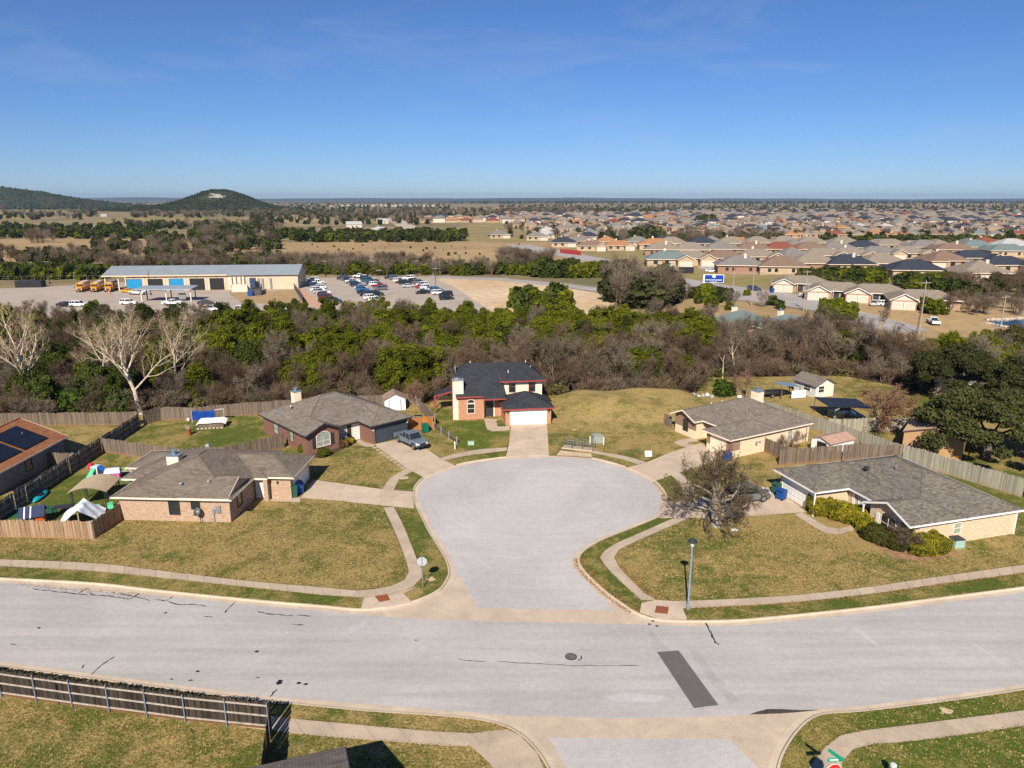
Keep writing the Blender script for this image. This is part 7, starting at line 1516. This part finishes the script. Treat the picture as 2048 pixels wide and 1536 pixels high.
crate_box('box_trailer', 'dark box trailer parked behind the blue sign', 'trailer', 1372, 546, 6, 2.4, 2.4, BLACKM, -.1, None, .06)
for k, px, py in ((0, 1544, 585), (1, 1706, 613), (2, 1790, 617)): bin_('blue bin standing at the %s duplex' % ('far left', 'third', 'nearest')[k], px, py, 'blue', .3, .03, 1.3)
# ------------------------------------------------------------------ the subdivision
HP = []
def far_house(var):
    T = thing('suburban_house', 'x', 'house', (0, -560, 0)); Wm, Rm, Fm, G = MB(), MB(), MB(), MB(); z = 2.7
    if var == 0: Wm.box(-7.5, 7.5, -5.5, 5.5, 0, z); hip(Rm, Fm, -8.1, 8.1, -6.1, 6.1, z, .48, 'u', True, True); G.box(2.2, 6.8, -5.56, -5.5, 0, 2.1)
    elif var == 1:
        Wm.box(-8, 8, -4, 6, 0, z); Wm.box(2.5, 8, -7, -3, 0, z - .01); hip(Rm, Fm, -8.6, 8.6, -4.6, 6.6, z, .46, 'u', True, True); hip(Rm, Fm, 2, 8.55, -7.5, 0, z + .02, .5, 'v', False, True); Wm.face([(2.5, -7, z - .02), (8, -7, z - .02), (5.25, -7, z + 1.35)]); G.box(3, 7.5, -7.06, -7, 0, 2.1)
    elif var == 2:
        Wm.box(-7, 7, -6, 6, 0, z); Wm.box(-7, -2, -8, -5, 0, z - .01); hip(Rm, Fm, -7.6, 7.6, -6.6, 6.6, z, .45, 'v', True, True); hip(Rm, Fm, -7.62, -1.4, -8.6, 0, z + .02, .5, 'v', True, True); G.box(-6.7, -2.3, -8.06, -8, 0, 2.1)
    else: Wm.box(-6, 6, -5, 5, 0, 5.2); Wm.box(1, 7, -8, -4, 0, z); hip(Rm, Fm, -6.5, 6.5, -5.5, 5.5, 5.2, .45, 'u', True, True); hip(Rm, Fm, .5, 7.5, -8.5, -3, z, .45, 'v', True, True); G.box(1.7, 6.3, -8.06, -8, 0, 2.1)
    Wm.build('wall', WALLS['brick'], T); Rm.build('roof', FAR_ROOFS['tan'], T); Fm.build('fascia', CREAMT, T); G.build('garage_door', WALLS['white'], T)
    yw = {0: -5.5, 1: -4, 2: -6, 3: -5}[var]
    for x in ((-5, -1) if var != 2 else (1, 4.5)): MB().box(x - .75, x + .75, yw - .05, yw, .9, 2.1).build('window', GLASS, T)
    yb = {0: 5.5, 1: 6, 2: 6, 3: 5}[var]
    for x in (-5, -2.8, 2.5, 4.6): MB().box(x - .5, x + .5, yb, yb + .05, .9, 2.0).build('window', GLASS, T)
    MB().box(-1.8, -.9, 1, 1.9, 3.5, 6.2 if var < 3 else 8.4).build('chimney', WALLS['white'], T); return tree_of(T)
HP = [far_house(k) for k in range(4)]
def put_house(px, py, col, var, rot, wall, s, lab, group='houses of the subdivision', chim=True, parts=True):
    c = P(px, py); r, ps = copy_tree(HP[var], (c.x, c.y, .015), rot, s, lab, group)
    for o in ps['roof']: setmat(o, FAR_ROOFS[col])
    for o in ps['wall']: setmat(o, WALLS[wall])
    if not chim: bpy.data.objects.remove(ps['chimney'][0])
    return r
zR = lambda x, y: (1348 + x / 2.926, 360 + y / 2.926)
NEAR = [('first', [(380, 545, 'grey', 0, 'brick'), (620, 552, 'brown', 0, 'cream'), (800, 532, 'tan', 0, 'brick'), (1005, 538, 'charcoal', 0, 'tan'), (1200, 532, 'tan', 0, 'brick'), (1390, 575, 'charcoal', 0, 'cream'), (1770, 592, 'tan', 2, 'white')]),
        ('second', [(-35, 508, 'teal', 1, 'cream'), (90, 502, 'tan', 1, 'cream'), (285, 500, 'brown', 1, 'brick'), (480, 492, 'tan', 1, 'cream'), (680, 492, 'grey', 2, 'cream'), (860, 484, 'tan', 1, 'cream'), (1020, 482, 'tan', 1, 'tan'), (1190, 470, 'grey', 1, 'cream'), (1355, 470, 'tan', 1, 'cream'), (1560, 515, 'brown', 2, 'tan'), (1740, 500, 'charcoal', 1, 'cream'), (1920, 545, 'charcoal', 1, 'cream')]),
        ('third', [(-70, 445, 'tan', 0, 'brick'), (90, 446, 'tan', 0, 'brick'), (270, 442, 'grey', 0, 'brick'), (450, 442, 'brown', 0, 'tan'), (615, 442, 'red', 0, 'brick'), (790, 442, 'brown', 0, 'tan'), (945, 440, 'grey', 0, 'cream'), (1095, 432, 'charcoal', 0, 'brick'), (1450, 428, 'grey', 0, 'brick'), (1615, 445, 'brown', 1, 'brick'), (1930, 452, 'teal', 1, 'cream')]),
        ('fourth', [(-110, 412, 'orange', 1, 'cream'), (-20, 405, 'tan', 0, 'cream'), (160, 405, 'charcoal', 0, 'white'), (325, 405, 'tan', 0, 'cream'), (480, 402, 'tan', 0, 'brick'), (640, 398, 'tan', 0, 'cream'), (790, 402, 'tan', 0, 'cream'), (980, 404, 'tan', 0, 'tan'), (1255, 416, 'tan', 1, 'cream'), (1750, 428, 'teal', 0, 'tan'), (1960, 418, 'pale', 0, 'cream')])]
taken = []
for rn, lst in NEAR:
    for i, (x, y, col, var, wl_) in enumerate(lst):
        px, py = zR(x, y); put_house(px, py - 2, col, var, radians(-4 + (i * 29) % 9 - (5 if rn in ('first', 'third') else 0) + (180 if rn in ('first', 'third') else 0)), wl_, 1.28, '%s roofed house, %s from the left in the %s subdivision row' % (col, ORD[i + 1], rn), chim=(i % 3 == 0)); taken.append(P(px, py - 2))
zL = lambda x, y: (680 + x / 2.926, 360 + y / 2.926)
MISC = [('brown', 1, 1470, 412, 'brown roofed house behind the long red fence'), ('charcoal', 0, 1310, 390, 'charcoal roofed house at the road bend'), ('orange', 1, 1630, 410, 'orange brown roofed house at the subdivision corner'), ('grey', 0, 1150, 352, 'grey roofed house above the road bend'), ('pale', 0, 1200, 340, 'pale roofed house at the subdivision left edge'), ('charcoal', 0, 1450, 352, 'charcoal roofed house left of the big dark tree'), ('grey', 0, 930, 340, 'grey roofed house at the far left subdivision edge'),
        ('pale', 1, 235, 312, 'white gabled house among the dark trees at left')]
for i, (col, var, x, y, lab) in enumerate(MISC): px, py = zL(x, y); put_house(px, py, col, var, radians(-5 + i * 3), 'white' if col == 'pale' else 'cream', 1.1, lab); taken.append(P(px, py))
T = fence('red_fence', 'long dark red board fence at the subdivision corner', [P(1120, 506), P(1162, 511)], 2.4, M('red_boards', (.34, .03, .03), .1, 2), 0)
# rows marching to the horizon
rg = random.Random(21); COLS = ['tan'] * 7 + ['grey'] * 5 + ['brown'] * 4 + ['charcoal'] * 3 + ['red', 'orange', 'orange', 'teal', 'pale']; WLS = ['brick', 'brick', 'cream', 'tan', 'tan', 'tan']; YR = 455.0; cand = []
while YR < 2000:
    x = -330 if YR > 560 else -40
    while x < YR * .78:
        xx, yy = x + rg.uniform(-2.5, 2.5), YR + rg.uniform(-5, 5) + .04 * x; x += rg.uniform(16, 19.5); px, py = pix((xx, yy, 0))
        lim = 1000 + (py - 445) * 3.2 if py > 445 else 840 if py > 438 else 1000 if py > 428 else 1350
        if px < lim or px > 2100: continue
        if any((Vector((xx, yy, 0)) - t_).length < 17 for t_ in taken): continue
        if 478 < py < 492 and px > 1550 or 476 < py < 490 and 1180 < px < 1560 and rg.random() < .75: continue          # tree belt
        if rg.random() < .07: continue
        cand.append((xx, yy))
    YR += rg.choice((21, 25, 34)) * (1 + YR / 3000)
cand.sort(key=lambda q: q[1]); FARH = []
for i, (xx, yy) in enumerate(cand):
    col, wl_, var = rg.choice(COLS), rg.choice(WLS), rg.choice((0, 0, 1, 1, 2, 3)) if yy > 600 else rg.choice((0, 1, 2)); rot = radians(rg.choice((0, 0, 180, 90)) + rg.uniform(-10, 8))
    if i < 245: px, py = pix((xx, yy, 0)); put_house(px, py, col, var, rot, wl_, rg.uniform(.95, 1.15), '%s roofed house in the %s rows of the subdivision, %s' % (col, 'middle' if yy < 640 else 'farther' if yy < 850 else 'farthest', 'left part' if px < 1300 else 'centre' if px < 1680 else 'right part'), 'farther houses of the subdivision', rg.random() < .4)
    else: FARH.append((xx, yy, 0.0, rg.uniform(.95, 1.2), rot, rg.randrange(8)))
# far crowd of roofs: whole small houses as one mass
fm = []
for k, (col, wl_) in enumerate([('tan', 'cream'), ('grey', 'brick'), ('brown', 'tan'), ('charcoal', 'white'), ('orange', 'cream'), ('tan', 'brick'), ('grey', 'white'), ('red', 'tan')]):
    Wm, Rm, Fm = MB(), MB(), MB(); Wm.box(-7.5, 7.5, -5.5, 5.5, 0, 2.8 if k % 3 else 5); zz = 2.8 if k % 3 else 5; hip(Rm, Fm, -8.1, 8.1, -6.1, 6.1, zz, .48, 'u', True, True); nv, nf = len(Wm.v), len(Wm.f); Wm.v += Rm.v; Wm.f += [tuple(q + nv for q in f) for f in Rm.f]; me = Wm.mesh('roof_crowd'); me.materials.append(WALLS[wl_]); me.materials.append(FAR_ROOFS[col])
    for j, p in enumerate(me.polygons): p.material_index = 0 if j < nf else 1
    fm.append(me)
if FARH:
    so = [tag(link('suburban_house', me, None, None, FARH[k][:3], FARH[k][4]), '%s house far back in the subdivision haze' % n_, 'house', 'farthest houses') for k, (me, n_) in enumerate(zip(fm, ('tan roofed', 'grey roofed', 'brown roofed', 'charcoal roofed', 'orange roofed', 'tan roofed', 'grey roofed', 'red roofed')))]
    scatter('far_subdivision', 'far-off mass of suburban roofs toward the horizon', FARH[8:], so)
# white houses under construction beyond the knoll
NEWH = []
for k in range(26):
    px = 640 + k * 9.5 + rg.uniform(-3, 3); c = P(px, 412.5 + rg.uniform(-.4, .8)); T = thing('new_house', 'pale new house in the far estate below the knoll', 'house', (c.x, c.y, 0), rg.uniform(-.4, .4), 'far estate of new houses'); b = MB(); b.box(-7, 7, -5, 5, 0, 5.5); b.build('wall', M('wrap_orange', (.55, .28, .10), .1, .2) if k in (0, 2) else WALLS['white'], T); Rm, Fm = MB(), MB(); hip(Rm, Fm, -7.5, 7.5, -5.5, 5.5, 5.5, .5, 'u', True, True); Rm.build('roof', FAR_ROOFS['tan' if k % 3 else 'grey'], T)
for lab, px, py, s in (('big white house with dark roof beyond the junipers', 878, 441, 1.4), ('small white house right of the big white one', 905, 439, .8), ('long white barn above the brush at left centre', 708, 456, 1.0), ('small pale house on the far hillside at the left edge', 32, 404, 1.6), ('little white shed in the far pasture', 208, 433, .6), ('pale house at the foot of the knoll', 430, 409, 1.0), ('cream house among far trees at left centre', 765, 447, .9)):
    c = P(px, py); T = thing('farm_house', lab, 'house', (c.x, c.y, 0), radians(20)); T.scale = (s,) * 3; b = MB(); b.box(-8, 8, -4.5, 4.5, 0, 4).face([(-8, -4.5, 4), (-8, 4.5, 4), (-8, 0, 7)]).face([(8, -4.5, 4), (8, 4.5, 4), (8, 0, 7)]); b.build('wall', WALLS['white'], T); MB().face([(-8.5, -5, 3.8), (8.5, -5, 3.8), (8.5, 0, 7.1), (-8.5, 0, 7.1)]).face([(-8.5, 5, 3.8), (8.5, 5, 3.8), (8.5, 0, 7.1), (-8.5, 0, 7.1)]).build('roof', FAR_ROOFS['charcoal' if s == 1.4 else 'pale'], T); MB().box(-3, -1.6, -4.56, -4.5, 1, 2.4).box(1.6, 3, -4.56, -4.5, 1, 2.4).build('window', GLASS, T)
# radio masts
for lab, px, hz in (('thin radio mast on the horizon left of centre', 716, 380), ('short mast on the horizon at right', 1553, 392)): c = P(px, 405); tag(MB().tube([(0, 0, 0), (0, 0, zat(hz, c.y))], [1.2, .5], 5).build('radio_mast', GALV, None, (c.x, c.y, 0)), lab, 'mast')
# ------------------------------------------------------------------ trees of the open country
rg = random.Random(77); TREES = []
def band(x0, x1, y0, y1, n, kinds, s0=.8, s1=1.4):
    for _ in range(int(n * (1.5 if y1 > 437 else 2.7))):
        px, py = rg.uniform(x0, x1), rg.uniform(y0, y1); c = P(px, py); TREES.append((c.x, c.y, 0.0, rg.uniform(s0, s1), rg.uniform(0, 6.3), rg.choice(kinds)))
G_, D_, B_ = (0, 2, 2), (0, 0, 1), (3, 4)
band(-80, 218, 549, 560, 75, (0, 0, 2), .9, 1.3); band(210, 620, 536, 546, 75, (0, 3, 4, 3), .8, 1.2); band(600, 1095, 544, 551, 105, (2, 2, 0, 3), .7, 1.15); band(1050, 1262, 546, 556, 60, (2, 2, 0), .9, 1.4); band(560, 860, 528, 540, 55, (3, 4, 0, 3), .8, 1.1); band(1000, 1100, 530, 545, 25, (3, 1, 4), 1, 1.5)
band(-80, 300, 455, 478, 150, (0, 0, 1, 2), .9, 1.5); band(165, 290, 470, 478, 35, (0, 0), .8, 1.2); band(60, 110, 476, 488, 12, (3, 4), 1, 1.6); band(290, 340, 472, 482, 10, (2, 0), 1, 1.4); band(350, 410, 470, 483, 14, (2, 0), 1, 1.4); band(400, 560, 455, 500, 60, (1, 1, 0, 3), 1, 1.7); band(180, 470, 488, 505, 45, (1, 3, 0), .8, 1.4); band(-60, 560, 508, 535, 120, (3, 4, 0, 1), .7, 1.2)
band(540, 930, 470, 485, 150, (0, 0, 1, 2), .9, 1.6); band(225, 560, 448, 460, 70, (0, 1, 3), 1, 1.5); band(600, 1060, 490, 535, 45, (0, 2, 3), .15, .4); band(-60, 200, 425, 440, 70, (3, 3, 1, 0), 1.1, 1.8); band(260, 520, 426, 436, 70, (3, 3, 1), 1.1, 1.7); band(500, 1000, 418, 436, 260, (1, 0, 3, 3), 1.1, 1.7); band(500, 860, 436, 450, 80, (1, 0, 3), 1, 1.5)
band(1600, 1760, 556, 572, 35, (2, 2, 0), .9, 1.2); band(1790, 1930, 568, 590, 40, (2, 2, 0), .9, 1.2); band(1900, 2080, 575, 600, 25, (3, 0, 4), .8, 1.2); band(1640, 2080, 484, 492, 70, (1, 0, 2), .9, 1.4); band(1200, 1560, 478, 488, 60, (3, 3, 1), .9, 1.5); band(1260, 1320, 478, 490, 14, (1, 1), 1.6, 2.2); band(1290, 1560, 590, 625, 16, (2, 3, 0), .5, .9); band(1400, 1425, 596, 606, 5, (2,), 1, 1.2); band(1640, 1705, 628, 640, 14, (2, 2), .8, 1.1); band(1225, 1345, 590, 618, 26, (1, 1, 3), 1.5, 2.1); band(1010, 1130, 608, 626, 16, (2, 0), 1.0, 1.5); band(1900, 2050, 605, 635, 12, (3, 4), .5, .9); band(1850, 1880, 622, 630, 2, (2,), .9, 1)
band(1010, 2080, 428, 478, 620, (1, 3, 3, 4, 0), .6, 1.3); band(1000, 2080, 408, 428, 420, (1, 0, 3, 1), 1.2, 2.1); band(900, 2080, 401.5, 408, 420, (1, 0, 0), 2.2, 4.2); band(-80, 900, 404, 420, 300, (1, 0, 3), 1.2, 2.2); band(1000, 1190, 418, 430, 130, (3, 3, 1), 1.2, 1.8); band(1395, 1425, 447, 450, 6, (1,), 2, 2.4)
hs_ = []
for _ in range(5200):
    if rg.random() < .45: x, y = rg.gauss(-880, 150), rg.uniform(1900, 2300); z = hill_a(x, y)
    else: x, y = rg.uniform(-3300, -1150), rg.uniform(2150, 2700); z = hill_b(x, y)
    if z > -.5 and not (abs(x + 842) < 26 and abs(y - 2120) < 60): hs_.append((x, y, z - .5, rg.uniform(.5, 1.1), rg.uniform(0, 6.3), rg.choice((0, 0, 1))))
def far_label(k, q):
    px, py = pix(q[:3]); side = 'left of the depot' if px < 215 else 'behind the depot' if px < 605 else 'behind the car park' if px < 1000 else 'near the road bend' if px < 1345 else 'by the blue sign' if px < 1500 else 'by the duplexes' if px < 1850 else 'near the pond side'
    return labs[k].replace('in the country beyond the depot', ('in the near field ' if q[1] < 330 else 'in the farther fields ') + side)
TREES.sort(key=lambda q: q[1]); names = ('juniper_tree', 'live_oak', 'juniper_tree', 'bare_tree', 'bare_tree'); labs = ('dark green juniper tree in the country beyond the depot', 'dark rounded oak in the country beyond the depot', 'bright green juniper tree in the country beyond the depot', 'grey leafless tree in the country beyond the depot', 'brown leafless tree in the country beyond the depot'); REST = []; cnt = [0] * 5; FSRC = [None] * 5
for q in TREES:
    k = q[5]
    if cnt[k] < (48, 120, 48, 48, 48)[k] or FSRC[k] is None: o = tag(link(names[k], FAR[k], None, None, q[:3], q[4]), far_label(k, q), 'tree', 'trees of the open country'); o.scale = (q[3],) * 3; FSRC[k] = FSRC[k] or o; cnt[k] += 1
    else: REST.append(q)
scatter('distant_trees', 'far scattered woods between the fields and the houses', REST, FSRC); scatter('hill_brush', 'dark cedar brush covering the hills', hs_, FSRC)
for grp in (JUN, BARE, HP, list(VP.values())):
    for p_ in grp: kill(p_)
# ------------------------------------------------------------------ ragged grass edges, tufts and fallen leaves
g = np.random.default_rng(19)
def blades(pts, hmin, hmax, wd):
    """three-point blades standing on the given points"""
    n = len(pts); a = g.uniform(0, 2 * pi, n); h_ = g.uniform(hmin, hmax, n); d = np.stack([np.cos(a), np.sin(a), np.zeros(n)], 1) * (wd * g.uniform(.6, 1.4, (n, 1))); tip = pts + np.stack([g.normal(0, 1.1, n) * h_, g.normal(0, 1.1, n) * h_, h_], 1)
    return np.stack([pts - d, pts + d, tip], 1).reshape(-1, 3), np.arange(3 * n).reshape(-1, 3)
def along(line, step, sd_, off=0):
    ln = offset(line, off); n = int(length(ln) / step); q = np.array([tuple(p) for p in resample(ln, n)]); q[:, :2] += g.normal(0, sd_, (len(q), 2)); return q
EDGE = []
for ln in ([(0, 1118), (187, 1126), (312, 1140), (500, 1162), (640, 1174), (714, 1181)], [(0, 1132), (187, 1142), (312, 1154), (500, 1174), (640, 1189), (720, 1194)], [(720, 1180), (765, 1175), (801, 1163), (816, 1147), (810, 1119), (791, 1069), (766, 1016)], [(829, 1171), (846, 1148), (834, 1116), (809, 1053), (789, 1014)],
           [(1347, 1036), (1281, 1065), (1231, 1087), (1204, 1106), (1201, 1118), (1219, 1141), (1250, 1171), (1281, 1199)], [(1378, 1036), (1312, 1065), (1250, 1093), (1229, 1109), (1237, 1131), (1259, 1156), (1291, 1187), (1312, 1199)], [(1345, 1201), (1408, 1200), (1564, 1192), (1720, 1176), (1877, 1153), (2048, 1129)], [(1376, 1215), (1408, 1214.5), (1564, 1206), (1720, 1190), (1877, 1168), (2048, 1145)],
           [(606, 1439), (707, 1448), (864, 1462), (967, 1466)], [(606, 1469), (786, 1483), (942, 1494)], [(1642, 1503), (1667, 1478), (1700, 1464), (1752, 1458), (1877, 1442), (2048, 1420)], [(1708, 1497), (1745, 1487), (1800, 1484), (1900, 1472), (2048, 1451)],
           [(605, 994), (676, 1002), (761, 1011), (786, 1013)], [(627, 958), (690, 967), (762, 977)], [(1019, 880), (1016, 895)], [(1470, 1028), (1590, 1028)], [(880, 916), (917, 906), (964, 898), (1012, 895)], [(889, 921), (933, 911), (980, 905), (1013, 902)], [(1187, 901), (1250, 912), (1292, 924)]):
    EDGE.append(along(catmull(W(ln, LZ + .02), 5), .022, .05))
for ln in (KB, KS_L, KS_R): EDGE.append(along([Vector((p.x, p.y, LZ)) for p in ln], .03, .05, .03 if ln is KB else -.03))
E_ = np.concatenate(EDGE); k = g.random(len(E_)) < .55
for nm, sel, mt in (('green_grass_edging', k, leaf_mat('edge_blades_green', (.14, .16, .035), (.08, .10, .025), .15)), ('dry_grass_edging', ~k, leaf_mat('edge_blades_straw', (.38, .28, .12), (.24, .17, .075), .15))):
    v, f = blades(E_[sel], .015, .05, .03); o = link(nm, np_mesh(nm, v, f, mt)); o['kind'] = 'stuff'; o['label'] = 'ragged grass blades creeping over walk and kerb edges'
# tufts over the nearer lawns
def in_lawn(n):
    out = []
    for poly in ([(0, 1075), (245, 1040), (460, 1046), (600, 1004), (765, 1012), (812, 1120), (815, 1145), (765, 1174), (640, 1172), (0, 1116)], [(1380, 1037), (1470, 1060), (1590, 1032), (1660, 1070), (1800, 1120), (1900, 1115), (2048, 1085), (2048, 1127), (1720, 1174), (1410, 1198), (1320, 1198), (1240, 1130), (1235, 1105), (1315, 1066)], [(0, 1400), (530, 1465), (540, 1536), (0, 1536)], [(610, 1470), (940, 1496), (980, 1536), (610, 1536)], [(1700, 1500), (1760, 1488), (2048, 1453), (2048, 1536), (1690, 1536)], [(1580, 1495), (1625, 1442), (1720, 1426), (2048, 1382), (2048, 1418), (1752, 1456), (1660, 1478)], [(640, 958), (765, 975), (790, 945), (740, 895), (650, 925)]):
        q = np.array([tuple(P(x, y, LZ))[:2] for x, y in poly]); lo, hi = q.min(0), q.max(0); c = g.uniform(lo, hi, (int(n * (hi - lo).prod() / 300), 2)); m = np.zeros(len(c), bool)
        for i in range(len(q)):
            (x0, y0), (x1, y1) = q[i], q[i - 1]; m ^= ((y0 > c[:, 1]) != (y1 > c[:, 1])) & (c[:, 0] < (x1 - x0) * (c[:, 1] - y0) / (y1 - y0 + 1e-9) + x0)
        out.append(c[m])
    return np.concatenate(out)
c = in_lawn(9000); cl = np.repeat(c, 3, 0) + g.normal(0, .035, (3 * len(c), 2)); pts = np.concatenate([cl, np.full((len(cl), 1), LZ)], 1); k = np.repeat(g.random(len(c)) < .5, 3)
for nm, sel, mt in (('lawn_green_tufts', k, 'edge_blades_green'), ('lawn_straw_tufts', ~k, 'edge_blades_straw')):
    v, f = blades(pts[sel], .03, .08, .03); o = link(nm, np_mesh(nm, v, f, bpy.data.materials[mt])); o['kind'] = 'stuff'; o['label'] = 'sparse grass tufts standing above the mown lawns'
# fallen leaves blown against the right-hand kerb and walk
L_ = [along([Vector((p.x, p.y, .03)) for p in KB[kb_i(1160, 1115):kb_i(1272, 1223)]], .012, .10, -.33), along([Vector((p.x, p.y, LZ + .03)) for p in KB[kb_i(1160, 1115):kb_i(1300, 1235)]], .016, .18, .25), along(catmull(W([(1237, 1131), (1259, 1156), (1291, 1187), (1330, 1200)], LZ + .03), 6), .012, .25, .2), along(catmull(W([(1376, 1218), (1564, 1208), (1720, 1192), (1877, 1170), (2048, 1147)], LZ + .03), 6), .03, .12, 0), along([Vector((p.x, p.y, .03)) for p in KB[kb_i(1312, 962):kb_i(1336, 1003)]], .02, .12, -.3), along(catmull(W([(280, 1189), (120, 1177), (40, 1166)], .03), 6), .05, .15, 0)]
q = np.concatenate(L_); n = len(q); o = link('fallen_leaves', np_mesh('fallen_leaves', (q[:, None, :] + g.normal(0, 1, (n, 4, 3)) * np.array([.045, .045, .012])).reshape(-1, 3), np.arange(4 * n).reshape(-1, 4), leaf_mat('fallen_leaf', (.42, .22, .09), (.28, .14, .06), .1))); o['kind'] = 'stuff'; o['label'] = 'dry orange leaves drifted along the right kerb and walk'
# ------------------------------------------------------------------ the air
hz_ = MB().box(-14800, 14800, -300, 15900, -5.5, 135).build('haze', None); hz_['kind'] = 'stuff'; hz_['label'] = 'thin blue haze over the plain'
hm = bpy.data.materials.new('haze'); hm.use_nodes = True; hn = hm.node_tree.nodes; hn.remove(hn['Principled BSDF']); pv = hn.new('ShaderNodeVolumePrincipled'); pv.inputs['Color'].default_value = (.50, .72, 1, 1); pv.inputs['Density'].default_value = 5.5e-5; pv.inputs['Anisotropy'].default_value = .2
hm.node_tree.links.new(pv.outputs[0], hn['Material Output'].inputs['Volume']); hz_.data.materials.clear(); hz_.data.materials.append(hm)
